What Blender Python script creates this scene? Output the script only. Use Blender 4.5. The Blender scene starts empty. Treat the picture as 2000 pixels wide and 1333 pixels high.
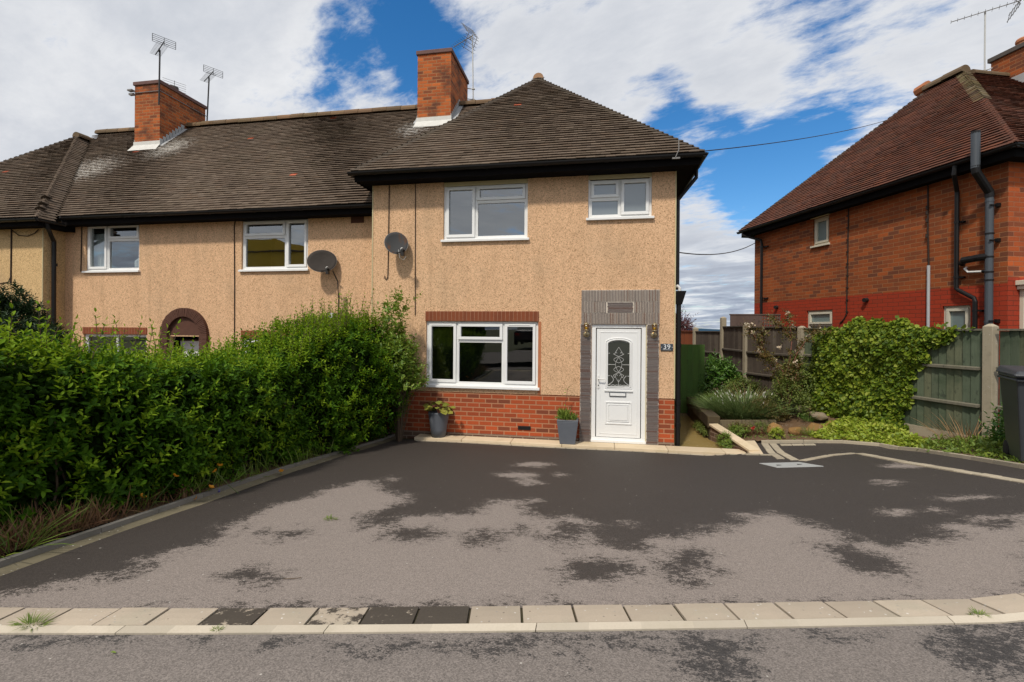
import bpy, bmesh, math, random
import numpy as np
from mathutils import Vector, Matrix
R = math.radians
random.seed(5)
rng = np.random.default_rng(11)
sc = bpy.context.scene
COL = sc.collection

# ------------------------------------------------------------------ camera
FPX, CAMH, YAW, ROLL = 918.0, 2.03, R(10), math.asin(.0079)
cd = bpy.data.cameras.new('camera'); cam = bpy.data.objects.new('camera', cd); COL.objects.link(cam)
cd.sensor_width = 36; cd.lens = FPX / 2000 * 36; cd.shift_y = -21.5 / 2000
cd.clip_start = .05; cd.clip_end = 12000
cam.matrix_world = Matrix.Translation((0, 0, CAMH)) @ Matrix.Rotation(YAW, 4, 'Z') @ Matrix.Rotation(R(90), 4, 'X') @ Matrix.Rotation(ROLL, 4, 'Z')
sc.camera = cam

# ------------------------------------------------------------------ light and exposure
SUN_AZ, SUN_EL = R(198), R(52)
sdir = Vector((math.sin(SUN_AZ) * math.cos(SUN_EL), math.cos(SUN_AZ) * math.cos(SUN_EL), math.sin(SUN_EL)))
sl = bpy.data.lights.new('sun', 'SUN'); sl.energy = 3.1; sl.angle = R(4.); sl.color = (1, .93, .82)
so = bpy.data.objects.new('sun', sl); COL.objects.link(so); so.rotation_euler = sdir.to_track_quat('Z', 'Y').to_euler()
sc.view_settings.view_transform = 'Standard'; sc.view_settings.look = 'None'
sc.view_settings.gamma = 1; sc.view_settings.use_curve_mapping = False
sc.view_settings.exposure = 0.0

# ------------------------------------------------------------------ node helper
def N(nt, typ, props=None, **ins):
    n = nt.nodes.new(typ)
    for k, v in (props or {}).items(): setattr(n, k, v)
    for k, v in ins.items():
        key = int(k[1:]) if k[0] == 'i' and k[1:].isdigit() else k.replace('_', ' ')
        s = n.inputs[key]
        if isinstance(v, bpy.types.NodeSocket): nt.links.new(v, s)
        elif isinstance(v, bpy.types.Node): nt.links.new(v.outputs[0], s)
        else: s.default_value = v if not (isinstance(v, tuple) and len(v) == 3 and s.type == 'RGBA') else (*v, 1)
    return n
def math_(nt, op, a, b=None, clamp=False):
    ins = {'i0': a}
    if b is not None: ins['i1'] = b
    return N(nt, 'ShaderNodeMath', {'operation': op, 'use_clamp': clamp}, **ins).outputs[0]
def ramp(nt, fac, stops, interp='LINEAR'):
    n = N(nt, 'ShaderNodeValToRGB', None, Fac=fac); cr = n.color_ramp; cr.interpolation = interp
    while len(cr.elements) < len(stops): cr.elements.new(.5)
    for e, (p, c) in zip(cr.elements, stops):
        e.position = p; e.color = (*c, 1) if not isinstance(c, (int, float)) else (c, c, c, 1)
    return n.outputs[0]
def mix(nt, fac, a, b, mode='MIX'):
    n = nt.nodes.new('ShaderNodeMix'); n.data_type = 'RGBA'; n.blend_type = mode
    for i, v in ((0, fac), (6, a), (7, b)):
        s = n.inputs[i]
        if isinstance(v, bpy.types.NodeSocket): nt.links.new(v, s)
        elif isinstance(v, (int, float)): s.default_value = v
        else: s.default_value = (*v, 1)
    return n.outputs[2]
def noise(nt, vec, scale, detail=4, rough=.55, dist=0):
    ins = dict(Scale=scale, Detail=detail, Roughness=rough, Distortion=dist)
    if vec is not None: ins['Vector'] = vec
    return N(nt, 'ShaderNodeTexNoise', None, **ins).outputs[0]
def sstep(nt, x, a, b):
    return N(nt, 'ShaderNodeMapRange', {'interpolation_type': 'SMOOTHSTEP'}, Value=x, i1=a, i2=b, i3=0., i4=1.).outputs[0]

# ------------------------------------------------------------------ world: Nishita sky with a broken cloud deck
w = bpy.data.worlds.new('World'); sc.world = w; w.use_nodes = True
nt = w.node_tree; nt.nodes.clear()
sky = N(nt, 'ShaderNodeTexSky', {'sky_type': 'NISHITA', 'sun_disc': False, 'sun_elevation': SUN_EL, 'sun_rotation': SUN_AZ, 'altitude': 100, 'air_density': 1.0, 'dust_density': .6, 'ozone_density': 2.5})
tc = N(nt, 'ShaderNodeTexCoord'); gen = tc.outputs['Generated']
sep = N(nt, 'ShaderNodeSeparateXYZ', None, Vector=gen)
zz = math_(nt, 'MAXIMUM', sep.outputs[2], 0.0)
den = math_(nt, 'ADD', zz, .16)
px = math_(nt, 'DIVIDE', sep.outputs[0], den); py = math_(nt, 'DIVIDE', sep.outputs[1], den)
# cloud-plane coordinates, drawn out along the wind (to the lower left of the street)
cx = math_(nt, 'ADD', math_(nt, 'MULTIPLY', px, .80), math_(nt, 'MULTIPLY', py, -.25))
cy = math_(nt, 'ADD', math_(nt, 'MULTIPLY', px, .55), math_(nt, 'MULTIPLY', py, 1.25))
cp = N(nt, 'ShaderNodeCombineXYZ', None, X=cx, Y=cy, Z=2.3).outputs[0]
n1 = noise(nt, cp, 1.5, 9, .60, .35)
n2 = noise(nt, cp, 4.2, 7, .62, .2)
n3 = noise(nt, cp, 13., 6, .65, .3)
cover = math_(nt, 'ADD', math_(nt, 'ADD', math_(nt, 'MULTIPLY', n1, 1.15), math_(nt, 'MULTIPLY', n2, 1.05)), math_(nt, 'MULTIPLY', n3, .62))
cover = math_(nt, 'ADD', cover, -1.10)
GAPS = [((-.395, .767, .505), 9, .30), ((-.466, .756, .46), 6, .26), ((-.354, .762, .542), 9, .30), ((-.57, .745, .36), 5, .22), ((-.30, .80, .52), 6, .2), ((-.06, .82, .57), 6, .12),
        ((.10, .902, .413), 6, .30), ((.50, .80, .33), 5, .2), ((.236, .915, .326), 6, .34), ((.304, .912, .275), 6, .36), ((.30, .925, .235), 6, .30), ((.22, .935, .27), 6, .30), ((.36, .88, .30), 5, .24),
        ((.369, .84, .40), 6, .22), ((.331, .798, .504), 5, .26), ((.17, .91, .37), 6, .25), ((-.28, .86, .42), 5, .14)]
PUFFS = [((-.40, .80, .445), 5, .24), ((.195, .922, .335), 4, .34), ((.27, .905, .33), 3.5, .2), ((-.724, .582, .372), 34, .30), ((.02, .86, .50), 15, .28), ((.25, .955, .15), 9, .20), ((.62, .74, .28), 14, .3), ((.25, .82, .51), 9, .15)]
def lobe(c, deg):
    c = Vector(c).normalized()
    d = N(nt, 'ShaderNodeVectorMath', {'operation': 'DOT_PRODUCT'}, i0=gen, i1=tuple(c)).outputs['Value']
    return sstep(nt, d, math.cos(R(deg)), 1.0)
for c, dg, wgt in GAPS: cover = math_(nt, 'SUBTRACT', cover, math_(nt, 'MULTIPLY', lobe(c, dg), wgt))
for c, dg, wgt in PUFFS: cover = math_(nt, 'ADD', cover, math_(nt, 'MULTIPLY', lobe(c, dg), wgt))
mask = sstep(nt, cover, -.12, .36)
shade = noise(nt, cp, 1.1, 6, .6, .3)
shade = math_(nt, 'ADD', math_(nt, 'MULTIPLY', shade, .8), math_(nt, 'MULTIPLY', cover, .35))
lowgrey = sstep(nt, sep.outputs[2], .05, .26)
ccol = ramp(nt, shade, [(.36, (.85, .86, .88)), (.60, (.67, .695, .745)), (.88, (.50, .54, .61))])
clow = ramp(nt, noise(nt, cp, 3.0, 6, .6, .3), [(.36, (.80, .83, .87)), (.5, (.46, .52, .62)), (.64, (.33, .38, .48))])
ccol = mix(nt, lowgrey, clow, ccol)
blue = N(nt, 'ShaderNodeHueSaturation', None, Saturation=1.36, Value=.150, Color=sky).outputs[0]
final = mix(nt, mask, blue, ccol)
bg = N(nt, 'ShaderNodeBackground', None, Color=final, Strength=1.0)
N(nt, 'ShaderNodeOutputWorld', None, Surface=bg)

# ------------------------------------------------------------------ materials
MATS = {}
def newmat(name):
    m = bpy.data.materials.new(name); m.use_nodes = True; t = m.node_tree; t.nodes.clear(); MATS[name] = m
    return m, t
def finish(t, bsdf, disp=None):
    N(t, 'ShaderNodeOutputMaterial', None, Surface=bsdf)
def princ(t, col, rough=.8, spec=.4, bump=None, bstr=.3, bdist=.01, metal=0.):
    ins = dict(Base_Color=col, Roughness=rough, Metallic=metal)
    n = N(t, 'ShaderNodeBsdfPrincipled', None, **ins); n.inputs['Specular IOR Level'].default_value = spec
    if bump is not None:
        b = N(t, 'ShaderNodeBump', None, Strength=bstr, Distance=bdist, Height=bump); t.links.new(b.outputs[0], n.inputs['Normal'])
    return n.outputs[0]
def uvn(t): return N(t, 'ShaderNodeUVMap').outputs[0]
def objc(t): return N(t, 'ShaderNodeTexCoord').outputs['Object']
def isl(t): return N(t, 'ShaderNodeNewGeometry').outputs['Random Per Island']
def scl(t, v, s):
    return N(t, 'ShaderNodeMapping', None, Vector=v, Scale=s).outputs[0]
def plain(name, col, rough=.6, spec=.4, var=.12, nscale=6, metal=0., bstr=.15):
    m, t = newmat(name); o = objc(t)
    n = noise(t, o, nscale, 5, .6); n2 = noise(t, o, nscale * 14, 3, .6)
    c = mix(t, n, tuple(x * (1 - var) for x in col), tuple(min(1, x * (1 + var)) for x in col))
    finish(t, princ(t, c, rough, spec, n2, bstr, .004, metal)); return m

def m_render(name, base, dark, dirt=.5):
    m, t = newmat(name); u = uvn(t)
    v = N(t, 'ShaderNodeTexVoronoi', None, Vector=u, Scale=105.)
    r1 = N(t, 'ShaderNodeSeparateColor', None, Color=v.outputs['Color']).outputs[0]
    v2 = N(t, 'ShaderNodeTexVoronoi', None, Vector=u, Scale=66.)
    r2 = N(t, 'ShaderNodeSeparateColor', None, Color=v2.outputs['Color']).outputs[1]
    rr = math_(t, 'ADD', math_(t, 'MULTIPLY', r1, .5), math_(t, 'MULTIPLY', r2, .5))
    c = ramp(t, rr, [(.10, dark), (.28, tuple(.7 * b + .3 * d for b, d in zip(base, dark))), (.52, base), (.85, tuple(min(1, b * 1.22) for b in base))])
    big = noise(t, u, .9, 5, .6)
    st = noise(t, scl(t, u, (5., .5, 1.)), 1.0, 4, .6)
    d = sstep(t, math_(t, 'ADD', math_(t, 'MULTIPLY', big, .5), math_(t, 'MULTIPLY', st, .5)), .45, .66)
    c = mix(t, math_(t, 'MULTIPLY', d, dirt), c, mix(t, .5, c, (.20, .125, .06)))
    c = mix(t, math_(t, 'MULTIPLY', math_(t, 'SUBTRACT', big, .5), .9, True), c, (.62, .47, .32))
    h = math_(t, 'SUBTRACT', 1., v.outputs['Distance'])
    finish(t, princ(t, c, .95, .1, h, .40, .010)); return m
m_render('pebbledash', (.68, .437, .262), (.30, .170, .082), .45)
m_render('pebbledash_yellow', (.62, .43, .22), (.28, .17, .07), .6)

def m_brick(name, c1, c2, mort, bw=.236, bh=.0835, ms=.011, bump=.5, var=.5, soot=0., vary=.75):
    m, t = newmat(name); u = uvn(t)
    b = N(t, 'ShaderNodeTexBrick', {'offset': .5, 'squash': 1.}, Vector=u, Color1=c1, Color2=c2, Mortar=mort, Scale=1., Mortar_Size=ms, Mortar_Smooth=.25, Bias=0., Brick_Width=bw, Row_Height=bh)
    n = noise(t, u, 7., 5, .65); nf = noise(t, u, 60., 4, .6)
    su = N(t, 'ShaderNodeSeparateXYZ', None, Vector=u); row = math_(t, 'FLOOR', math_(t, 'DIVIDE', su.outputs[1], bh))
    col = math_(t, 'FLOOR', math_(t, 'ADD', math_(t, 'DIVIDE', su.outputs[0], bw), math_(t, 'MULTIPLY', math_(t, 'SUBTRACT', 1., math_(t, 'FLOORED_MODULO', row, 2.)), .5)))
    wn = N(t, 'ShaderNodeTexWhiteNoise', {'noise_dimensions': '2D'}, Vector=N(t, 'ShaderNodeCombineXYZ', None, X=col, Y=row).outputs[0]).outputs[0]
    body = math_(t, 'SUBTRACT', 1., b.outputs['Fac'], True)
    bc = mix(t, math_(t, 'MULTIPLY', math_(t, 'MULTIPLY', sstep(t, wn, .62, 1.), body), vary), b.outputs[0], (.085, .030, .022))
    bc = mix(t, math_(t, 'MULTIPLY', math_(t, 'MULTIPLY', sstep(t, wn, .30, .0), body), vary * .45), bc, tuple(min(1, x * 1.5) for x in c1))
    c = mix(t, math_(t, 'MULTIPLY', n, var), bc, mix(t, .55, bc, (.10, .04, .025)))
    c = mix(t, math_(t, 'MULTIPLY', nf, .35), c, mix(t, .5, c, (.5, .28, .16)))
    if soot:
        s = sstep(t, noise(t, u, 1.6, 6, .65), .45, .72)
        c = mix(t, math_(t, 'MULTIPLY', s, soot), c, (.075, .04, .03))
    h = math_(t, 'ADD', math_(t, 'MULTIPLY', b.outputs['Fac'], -1.), math_(t, 'MULTIPLY', nf, .35))
    finish(t, princ(t, c, .88, .12, h, bump, .008)); return m
m_brick('plinth_brick', (.46, .070, .016), (.30, .044, .013), (.46, .22, .12), var=.5)
m_brick('chimney_brick', (.56, .130, .024), (.32, .062, .016), (.38, .18, .08), var=.6, soot=.8)
m_brick('brown_brick', (.35, .074, .013), (.21, .042, .010), (.33, .15, .065), var=.5, soot=.35, ms=.007)
m_brick('orange_brick', (.54, .100, .018), (.36, .062, .015), (.36, .15, .08), var=.45, soot=.3, ms=.006)
m_brick('dark_brick', (.13, .085, .06), (.09, .06, .045), (.28, .22, .17), var=.4)
m_brick('painted_brick', (.36, .022, .006), (.32, .019, .005), (.13, .016, .008), ms=.006, bump=.6, var=.25, vary=.12)
def m_soldier(name, c1, c2, mort):
    m, t = newmat(name); u = uvn(t)
    s = N(t, 'ShaderNodeSeparateXYZ', None, Vector=u)
    cv = N(t, 'ShaderNodeCombineXYZ', None, X=s.outputs[1], Y=s.outputs[0]).outputs[0]
    b = N(t, 'ShaderNodeTexBrick', {'offset': 0.}, Vector=cv, Color1=c1, Color2=c2, Mortar=mort, Scale=1., Mortar_Size=.004, Mortar_Smooth=.2, Bias=0., Brick_Width=5., Row_Height=.0735)
    n = noise(t, u, 9, 4, .6)
    finish(t, princ(t, mix(t, math_(t, 'MULTIPLY', n, .5), b.outputs[0], (.10, .035, .02)), .8, .3, math_(t, 'MULTIPLY', b.outputs['Fac'], -1.), .5, .006)); return m
m_soldier('soldier_brick', (.27, .072, .026), (.22, .058, .022), (.42, .22, .13))

def m_tiles(name, cols, red=.012, patch=None, moss=.14):
    m, t = newmat(name); r = isl(t); o = objc(t)
    c = ramp(t, r, [(i / max(1, len(cols) - 1) * (1 - red), cc) for i, cc in enumerate(cols)])
    rd = math_(t, 'GREATER_THAN', r, 1 - red)
    c = mix(t, rd, c, (.50, .13, .07))
    n = noise(t, o, 1.3, 6, .65); nf = noise(t, o, 34., 4, .65)
    c = mix(t, math_(t, 'MULTIPLY', sstep(t, n, .46, .7), moss), c, (.085, .075, .035))
    c = mix(t, math_(t, 'MULTIPLY', nf, .40), c, mix(t, .5, c, (.04, .032, .025)))
    sp = sstep(t, noise(t, o, 55., 2, .5), .70, .76)
    c = mix(t, math_(t, 'MULTIPLY', sp, .55), c, (.42, .38, .28))
    for (cc, rad, colr, amt, thr) in (patch or []):
        d = N(t, 'ShaderNodeVectorMath', {'operation': 'DISTANCE'}, i0=scl(t, o, rad), i1=tuple(a * b for a, b in zip(cc, rad))).outputs['Value']
        near = sstep(t, d, 1.0, .1)
        k = sstep(t, math_(t, 'ADD', noise(t, scl(t, o, (1., .6, 4.)), 12., 5, .75), math_(t, 'MULTIPLY', near, .20)), thr, thr + .05)
        c = mix(t, math_(t, 'MULTIPLY', math_(t, 'MULTIPLY', k, near), amt), c, colr)
    finish(t, princ(t, c, .88, .15, nf, .3, .006)); return m
TC = [(.092, .066, .047), (.142, .105, .076), (.115, .082, .059), (.168, .126, .093), (.130, .097, .073), (.150, .104, .072)]
m_tiles('roof_tile', TC, .0022)
m_tiles('roof_tile_streaked', TC, .0028, patch=[((-5.1, 1.25, 6.55), (.50, .60, .60), (.58, .55, .50), .85, .66), ((-3.4, 2.1, 7.2), (.75, .75, .75), (.58, .55, .50), .85, .64), ((3.7, 2.3, 7.2), (.9, .9, .9), (.60, .58, .54), .8, .66)])
m_tiles('red_roof_tile', [(.115, .048, .032), (.15, .058, .038), (.105, .050, .036), (.18, .064, .036), (.12, .056, .042)], .0, moss=.12)
m_tiles('hip_tile', [(.06, .05, .042), (.10, .08, .062), (.08, .064, .05)], .0)
m_tiles('mossy_tile', [(.14, .11, .05), (.22, .17, .09), (.10, .075, .05), (.30, .25, .16)], .0, moss=.6)
m_tiles('ridge_tile', [(.17, .11, .065), (.23, .15, .085), (.14, .10, .065), (.26, .15, .085)], .0, moss=.6)

def m_asphalt(name, dry, wetc, gs=260.):
    m, t = newmat(name); o = objc(t)
    at = N(t, 'ShaderNodeAttribute', {'attribute_name': 'wet'}).outputs['Fac']
    edge = math_(t, 'ADD', math_(t, 'MULTIPLY', math_(t, 'SUBTRACT', noise(t, o, 4.0, 7, .72), .5), 1.7), math_(t, 'MULTIPLY', math_(t, 'SUBTRACT', noise(t, scl(t, o, (1., 1.6, 1.)), 24., 6, .78), .5), 1.7))
    edge = math_(t, 'ADD', edge, math_(t, 'MULTIPLY', math_(t, 'SUBTRACT', noise(t, scl(t, o, (1., 1.5, 1.)), 110., 4, .75), .5), 1.5))
    wet = sstep(t, math_(t, 'ADD', at, edge), .42, .58)
    v = N(t, 'ShaderNodeTexVoronoi', None, Vector=o, Scale=gs)
    g = N(t, 'ShaderNodeSeparateColor', None, Color=v.outputs['Color']).outputs[0]
    nf = noise(t, o, 70., 4, .7); nb = noise(t, o, 1.4, 5, .6)
    cdry = mix(t, g, tuple(x * .55 for x in dry), tuple(x * 1.50 for x in dry))
    cdry = mix(t, math_(t, 'MULTIPLY', nf, .7), cdry, tuple(x * .78 for x in dry))
    cwet = mix(t, g, tuple(x * .5 for x in wetc), tuple(x * 1.55 for x in wetc))
    cwet = mix(t, math_(t, 'MULTIPLY', nb, .5), cwet, tuple(x * 1.3 for x in wetc))
    c = mix(t, wet, cdry, cwet)
    v2 = N(t, 'ShaderNodeTexVoronoi', None, Vector=o, Scale=34.)
    sp = N(t, 'ShaderNodeSeparateColor', None, Color=v2.outputs['Color']).outputs
    ps = math_(t, 'MULTIPLY', math_(t, 'GREATER_THAN', sp[0], .955), math_(t, 'LESS_THAN', v2.outputs['Distance'], math_(t, 'MULTIPLY', sp[1], .20)))
    c = mix(t, math_(t, 'MULTIPLY', ps, .8), c, (.50, .47, .42))
    ro = math_(t, 'SUBTRACT', .93, math_(t, 'MULTIPLY', wet, .22))
    h = math_(t, 'ADD', g, nf)
    finish(t, princ(t, c, ro, .3, h, .5, .004)); return m
m_asphalt('driveway_asphalt', (.262, .222, .196), (.046, .038, .033))
m_asphalt('road_asphalt', (.205, .178, .160), (.045, .041, .039), 200.)
def m_stone(name, base, stain, stain_amt=.5, sc_=3., pits=True, damp=0.):
    m, t = newmat(name); o = objc(t); r = isl(t)
    c = mix(t, r, tuple(x * .86 for x in base), tuple(min(1, x * 1.18) for x in base))
    n = noise(t, o, sc_, 6, .65); nf = noise(t, o, 95., 4, .7)
    c = mix(t, math_(t, 'MULTIPLY', sstep(t, n, .48, .72), stain_amt), c, stain)
    c = mix(t, math_(t, 'MULTIPLY', nf, .45), c, tuple(x * .62 for x in base))
    if pits:
        v = N(t, 'ShaderNodeTexVoronoi', None, Vector=o, Scale=60.)
        k = N(t, 'ShaderNodeSeparateColor', None, Color=v.outputs['Color']).outputs
        p = math_(t, 'MULTIPLY', math_(t, 'GREATER_THAN', k[0], .9), math_(t, 'LESS_THAN', v.outputs['Distance'], .3))
        c = mix(t, math_(t, 'MULTIPLY', p, .7), c, mix(t, k[1], (.10, .08, .06), (.75, .72, .66)))
    rr = .9
    if damp:
        at = N(t, 'ShaderNodeAttribute', {'attribute_name': 'wet'}).outputs['Fac']
        k = sstep(t, math_(t, 'ADD', at, math_(t, 'MULTIPLY', math_(t, 'SUBTRACT', noise(t, o, 14., 6, .72), .5), 1.0)), .5, .58)
        c = mix(t, k, c, mix(t, nf, (.05, .041, .032), (.085, .07, .055)))
    finish(t, princ(t, c, rr, .3, nf, .4, .004)); return m
m_stone('sett', (.45, .375, .29), (.40, .37, .28), .55, damp=1.)
m_stone('pin_kerb', (.53, .465, .37), (.42, .37, .27), .5, pits=False)
m_stone('coping', (.68, .55, .38), (.50, .40, .22), .55, 2.5, pits=False)
m_stone('pale_sett', (.42, .36, .265), (.26, .25, .19), .6, 4.)
m_stone('garden_kerb', (.20, .185, .16), (.10, .10, .07), .6, 4., pits=False)
m_stone('haunch', (.18, .155, .10), (.06, .052, .04), .85, 3.)
m_stone('concrete_post', (.40, .345, .25), (.20, .18, .12), .5, 6.)
m_stone('concrete_path', (.235, .165, .050), (.11, .095, .03), .6, 1.6)
m_stone('rock', (.27, .15, .05), (.12, .085, .05), .75, 11.)
m_stone('grey_rock', (.24, .19, .13), (.36, .20, .05), .7, 5., pits=False)
m_stone('iron_cover', (.40, .41, .40), (.28, .28, .26), .5, 6., pits=False)
m_stone('joint', (.060, .048, .028), (.05, .06, .02), .6, 12., pits=False)
m_stone('soil', (.135, .080, .042), (.20, .13, .08), .6, 9.)
m_stone('lawn', (.07, .075, .025), (.10, .08, .03), .6, 2., pits=False)
m_stone('tile_mortar', (.62, .55, .46), (.46, .40, .32), .4, 9., pits=False)
def m_rib(name):
    m, t = newmat(name); r = isl(t); o = objc(t)
    c = ramp(t, r, [(0, (.150, .118, .110)), (.5, (.205, .165, .152)), (.8, (.175, .125, .108)), (.93, (.14, .06, .04)), (1, (.13, .05, .032))])
    c = mix(t, math_(t, 'MULTIPLY', noise(t, o, 20, 4), .6), c, (.10, .08, .075))
    finish(t, princ(t, c, .6, .4)); return m
m_rib('reeded_tile')
def m_wood(name, cols, rough=.85, alg=(.05, .06, .03), algamt=.4, knots=True):
    m, t = newmat(name); r = isl(t); o = objc(t)
    g = noise(t, scl(t, o, (14., 14., .8)), 3., 5, .65, .6)
    c = ramp(t, r, [(i / max(1, len(cols) - 1), cc) for i, cc in enumerate(cols)])
    c = mix(t, math_(t, 'MULTIPLY', g, .8), c, mix(t, .75, c, (.015, .014, .012)))
    big = noise(t, scl(t, o, (1., 1., 1.)), 2.2, 5, .65)
    c = mix(t, math_(t, 'MULTIPLY', sstep(t, big, .45, .7), algamt), c, alg)
    if knots:
        k = sstep(t, noise(t, scl(t, o, (1., 1., .6)), 11., 4, .7), .60, .68)
        c = mix(t, math_(t, 'MULTIPLY', k, .55), c, (.03, .035, .028))
    finish(t, princ(t, c, rough, .25, g, .3, .004)); return m
m_wood('green_wood', [(.085, .118, .070), (.150, .185, .115), (.115, .150, .10), (.185, .195, .115)], alg=(.035, .055, .03), algamt=.65)
m_wood('dark_wood', [(.072, .054, .042), (.125, .098, .078), (.088, .066, .052), (.175, .145, .115)], alg=(.03, .025, .02))
m_wood('weathered_rail', [(.19, .175, .125), (.25, .23, .175)], alg=(.10, .11, .06))
m_wood('dark_rail', [(.10, .082, .062), (.15, .125, .098)], alg=(.05, .045, .03))
m_wood('gate_wood', [(.085, .185, .035), (.115, .225, .045), (.095, .20, .042)], alg=(.06, .06, .02), algamt=.3)
m_wood('orange_wood', [(.26, .068, .022), (.31, .085, .028)], alg=(.14, .04, .02), algamt=.3)
m_wood('sleeper', [(.075, .055, .032), (.10, .075, .042)], alg=(.13, .10, .04))
m_wood('pale_timber', [(.24, .19, .11), (.28, .22, .13)], alg=(.13, .12, .05))
m_wood('purple_wood', [(.15, .10, .085), (.17, .12, .10)], alg=(.11, .08, .07))

plain('upvc', (.80, .80, .785), .4, .35, .06, 3, bstr=.02)
plain('aged_upvc', (.60, .555, .44), .55, .4, .12, 3, bstr=.05)
plain('cream_paint', (.55, .47, .27), .6, .4, .18, 4)
plain('black_gloss', (.010, .009, .009), .42, .3, .2, 8, bstr=.05)
plain('black_matt', (.007, .006, .006), .9, .08, .3, 8)
plain('black_paint', (.016, .014, .013), .55, .4, .3, 8)
plain('grey_pipe', (.062, .072, .084), .45, .5, .15, 5, bstr=.05)
plain('silver_conduit', (.42, .43, .44), .5, .5, .15, 6)
plain('white_plastic', (.72, .71, .68), .4, .5, .06, 4)
plain('lead', (.37, .375, .375), .7, .4, .25, 8)
plain('lead_white', (.60, .59, .55), .7, .4, .2, 8)
plain('dish_metal', (.045, .038, .033), .8, .2, .3, 6, bstr=.1)
def m_rusty(name):
    m, t = newmat(name); o = objc(t); k = sstep(t, noise(t, scl(t, o, (1., 1., .5)), 9., 5, .7), .52, .66)
    finish(t, princ(t, mix(t, math_(t, 'MULTIPLY', k, .75), (.055, .056, .057), (.12, .052, .022)), .8, .2)); return m
m_rusty('dish_grey')
plain('aerial_metal', (.20, .19, .18), .5, .5, .3, 12)
plain('bright_metal', (.52, .52, .50), .4, .5, .2, 12)
plain('brass', (.36, .29, .17), .3, .5, .15, 8, .6)
plain('cable', (.035, .022, .016), .7, .3, .2, 8)
plain('slate_sign', (.045, .055, .068), .5, .4, .15, 12)
plain('sign_white', (.75, .76, .76), .6, .3, .03, 8)
plain('planter_grey', (.125, .135, .155), .65, .35, .12, 9)
plain('bin_plastic', (.034, .038, .044), .45, .5, .15, 6, bstr=.2)
plain('rubber', (.02, .02, .02), .8, .3, .2, 8)
plain('terracotta', (.45, .17, .075), .8, .3, .3, 6)
plain('buff_clay', (.36, .21, .12), .85, .3, .35, 9)
plain('vent_brown', (.10, .045, .03), .8, .3, .25, 9)
plain('chimney_cap', (.10, .085, .075), .9, .3, .35, 7)
plain('cap_brick', (.15, .085, .075), .85, .3, .35, 9)
plain('interior', (.16, .155, .15), .9, .2, .2, 1)
plain('dark_interior', (.020, .020, .019), .9, .2, .3, 1)
plain('pale_interior', (.30, .31, .31), .9, .2, .15, 2)
plain('net_curtain', (.55, .57, .56), .9, .1, .08, 4)
plain('bark', (.10, .070, .045), .9, .2, .35, 14, bstr=.5)
plain('red_stem', (.22, .09, .06), .8, .3, .3, 14)
plain('green_stem', (.10, .14, .04), .7, .3, .3, 14)
plain('hazy_hill', (.018, .055, .095), .95, .1, .35, .004)  # blue of the distant haze is put into the base colour
plain('ochre_wall', (.62, .40, .05), .9, .2, .12, .5)
plain('far_roof', (.10, .075, .06), .85, .3, .25, 2)
plain('car_paint', (.028, .030, .036), .25, .5, .1, 2, bstr=.0)
plain('red_glass', (.25, .01, .01), .2, .5, .1, 2)
def m_glass(name, refl, rough=.0, tint=(.75, .8, .8), wav=.0):
    m, t = newmat(name); o = objc(t)
    nb = N(t, 'ShaderNodeBump', None, Strength=wav, Distance=.02, Height=noise(t, o, 1.6, 2, .5))
    gl = N(t, 'ShaderNodeBsdfGlossy', None, Color=(.93, .96, .97), Roughness=rough, Normal=nb.outputs[0])
    tr = N(t, 'ShaderNodeBsdfTransparent', None, Color=tint)
    finish(t, N(t, 'ShaderNodeMixShader', None, Fac=refl, i1=tr.outputs[0], i2=gl.outputs[0]).outputs[0]); return m
m_glass('glass', .27, .0, wav=.06)
m_glass('glass_low', .13, .0, wav=.05)
m_glass('amber_glass', .08, .05, (.85, .62, .12))
def m_frost(name, col, refl):
    m, t = newmat(name)
    d = princ(t, mix(t, noise(t, objc(t), 240., 3), tuple(x * .8 for x in col), tuple(x * 1.2 for x in col)), .4, .3)
    gl = N(t, 'ShaderNodeBsdfGlossy', None, Color=(.93, .96, .97), Roughness=.12)
    finish(t, N(t, 'ShaderNodeMixShader', None, Fac=refl, i1=d, i2=gl.outputs[0]).outputs[0]); return m
m_frost('frosted_glass', (.13, .155, .165), .16)
m_frost('blind_glass', (.16, .22, .22), .12)
m_frost('door_glass', (.018, .021, .013), .10)
def m_leaf(name, cols, rough=.45, transl=.35, spec=.45):
    m, t = newmat(name); r = isl(t); o = objc(t)
    k = math_(t, 'ADD', math_(t, 'MULTIPLY', r, .75), math_(t, 'MULTIPLY', noise(t, o, 2.2, 3, .6), .25))
    c = ramp(t, k, [(.05 + .9 * i / max(1, len(cols) - 1), cc) for i, cc in enumerate(cols)])
    p = princ(t, c, rough, spec)
    tl = N(t, 'ShaderNodeBsdfTranslucent', None, Color=mix(t, .5, c, tuple(min(1, x * 1.6) for x in cols[-1])))
    finish(t, N(t, 'ShaderNodeMixShader', None, Fac=transl, i1=p, i2=tl.outputs[0]).outputs[0]); return m
m_leaf('privet_leaf', [(.014, .042, .002), (.034, .090, .003), (.062, .145, .005), (.115, .220, .009)], .6, .25, .15)
m_leaf('shaded_privet_leaf', [(.010, .028, .002), (.022, .055, .003), (.035, .080, .004)], .7, .15, .1)  # darker copy of the privet leaf, shade inside the hedge put into the colour
m_leaf('privet_tip', [(.11, .21, .006), (.17, .28, .010), (.24, .33, .018)], .6, .3, .15)
m_leaf('elder_leaf', [(.065, .13, .015), (.12, .22, .025), (.19, .30, .035), (.28, .33, .05)])
m_leaf('conifer_leaf', [(.010, .030, .010), (.022, .055, .014), (.035, .075, .018)], .6, .1)
m_leaf('ivy_leaf', [(.030, .065, .006), (.085, .145, .012), (.19, .26, .022), (.36, .40, .05)], .5, .3, .25)
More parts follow.
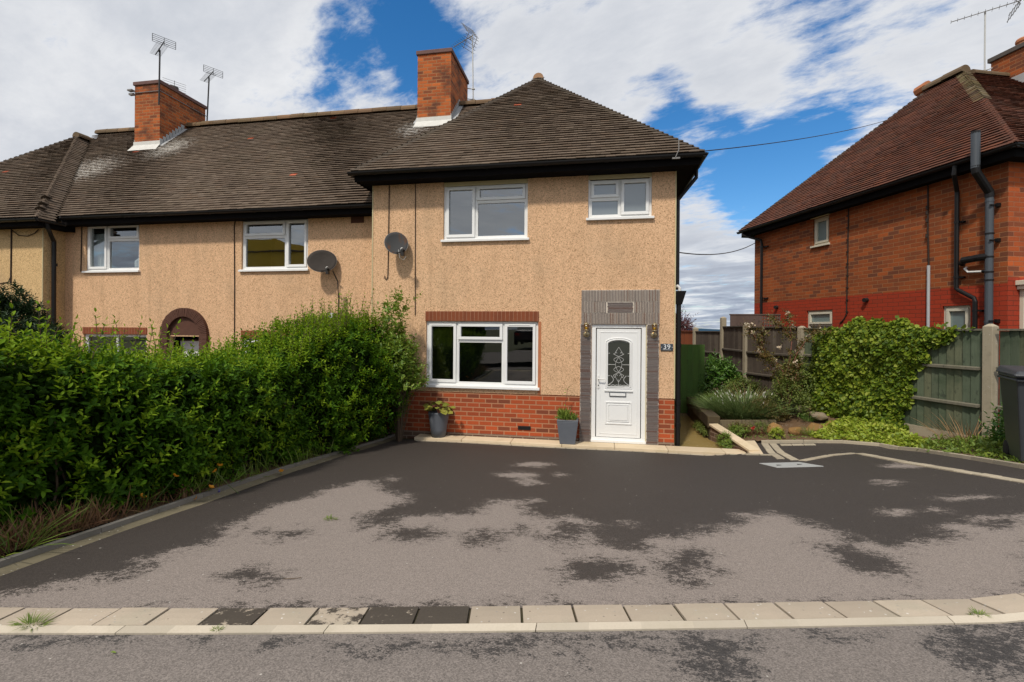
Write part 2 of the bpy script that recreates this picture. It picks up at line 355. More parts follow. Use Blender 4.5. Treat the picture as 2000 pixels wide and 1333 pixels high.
m_leaf('cover_leaf', [(.12, .19, .015), (.24, .33, .025), (.36, .43, .05), (.46, .46, .09)], .5, .3)
m_leaf('laurel_leaf', [(.035, .10, .012), (.08, .19, .025), (.18, .30, .06)], .35, .25)
m_leaf('grey_leaf', [(.07, .13, .035), (.13, .20, .06), (.22, .28, .10)], .6, .2)
m_leaf('bronze_leaf', [(.085, .050, .014), (.15, .085, .022), (.10, .11, .022), (.20, .15, .04)], .5, .25)
m_leaf('olive_leaf', [(.07, .11, .018), (.13, .175, .03), (.20, .22, .045)], .55, .25)
m_leaf('weed_leaf', [(.07, .13, .015), (.15, .23, .03), (.24, .30, .045)], .55, .3)
m_leaf('purple_leaf', [(.06, .018, .02), (.11, .03, .03), (.16, .05, .05)], .5, .25)
m_leaf('straw', [(.17, .09, .04), (.28, .16, .07), (.36, .24, .12)], .7, .2)
m_leaf('red_straw', [(.09, .040, .018), (.18, .085, .036), (.30, .18, .085)], .7, .2)
m_leaf('blossom', [(.50, .38, .22), (.62, .50, .36), (.66, .56, .48)], .7, .3)
m_leaf('orange_petal', [(.75, .28, .02), (.85, .40, .03)], .6, .3)
m_leaf('red_petal', [(.55, .02, .02), (.60, .05, .06)], .6, .3)
m_leaf('white_petal', [(.6, .6, .5), (.75, .72, .62)], .6, .3)
m_leaf('yellow_leaf', [(.14, .18, .02), (.26, .27, .04), (.33, .30, .06)], .5, .25)
m_leaf('core_shade', [(.010, .020, .005), (.018, .032, .007)], .8, .0, .1)  # near-black green that paints the shade deep inside foliage
# ------------------------------------------------------------------ object helpers
MW = {}
def thing(name, label, cat, loc=(0, 0, 0), rotz=0., group=None, kind=None):
    o = bpy.data.objects.new(name, None); COL.objects.link(o); o.empty_display_size = .1
    o.location = loc; o.rotation_euler = (0, 0, rotz)
    MW[o] = Matrix.Translation(loc) @ Matrix.Rotation(rotz, 4, 'Z')
    tag(o, label, cat, group, kind); return o
def tag(o, label=None, cat=None, group=None, kind=None):
    if label: o['label'] = label
    if cat: o['category'] = cat
    if group: o['group'] = group
    if kind: o['kind'] = kind
    return o
def box_uv(me):
    nv = len(me.loops)
    if not nv: return
    uv = me.uv_layers.new(name='UVMap')
    co = np.empty(len(me.vertices) * 3); me.vertices.foreach_get('co', co); co = co.reshape(-1, 3)
    li = np.empty(nv, int); me.loops.foreach_get('vertex_index', li)
    pn = np.empty(len(me.polygons) * 3); me.polygons.foreach_get('normal', pn); pn = pn.reshape(-1, 3)
    lt = np.empty(len(me.polygons), int); me.polygons.foreach_get('loop_total', lt)
    nl = np.repeat(pn, lt, axis=0); P = co[li]
    tx, ty = -nl[:, 1], nl[:, 0]; ln = np.hypot(tx, ty); flat = np.abs(nl[:, 2]) > .75
    ln[ln < 1e-6] = 1
    U = (P[:, 0] * tx + P[:, 1] * ty) / ln; V = P[:, 2].copy()
    U[flat] = P[flat, 0]; V[flat] = P[flat, 1]
    uv.data.foreach_set('uv', np.stack([U, V], 1).ravel())
def link(name, me, mat, parent, smooth=False):
    o = bpy.data.objects.new(name, me); COL.objects.link(o)
    if mat: me.materials.append(MATS[mat])
    if smooth: me.polygons.foreach_set('use_smooth', [True] * len(me.polygons))
    if parent is not None: o.parent = parent; MW[o] = MW[parent]
    else: MW[o] = Matrix.Identity(4)
    return o
class B:
    def __init__(s): s.v = []; s.f = []
    def pts(s, P): i = len(s.v); s.v.extend([tuple(p) for p in P]); return i
    def poly(s, P): i = s.pts(P); s.f.append(tuple(range(i, i + len(P))))
    def box(s, x0, x1, y0, y1, z0, z1, T=None):
        P = [(x0, y0, z0), (x1, y0, z0), (x1, y1, z0), (x0, y1, z0), (x0, y0, z1), (x1, y0, z1), (x1, y1, z1), (x0, y1, z1)]
        if T: P = [T(*p) for p in P]
        i = s.pts(P)
        for f in ((0, 3, 2, 1), (4, 5, 6, 7), (0, 1, 5, 4), (1, 2, 6, 5), (2, 3, 7, 6), (3, 0, 4, 7)): s.f.append(tuple(i + k for k in f))
    def hexa(s, P):
        i = s.pts(P)
        for f in ((0, 3, 2, 1), (4, 5, 6, 7), (0, 1, 5, 4), (1, 2, 6, 5), (2, 3, 7, 6), (3, 0, 4, 7)): s.f.append(tuple(i + k for k in f))
    def taper(s, c, w0, d0, w1, d1, h):
        x, y, z = c
        s.hexa([(x - w0 / 2, y - d0 / 2, z), (x + w0 / 2, y - d0 / 2, z), (x + w0 / 2, y + d0 / 2, z), (x - w0 / 2, y + d0 / 2, z),
                (x - w1 / 2, y - d1 / 2, z + h), (x + w1 / 2, y - d1 / 2, z + h), (x + w1 / 2, y + d1 / 2, z + h), (x - w1 / 2, y + d1 / 2, z + h)])
    def tube(s, path, r, n=8, cap=True):
        path = [Vector(p) for p in path]; rs = r if isinstance(r, (list, tuple)) else [r] * len(path); rings = []
        ref = None
        for k, p in enumerate(path):
            a = path[max(0, k - 1)]; b = path[min(len(path) - 1, k + 1)]; d = (b - a).normalized()
            if ref is None: ref = Vector((0, 0, 1)) if abs(d.z) < .9 else Vector((1, 0, 0))
            u = (ref - d * ref.dot(d)).normalized(); ref = u; q = d.cross(u)
            rings.append(s.pts([p + (u * math.cos(2 * math.pi * j / n) + q * math.sin(2 * math.pi * j / n)) * rs[k] for j in range(n)]))
        for a, b in zip(rings, rings[1:]):
            for j in range(n): s.f.append((a + j, a + (j + 1) % n, b + (j + 1) % n, b + j))
        if cap:
            s.f.append(tuple(rings[0] + j for j in reversed(range(n)))); s.f.append(tuple(rings[-1] + j for j in range(n)))
    def lathe(s, c, prof, n=16, M=None):
        rings = []
        for r, z in prof:
            P = [(r * math.cos(2 * math.pi * j / n), r * math.sin(2 * math.pi * j / n), z) for j in range(n)]
            P = [tuple((M @ Vector(p) if M else Vector(p)) + Vector(c)) for p in P]; rings.append(s.pts(P))
        for a, b in zip(rings, rings[1:]):
            for j in range(n): s.f.append((a + j, a + (j + 1) % n, b + (j + 1) % n, b + j))
        s.f.append(tuple(rings[0] + j for j in reversed(range(n)))); s.f.append(tuple(rings[-1] + j for j in range(n)))
    def obj(s, name, mat, parent=None, smooth=False, bevel=0., world=True, label=None):
        v = s.v
        if parent is not None and world:
            Mi = MW[parent].inverted(); v = [tuple(Mi @ Vector(p)) for p in v]
        me = bpy.data.meshes.new(name); me.from_pydata(v, [], s.f); me.update(); box_uv(me)
        o = link(name, me, mat, parent, smooth)
        if bevel:
            m = o.modifiers.new('bevel', 'BEVEL'); m.width = bevel; m.segments = 2; m.limit_method = 'ANGLE'; m.angle_limit = R(40)
        if label: o['label'] = label
        return o
def struct(o): o['kind'] = 'structure'; return o

# ---- walls with openings; T maps (along, out, up) to house space
def wall_grid(b, T, u0, u1, z0, z1, holes, depth=.09):
    us = sorted({u0, u1} | {min(max(h[k], u0), u1) for h in holes for k in (0, 1)}); zs = sorted({z0, z1} | {min(max(h[k], z0), z1) for h in holes for k in (2, 3)})
    for a, c in zip(us, us[1:]):
        for d, e in zip(zs, zs[1:]):
            m, k = (a + c) / 2, (d + e) / 2
            if any(h[0] < m < h[1] and h[2] < k < h[3] for h in holes): continue
            b.poly([T(a, 0, d), T(c, 0, d), T(c, 0, e), T(a, 0, e)])
    for h in holes:
        a, c = max(h[0], u0), min(h[1], u1); d, e = max(h[2], z0), min(h[3], z1)
        if c <= a or e <= d: continue
        b.poly([T(a, 0, d), T(a, 0, e), T(a, -depth, e), T(a, -depth, d)]); b.poly([T(c, 0, d), T(c, -depth, d), T(c, -depth, e), T(c, 0, e)])
        if h[3] <= z1: b.poly([T(a, 0, e), T(c, 0, e), T(c, -depth, e), T(a, -depth, e)])
        if h[2] >= z0: b.poly([T(a, 0, d), T(a, -depth, d), T(c, -depth, d), T(c, 0, d)])
def window(parent, T, x0, x1, z0, z1, lights, glass='glass', room='dark_interior', sill=True, world=True, curtain=None, tilt=None, fr='upvc', back=-.04, label=None):
    f = B()
    w = .032
    bx = lambda b, a, c, o0, o1, d, e: b.box(a, c, o0, o1, d, e, T)
    for a, c, d, e in ((x0, x1, z0, z0 + w), (x0, x1, z1 - w, z1), (x0, x0 + w, z0 + w, z1 - w), (x1 - w, x1, z0 + w, z1 - w)): bx(f, a, c, back - .065, back, d, e)
    for la, lc, ld, le, op in lights:
        m = .016
        for a, c, d, e in ((la, lc, ld, ld + m), (la, lc, le - m, le), (la, la + m, ld + m, le - m), (lc - m, lc, ld + m, le - m)): bx(f, a, c, back - .06, back - .003, d, e)
        if op:
            g, sw = .020, .052; o0, o1 = back - .05, back + .020
            a0, c0, d0, e0 = la + g, lc - g, ld + g, le - g
            for a, c, d, e in ((a0, c0, d0, d0 + sw), (a0, c0, e0 - sw, e0), (a0, a0 + sw, d0 + sw, e0 - sw), (c0 - sw, c0, d0 + sw, e0 - sw)): bx(f, a, c, o0, o1, d, e)
        else:
            g = .016
            for a, c, d, e in ((la + g, lc - g, ld + g, ld + g + .02), (la + g, lc - g, le - g - .02, le - g), (la + g, la + g + .02, ld + g + .02, le - g - .02), (lc - g - .02, lc - g, ld + g + .02, le - g - .02)): bx(f, a, c, back - .055, back - .010, d, e)
    wo = f.obj('window', fr, parent, world=world, bevel=.004, label=label)
    for la, lc, ld, le, op in lights:
        i = .072 if op else .036; p = B(); o = back - .024 if op else back - .038
        p.poly([T(la + i - .004, o, ld + i - .004), T(lc - i + .004, o, ld + i - .004), T(lc - i + .004, o, le - i + .004), T(la + i - .004, o, le - i + .004)])
        p.obj('pane', glass, wo, world=world)
        k = B(); t = .006   # rubber gasket
        for a, c, d, e in ((la + i - t, lc - i + t, ld + i - t, ld + i), (la + i - t, lc - i + t, le - i, le - i + t), (la + i - t, la + i, ld + i, le - i), (lc - i, lc - i + t, ld + i, le - i)): k.box(a, c, o - .01, o + .003, d, e, T)
        k.obj('gasket', 'black_paint', wo, world=world)
    if sill:
        k = B(); k.box(x0 - .035, x1 + .035, -.10, .055, z0 - .045, z0 - .004, T); k.box(x0 - .03, x1 + .03, -.08, .03, z0 - .004, z0 + .002, T)
        k.obj('sill', fr, wo, world=world, bevel=.006)
    if room:
        k = B(); dp = -1.6; g = back - .07
        k.poly([T(x0 - .5, dp, z0 - .6), T(x1 + .5, dp, z0 - .6), T(x1 + .5, dp, z1 + .1), T(x0 - .5, dp, z1 + .1)])
        k.poly([T(x0 - .5, dp, z0 - .6), T(x0, g, z0), T(x0, g, z1), T(x0 - .5, dp, z1 + .1)]); k.poly([T(x1 + .5, dp, z0 - .6), T(x1 + .5, dp, z1 + .1), T(x1, g, z1), T(x1, g, z0)])
        k.poly([T(x0 - .5, dp, z1 + .1), T(x0, g, z1), T(x1, g, z1), T(x1 + .5, dp, z1 + .1)]); k.poly([T(x0 - .5, dp, z0 - .6), T(x1 + .5, dp, z0 - .6), T(x1, g, z0), T(x0, g, z0)])
        k.obj('interior', room, wo, world=world)
    if curtain:
        k = B(); a, c, d, e = curtain; n = int((c - a) / .025)
        P = [(a + (c - a) * i / n, -.16 - .018 * math.sin(i * 1.9) - .01 * math.sin(i * .7)) for i in range(n + 1)]
        for (ua, oa), (ub, ob) in zip(P, P[1:]): k.poly([T(ua, oa, d), T(ub, ob, d), T(ub, ob, e), T(ua, oa, e)])
        k.obj('curtain', 'net_curtain', wo, world=world)
    return wo

# ---- tiled slopes: every tile is its own thin slab, courses overlap
def slope(b, O, ex, up, S, fl, fr, gauge=.100, tw=.167, lift=.026, wav=.006):
    O, ex, up = Vector(O), Vector(ex).normalized(), Vector(up).normalized(); n = ex.cross(up).normalized()
    if n.z < 0: n = -n
    nc = int(S / gauge)
    ph = random.random() * 9
    for i in range(nc):
        s0 = i * gauge; s1 = s0 + gauge * 1.45; xa, xb = fl(s0 + gauge / 2), fr(s0 + gauge / 2)
        if xb - xa < .02: continue
        off = (i % 2) * tw / 2 + random.uniform(-.004, .004)
        k0 = math.floor((xa - off) / tw); x = off + k0 * tw; cj = random.uniform(-.002, .003)
        while x < xb:
            a, c = max(x + .0015, xa), min(x + tw - .0015, xb); x += tw
            if c - a < .012: continue
            sag = wav * math.sin(a * .9 + ph + i * .05) + wav * .5 * math.sin(a * 2.3 + i * .13)
            l = lift + sag * .5 + cj + random.uniform(-.003, .0045); l2 = l + random.uniform(-.002, .002)
            ds = random.uniform(-.004, .004) + sag
            P = [O + ex * a + up * (s0 + ds) + n * l, O + ex * c + up * (s0 + ds) + n * l2, O + ex * c + up * min(s1, S + .01) + n * (-.006), O + ex * a + up * min(s1, S + .01) + n * (-.006),
                 O + ex * a + up * (s0 + ds) + n * (l - .016), O + ex * c + up * (s0 + ds) + n * (l2 - .016)]
            q = b.pts(P)
            b.f += [(q, q + 1, q + 2, q + 3), (q + 4, q + 5, q + 1, q), (q + 4, q, q + 3), (q + 1, q + 5, q + 2)]
def bonnets(b, P0, P1, wA, wB, n, w=.15, lift=.045, jit=.006):
    P0, P1, wA, wB = map(Vector, (P0, P1, wA, wB)); up = Vector((0, 0, 1))
    for i in range(n):
        a = P0.lerp(P1, i / n); c = P0.lerp(P1, (i + 1.25) / n); j = random.uniform(-jit, jit) + lift
        tl, tu = a + up * (j + .012), c + up * .012
        for wv in (wA, wB):
            e0, e1 = a + wv * w + up * (j - .012), c + wv * w + up * .006
            q = b.pts([tl, e0, e1, tu, tl - up * .02, e0 - up * .018]); b.f += [(q, q + 1, q + 2, q + 3), (q + 4, q + 5, q + 1, q), (q + 5, q + 2, q + 1)]
def ridge(b, P0, P1, seg=.40, r=.11):
    P0, P1 = Vector(P0), Vector(P1); d = (P1 - P0); L = d.length; d.normalize(); s = Vector((-d.y, d.x, 0)).normalized(); up = Vector((0, 0, 1)); n = max(1, round(L / seg))
    for i in range(n):
        a = P0 + d * (L * i / n + .004); c = P0 + d * (L * (i + 1) / n - .004); j = random.uniform(-.008, .008); rr = r + random.uniform(-.005, .005); rings = []
        for p, q in ((a, j), (c, j + random.uniform(-.006, .006))):
            rings.append(b.pts([p + s * (rr * math.cos(t)) + up * (rr * .95 * math.sin(t) - .04 + q) for t in np.linspace(-.25, math.pi + .25, 9)]))
        for k in range(8): b.f.append((rings[0] + k, rings[0] + k + 1, rings[1] + k + 1, rings[1] + k))
        for g in rings: b.f.append(tuple(g + k for k in range(9)))
def gutter(b, P0, P1, out, r=.058):
    P0, P1, out = Vector(P0), Vector(P1), Vector(out); up = Vector((0, 0, 1)); rings = []
    prof = [(r * math.cos(t), r * math.sin(t)) for t in np.linspace(math.pi, 2 * math.pi, 9)]; prof += [((r - .008) * math.cos(t), (r - .008) * math.sin(t)) for t in np.linspace(2 * math.pi, math.pi, 9)]
    for p in (P0, P1): rings.append(b.pts([p + out * (x + r) + up * y for x, y in prof]))
    m = len(prof)
    for k in range(m): b.f.append((rings[0] + k, rings[0] + (k + 1) % m, rings[1] + (k + 1) % m, rings[1] + k))
    for g in rings: b.f.append(tuple(g + k for k in range(9)))
    L = (P1 - P0).length; d = (P1 - P0).normalized(); n = max(1, int(L / 1.0))
    for i in range(n):   # brackets and union clips
        p = P0 + d * (L * (i + .5) / n)
        rg = []
        for e in (-.02, .02): rg.append(b.pts([p + d * e + out * (x * 1.12 + r) + up * (y * 1.12) for x, y in prof[:9]]))
        for k in range(8): b.f.append((rg[0] + k, rg[0] + k + 1, rg[1] + k + 1, rg[1] + k))
r2 = math.sqrt(2)

# ================================================================== END TERRACE HOUSE (number 39)
XL, XR, WY = -4.26, 1.365, 8.5
H1 = thing('terraced_house', 'pebbledashed end house with white front door, red brick plinth and pointed hipped roof', 'house', (-1.4, 8.5, 0))
Tm = lambda u, o, z: (u, WY - o, z)
UW = (-2.83, -1.225, 3.715, 4.80); SW = (-.135, .965, 4.035, 4.80); LW = (-3.155, -1.015, .985, 2.185); DW = (-.055, .885, .085, 2.145)
PL = .862
b = B(); wall_grid(b, Tm, XL, XR, PL, 4.93, [UW, SW, LW, DW])
b.poly([(XR, WY, PL), (XR, 16, PL), (XR, 16, 4.93), (XR, WY, 4.93)]); b.poly([(XL, WY, PL), (XL, WY, 4.93), (XL, 9, 4.93), (XL, 9, PL)])
b.poly([(XL, 16, -.4), (XR, 16, -.4), (XR, 16, 4.93), (XL, 16, 4.93)])
b.obj('rendered_wall', 'pebbledash', H1)
# bell-cast drip and corner beads
b = B(); b.box(XL - .004, XL + .016, WY - .010, WY + .012, PL, 4.9); b.box(XR - .014, XR + .006, WY - .010, WY + .012, PL, 4.9); b.obj('corner_bead', 'cream_paint', H1)
b = B(); Tp = lambda u, o, z: (u, WY + .012 - o, z)
wall_grid(b, Tp, XL, XR, .10, PL, [(LW[0], LW[1], LW[2], 3), (DW[0] - .2, DW[1] + .2, -1, 3)], .08)
b.poly([(XR - .012, WY + .012, -.4), (XR - .012, 16, -.4), (XR - .012, 16, PL), (XR - .012, WY + .012, PL)])
b.obj('brick_plinth', 'plinth_brick', H1)
b = B(); b.box(XL, -.27, WY - .004, WY + .1, -.4, .10); b.box(1.10, XR + .002, WY - .004, WY + .1, -.4, .10); b.obj('base_course', 'dark_brick', H1)
b = B(); b.box(-1.375, -1.14, WY + .002, WY + .05, .205, .275)
for i in range(3): b.box(-1.365, -1.15, WY - .006, WY + .02, .213 + i * .02, .222 + i * .02)
b.obj('air_brick', 'black_paint', H1)
# windows
m = -2.205
window(H1, Tm, *UW, [(UW[0] + .03, m, UW[2] + .03, UW[3] - .075, True), (m, UW[1] - .03, 4.425, UW[3] - .075, True), (m, UW[1] - .03, UW[2] + .03, 4.425, False)], room='interior', glass='glass', label='three-light upstairs window')
m = .420
window(H1, Tm, *SW, [(SW[0] + .03, m, 4.385, SW[3] - .085, True), (SW[0] + .03, m, SW[2] + .03, 4.385, False), (m, SW[1] - .03, SW[2] + .03, SW[3] - .085, True)], room=None, glass='frosted_glass', label='small obscured bathroom window')
ma, mb = -2.55, -1.662
window(H1, Tm, *LW, [(LW[0] + .03, ma, LW[2] + .03, LW[3] - .025, True), (ma, mb, 1.825, LW[3] - .025, True), (ma, mb, LW[2] + .03, 1.825, False), (mb, LW[1] - .03, LW[2] + .03, LW[3] - .025, True)], room='dark_interior', glass='glass_low', label='wide downstairs window')
b = B()
for x0, x1, z1 in ((UW[0], UW[1], UW[3]), (SW[0], SW[1], SW[3])):
    b = B(); b.box(x0 - .035, x1 + .03, WY - .075, WY + .05, z1 + .005, z1 + .058); b.box(x0 + .003, x1 - .003, WY + .015, WY + .05, z1 - .072, z1 + .004); b.obj('window_head', 'cream_paint', H1, bevel=.006)
b = B(); b.box(LW[0] - .01, LW[1] + .008, WY - .016, WY + .06, LW[3] + .006, 2.372); b.obj('soldier_course', 'soldier_brick', H1)
b = B(); b.box(LW[1] + .001, LW[1] + .055, WY - .005, WY + .06, PL, LW[3]); b.obj('window_jamb', 'terracotta', H1)
b = B(); b.box(-3.05, -2.66, WY + .012, WY + .026, 2.115, 2.13); b.box(-1.56, -1.17, WY + .012, WY + .026, 2.115, 2.13); b.obj('trickle_vent', 'upvc', H1)
# door surround of reeded tiles
b = B(); b.box(-.24, 1.105, WY - .018, WY + .05, 2.15, 2.752); b.box(-.255, -.062, WY - .018, WY + .05, .05, 2.149); b.box(.892, 1.098, WY - .018, WY + .05, .05, 2.149)
ds = b.obj('door_surround', 'tile_mortar', H1)
b = B()
def ribs_v(x0, x1, z0, z1, p=.0262):
    n = int((x1 - x0) / p)
    for i in range(n):
        x = x0 + (x1 - x0) * i / n + random.uniform(-.001, .001); o = random.uniform(.010, .016); d = random.uniform(-.006, .006)
        b.box(x + .003, x + p * .68, WY - .018 - o, WY - .017, z0 + .004 + d * .4, z1 - .004 + d * .6)
def ribs_h(x0, x1, z0, z1, p=.0236):
    n = int((z1 - z0) / p)
    for i in range(n):
        z = z0 + (z1 - z0) * i / n + random.uniform(-.001, .001); o = random.uniform(.010, .016); d = random.uniform(-.006, .006)
        b.box(x0 + .004 + d, x1 - .004 + d, WY - .018 - o, WY - .017, z + .003, z + p * .68)
zs = (2.155, 2.352, 2.548, 2.75)
ribs_v(-.24, 1.105, zs[0], zs[1]); ribs_v(-.24, .195, zs[1], zs[2]); ribs_v(.675, 1.105, zs[1], zs[2]); ribs_v(-.24, 1.105, zs[2], zs[3])
ribs_h(.215, .655, zs[1] + .008, zs[2] - .008, .030); ribs_h(-.252, -.065, .06, 2.148); ribs_h(.895, 1.096, .06, 2.148)
b.obj('reeded_tile', 'reeded_tile', ds)
b = B(); b.box(-.27, 1.09, WY - .10, WY - .02, -.2, .048); b.obj('door_step', 'black_paint', H1, bevel=.01)
# front door
FY = WY + .015
b = B(); x0, x1, z0, z1 = DW
for a, c, d, e in ((x0, x1, z1 - .065, z1), (x0, x0 + .075, z0 + .05, z1 - .065), (x1 - .075, x1, z0 + .05, z1 - .065), (x0, x1, z0, z0 + .05)): b.box(a, c, FY, FY + .07, d, e)
b.box(x0 - .004, x1 + .004, FY - .05, FY, z0 - .03, z0 + .015)
fd = b.obj('front_door', 'upvc', H1, bevel=.006)
b = B(); b.box(x1 - .004, x1 + .02, WY - .012, WY + .06, z0, z1); b.obj('door_sealant', 'cream_paint', fd)
b = B(); lx0, lx1, lz0, lz1 = x0 + .09, x1 - .09, z0 + .06, z1 - .08; LY = FY + .008
GX0, GX1, GZ0, GZ1 = .222, .618, 1.035, 1.80; gc, gw = (GX0 + GX1) / 2, (GX1 - GX0) / 2
arch = [(gc + gw * math.cos(t), GZ1 + .075 * math.sin(t)) for t in np.linspace(0, math.pi, 15)]
# leaf face with an arched opening (strip fan)
b.box(lx0, GX0, LY, LY + .04, lz0, lz1); b.box(GX1, lx1, LY, LY + .04, lz0, lz1); b.box(GX0, GX1, LY, LY + .04, lz0, GZ0)
for (xa, za), (xb, zb) in zip(arch, arch[1:]): b.hexa([(xb, LY, zb), (xa, LY, za), (xa, LY + .04, za), (xb, LY + .04, zb), (xb, LY, lz1), (xa, LY, lz1), (xa, LY + .04, lz1), (xb, LY + .04, lz1)])
b.obj('door_leaf', 'upvc', fd)
b = B()
def ring(x0, x1, z0, z1, t, o):
    for a, c, d, e in ((x0, x1, z0, z0 + t), (x0, x1, z1 - t, z1), (x0, x0 + t, z0 + t, z1 - t), (x1 - t, x1, z0 + t, z1 - t)): b.box(a, c, LY - o, LY + .002, d, e)
ring(lx0 + .055, lx1 - .055, lz0 + .055, lz1 - .055, .012, .006)
ring(.19, .648, .375, .775, .022, .012); ring(.235, .602, .42, .73, .018, .010); b.box(.262, .575, LY - .012, LY, .447, .703)
b.box(.175, .665, LY - .022, LY, .955, .985)
fr = [(GX1, GZ0), *arch, (GX0, GZ0)]
for off, rad in ((0, .014), (.026, .010)):
    pth = [(gc + (x - gc) * (1 + off / gw), LY - .004, (z + off if z > GZ0 else z - off)) for x, z in fr]; b.tube(pth + [pth[0]], rad, 6, False)
b.obj('door_moulding', 'upvc', fd, bevel=.003)
b = B(); GY = LY + .012
P = [(GX0, GY, GZ0), (GX1, GY, GZ0)] + [(x, GY, z) for x, z in arch]; b.poly(P); gp = b.obj('glass_panel', 'door_glass', fd)
b = B(); Y = GY - .004
def crv(f, n=22, r=.0035): b.tube([(gc + f(t)[0], Y, f(t)[1]) for t in np.linspace(0, 1, n)], r, 4)
zc = 1.43
for s in (1, -1):
    crv(lambda t: (s * .055 * math.sin(math.pi * t), zc - .13 + .26 * t))
    crv(lambda t: (s * (.085 * math.sin(math.pi * t * 1.5)), zc + .03 + .17 * t)); crv(lambda t: (s * (.085 * math.sin(math.pi * t * 1.5)), zc - .03 - .17 * t))
    crv(lambda t: (s * (.03 + .06 * t), zc + .20 + .02 * math.sin(6 * t))); crv(lambda t: (s * (.02 + .07 * t), zc - .20 + .03 * math.sin(7 * t)))
    crv(lambda t: (s * (.185 - .07 * math.sin(math.pi * t) - .05 * t), GZ0 + .03 + .17 * t), 14, .005); crv(lambda t: (s * .18 * t, GZ0 + .022 + .012 * abs(math.sin(9 * t))), 14, .005)
    crv(lambda t: (s * (.062 * (1 - t)), zc + .21 + .10 * t), 3); crv(lambda t: (s * (.062 * (1 - t)), zc - .21 - .10 * t), 3)
    for z in (zc, zc + .2, zc - .2): crv(lambda t: (s * (.155 + .03 * t), z), 2, .005)
    crv(lambda t: (s * (.06 + .12 * t), zc), 3, .004)
crv(lambda t: ((t - .5) * .34, GZ1 + .02 + .035 * math.sin(math.pi * t)), 12, .006); crv(lambda t: (0, GZ0 + .03 + .10 * t), 2)
b.obj('leaded_pattern', 'bright_metal', gp)
b = B(); b.box(.262, .552, LY - .016, LY + .002, .865, .940); lb = b.obj('letterbox', 'grey_pipe', fd, bevel=.005)
b = B(); b.box(.275, .539, LY - .022, LY - .014, .878, .928); b.obj('flap', 'upvc', lb, bevel=.004)
b = B(); b.box(.052, .082, LY - .014, LY, 1.00, 1.235); b.tube([(.067, LY - .01, 1.175), (.067, LY - .06, 1.175), (.18, LY - .06, 1.172)], .010, 8); b.obj('handle', 'white_plastic', fd, bevel=.004)
b = B(); b.tube([(.067, LY - .016, 1.06), (.067, LY - .019, 1.06)], .010, 10); b.obj('keyhole', 'black_paint', fd)

# roof of number 39: front hip, side slopes, ridge running back
EZ, EY, EL, ER = 4.955, 8.10, -4.52, 1.745
half = (ER - EL) / 2; AX = (EL + ER) / 2; AY = EY + half; AZ = EZ + half; SL = half * r2
b = B(); slope(b, (EL, EY, EZ), (1, 0, 0), (0, 1, 1), SL, lambda s: s / r2, lambda s: 2 * half - s / r2)
slope(b, (ER, 16.2, EZ), (0, -1, 0), (-1, 0, 1), SL, lambda s: 0, lambda s: 16.2 - EY - s / r2)
slope(b, (EL, EY, EZ), (0, 1, 0), (1, 0, 1), SL, lambda s: s / r2, lambda s: 1.0 + s / r2)
rf = b.obj('roof', 'roof_tile', H1)
b = B(); e = .012
b.poly([(EL, EY, EZ - e - .012), (ER, EY, EZ - e - .012), (AX, AY, AZ - e)]); b.poly([(ER, EY, EZ - e - .012), (ER, 16.2, EZ - e - .012), (AX, 16.2, AZ - e), (AX, AY, AZ - e)]); b.poly([(EL, EY, EZ - e - .012), (AX, AY, AZ - e), (AX, 12.4, AZ - e), (EL, 9.2, EZ - e - .012)])
b.obj('roof_felt', 'black_paint', rf)
b = B(); bonnets(b, (ER, EY, EZ), (AX, AY, AZ), (-1, 0, 0), (0, 1, 0), 44, .14, .034); b.obj('hip_tiles', 'hip_tile', rf); b = B(); bonnets(b, (EL, EY, EZ), (AX, AY, AZ), (1, 0, 0), (0, 1, 0), 44, .15, .036)
b.obj('hip_tiles', 'hip_tile', rf)
b = B(); ridge(b, (AX, AY - .02, AZ + .045), (AX, 16, AZ + .045), .4, .125); b.obj('ridge_tiles', 'buff_clay', rf)
b = B()
b.box(EL + .06, ER - .06, EY + .065, EY + .09, EZ - .17, EZ - .01); b.box(ER - .085, ER - .06, EY + .09, 16.1, EZ - .17, EZ - .01); b.box(EL + .06, EL + .085, EY + .09, 9.1, EZ - .17, EZ - .01)
b.poly([(EL + .07, EY + .08, EZ - .155), (ER - .07, EY + .08, EZ - .155), (ER - .07, 16.1, EZ - .155), (EL + .07, 9.15, EZ - .155)])
b.obj('fascia', 'black_matt', H1)
b = B(); gutter(b, (EL - .03, EY + .065, EZ - .015), (ER + .03, EY + .065, EZ - .015), (0, -1, 0)); gutter(b, (ER - .06, EY - .03, EZ - .015), (ER - .06, 16, EZ - .015), (1, 0, 0)); gutter(b, (EL + .06, 9.0, EZ - .015), (EL + .06, EY - .0, EZ - .015), (-1, 0, 0))
b.obj('gutter', 'black_gloss', H1)
PX = XR + .075
b = B(); b.tube([(ER + .0, 8.75, EZ - .05), (ER + .0, 8.75, EZ - .20), (PX - .02, 8.64, EZ - .62), (PX - .02, 8.64, 2.76)], .034, 10)
b.tube([(PX, 8.60, 2.56), (PX, 8.60, .02)], .042, 12)
for z in (1.75, .75, .36): b.tube([(PX, 8.60, z), (PX, 8.60, z + .07)], .050, 12)
b.taper((PX, 8.60, 2.50), .10, .10, .22, .20, .23); b.obj('downpipe', 'black_gloss', H1)
b = B(); b.tube([(XR - .02, 8.62, 2.80), (PX - .02, 8.58, 2.82), (PX + .01, 8.58, 2.78), (PX + .01, 8.58, 2.70)], .028, 10); b.obj('waste_pipe', 'white_plastic', H1)
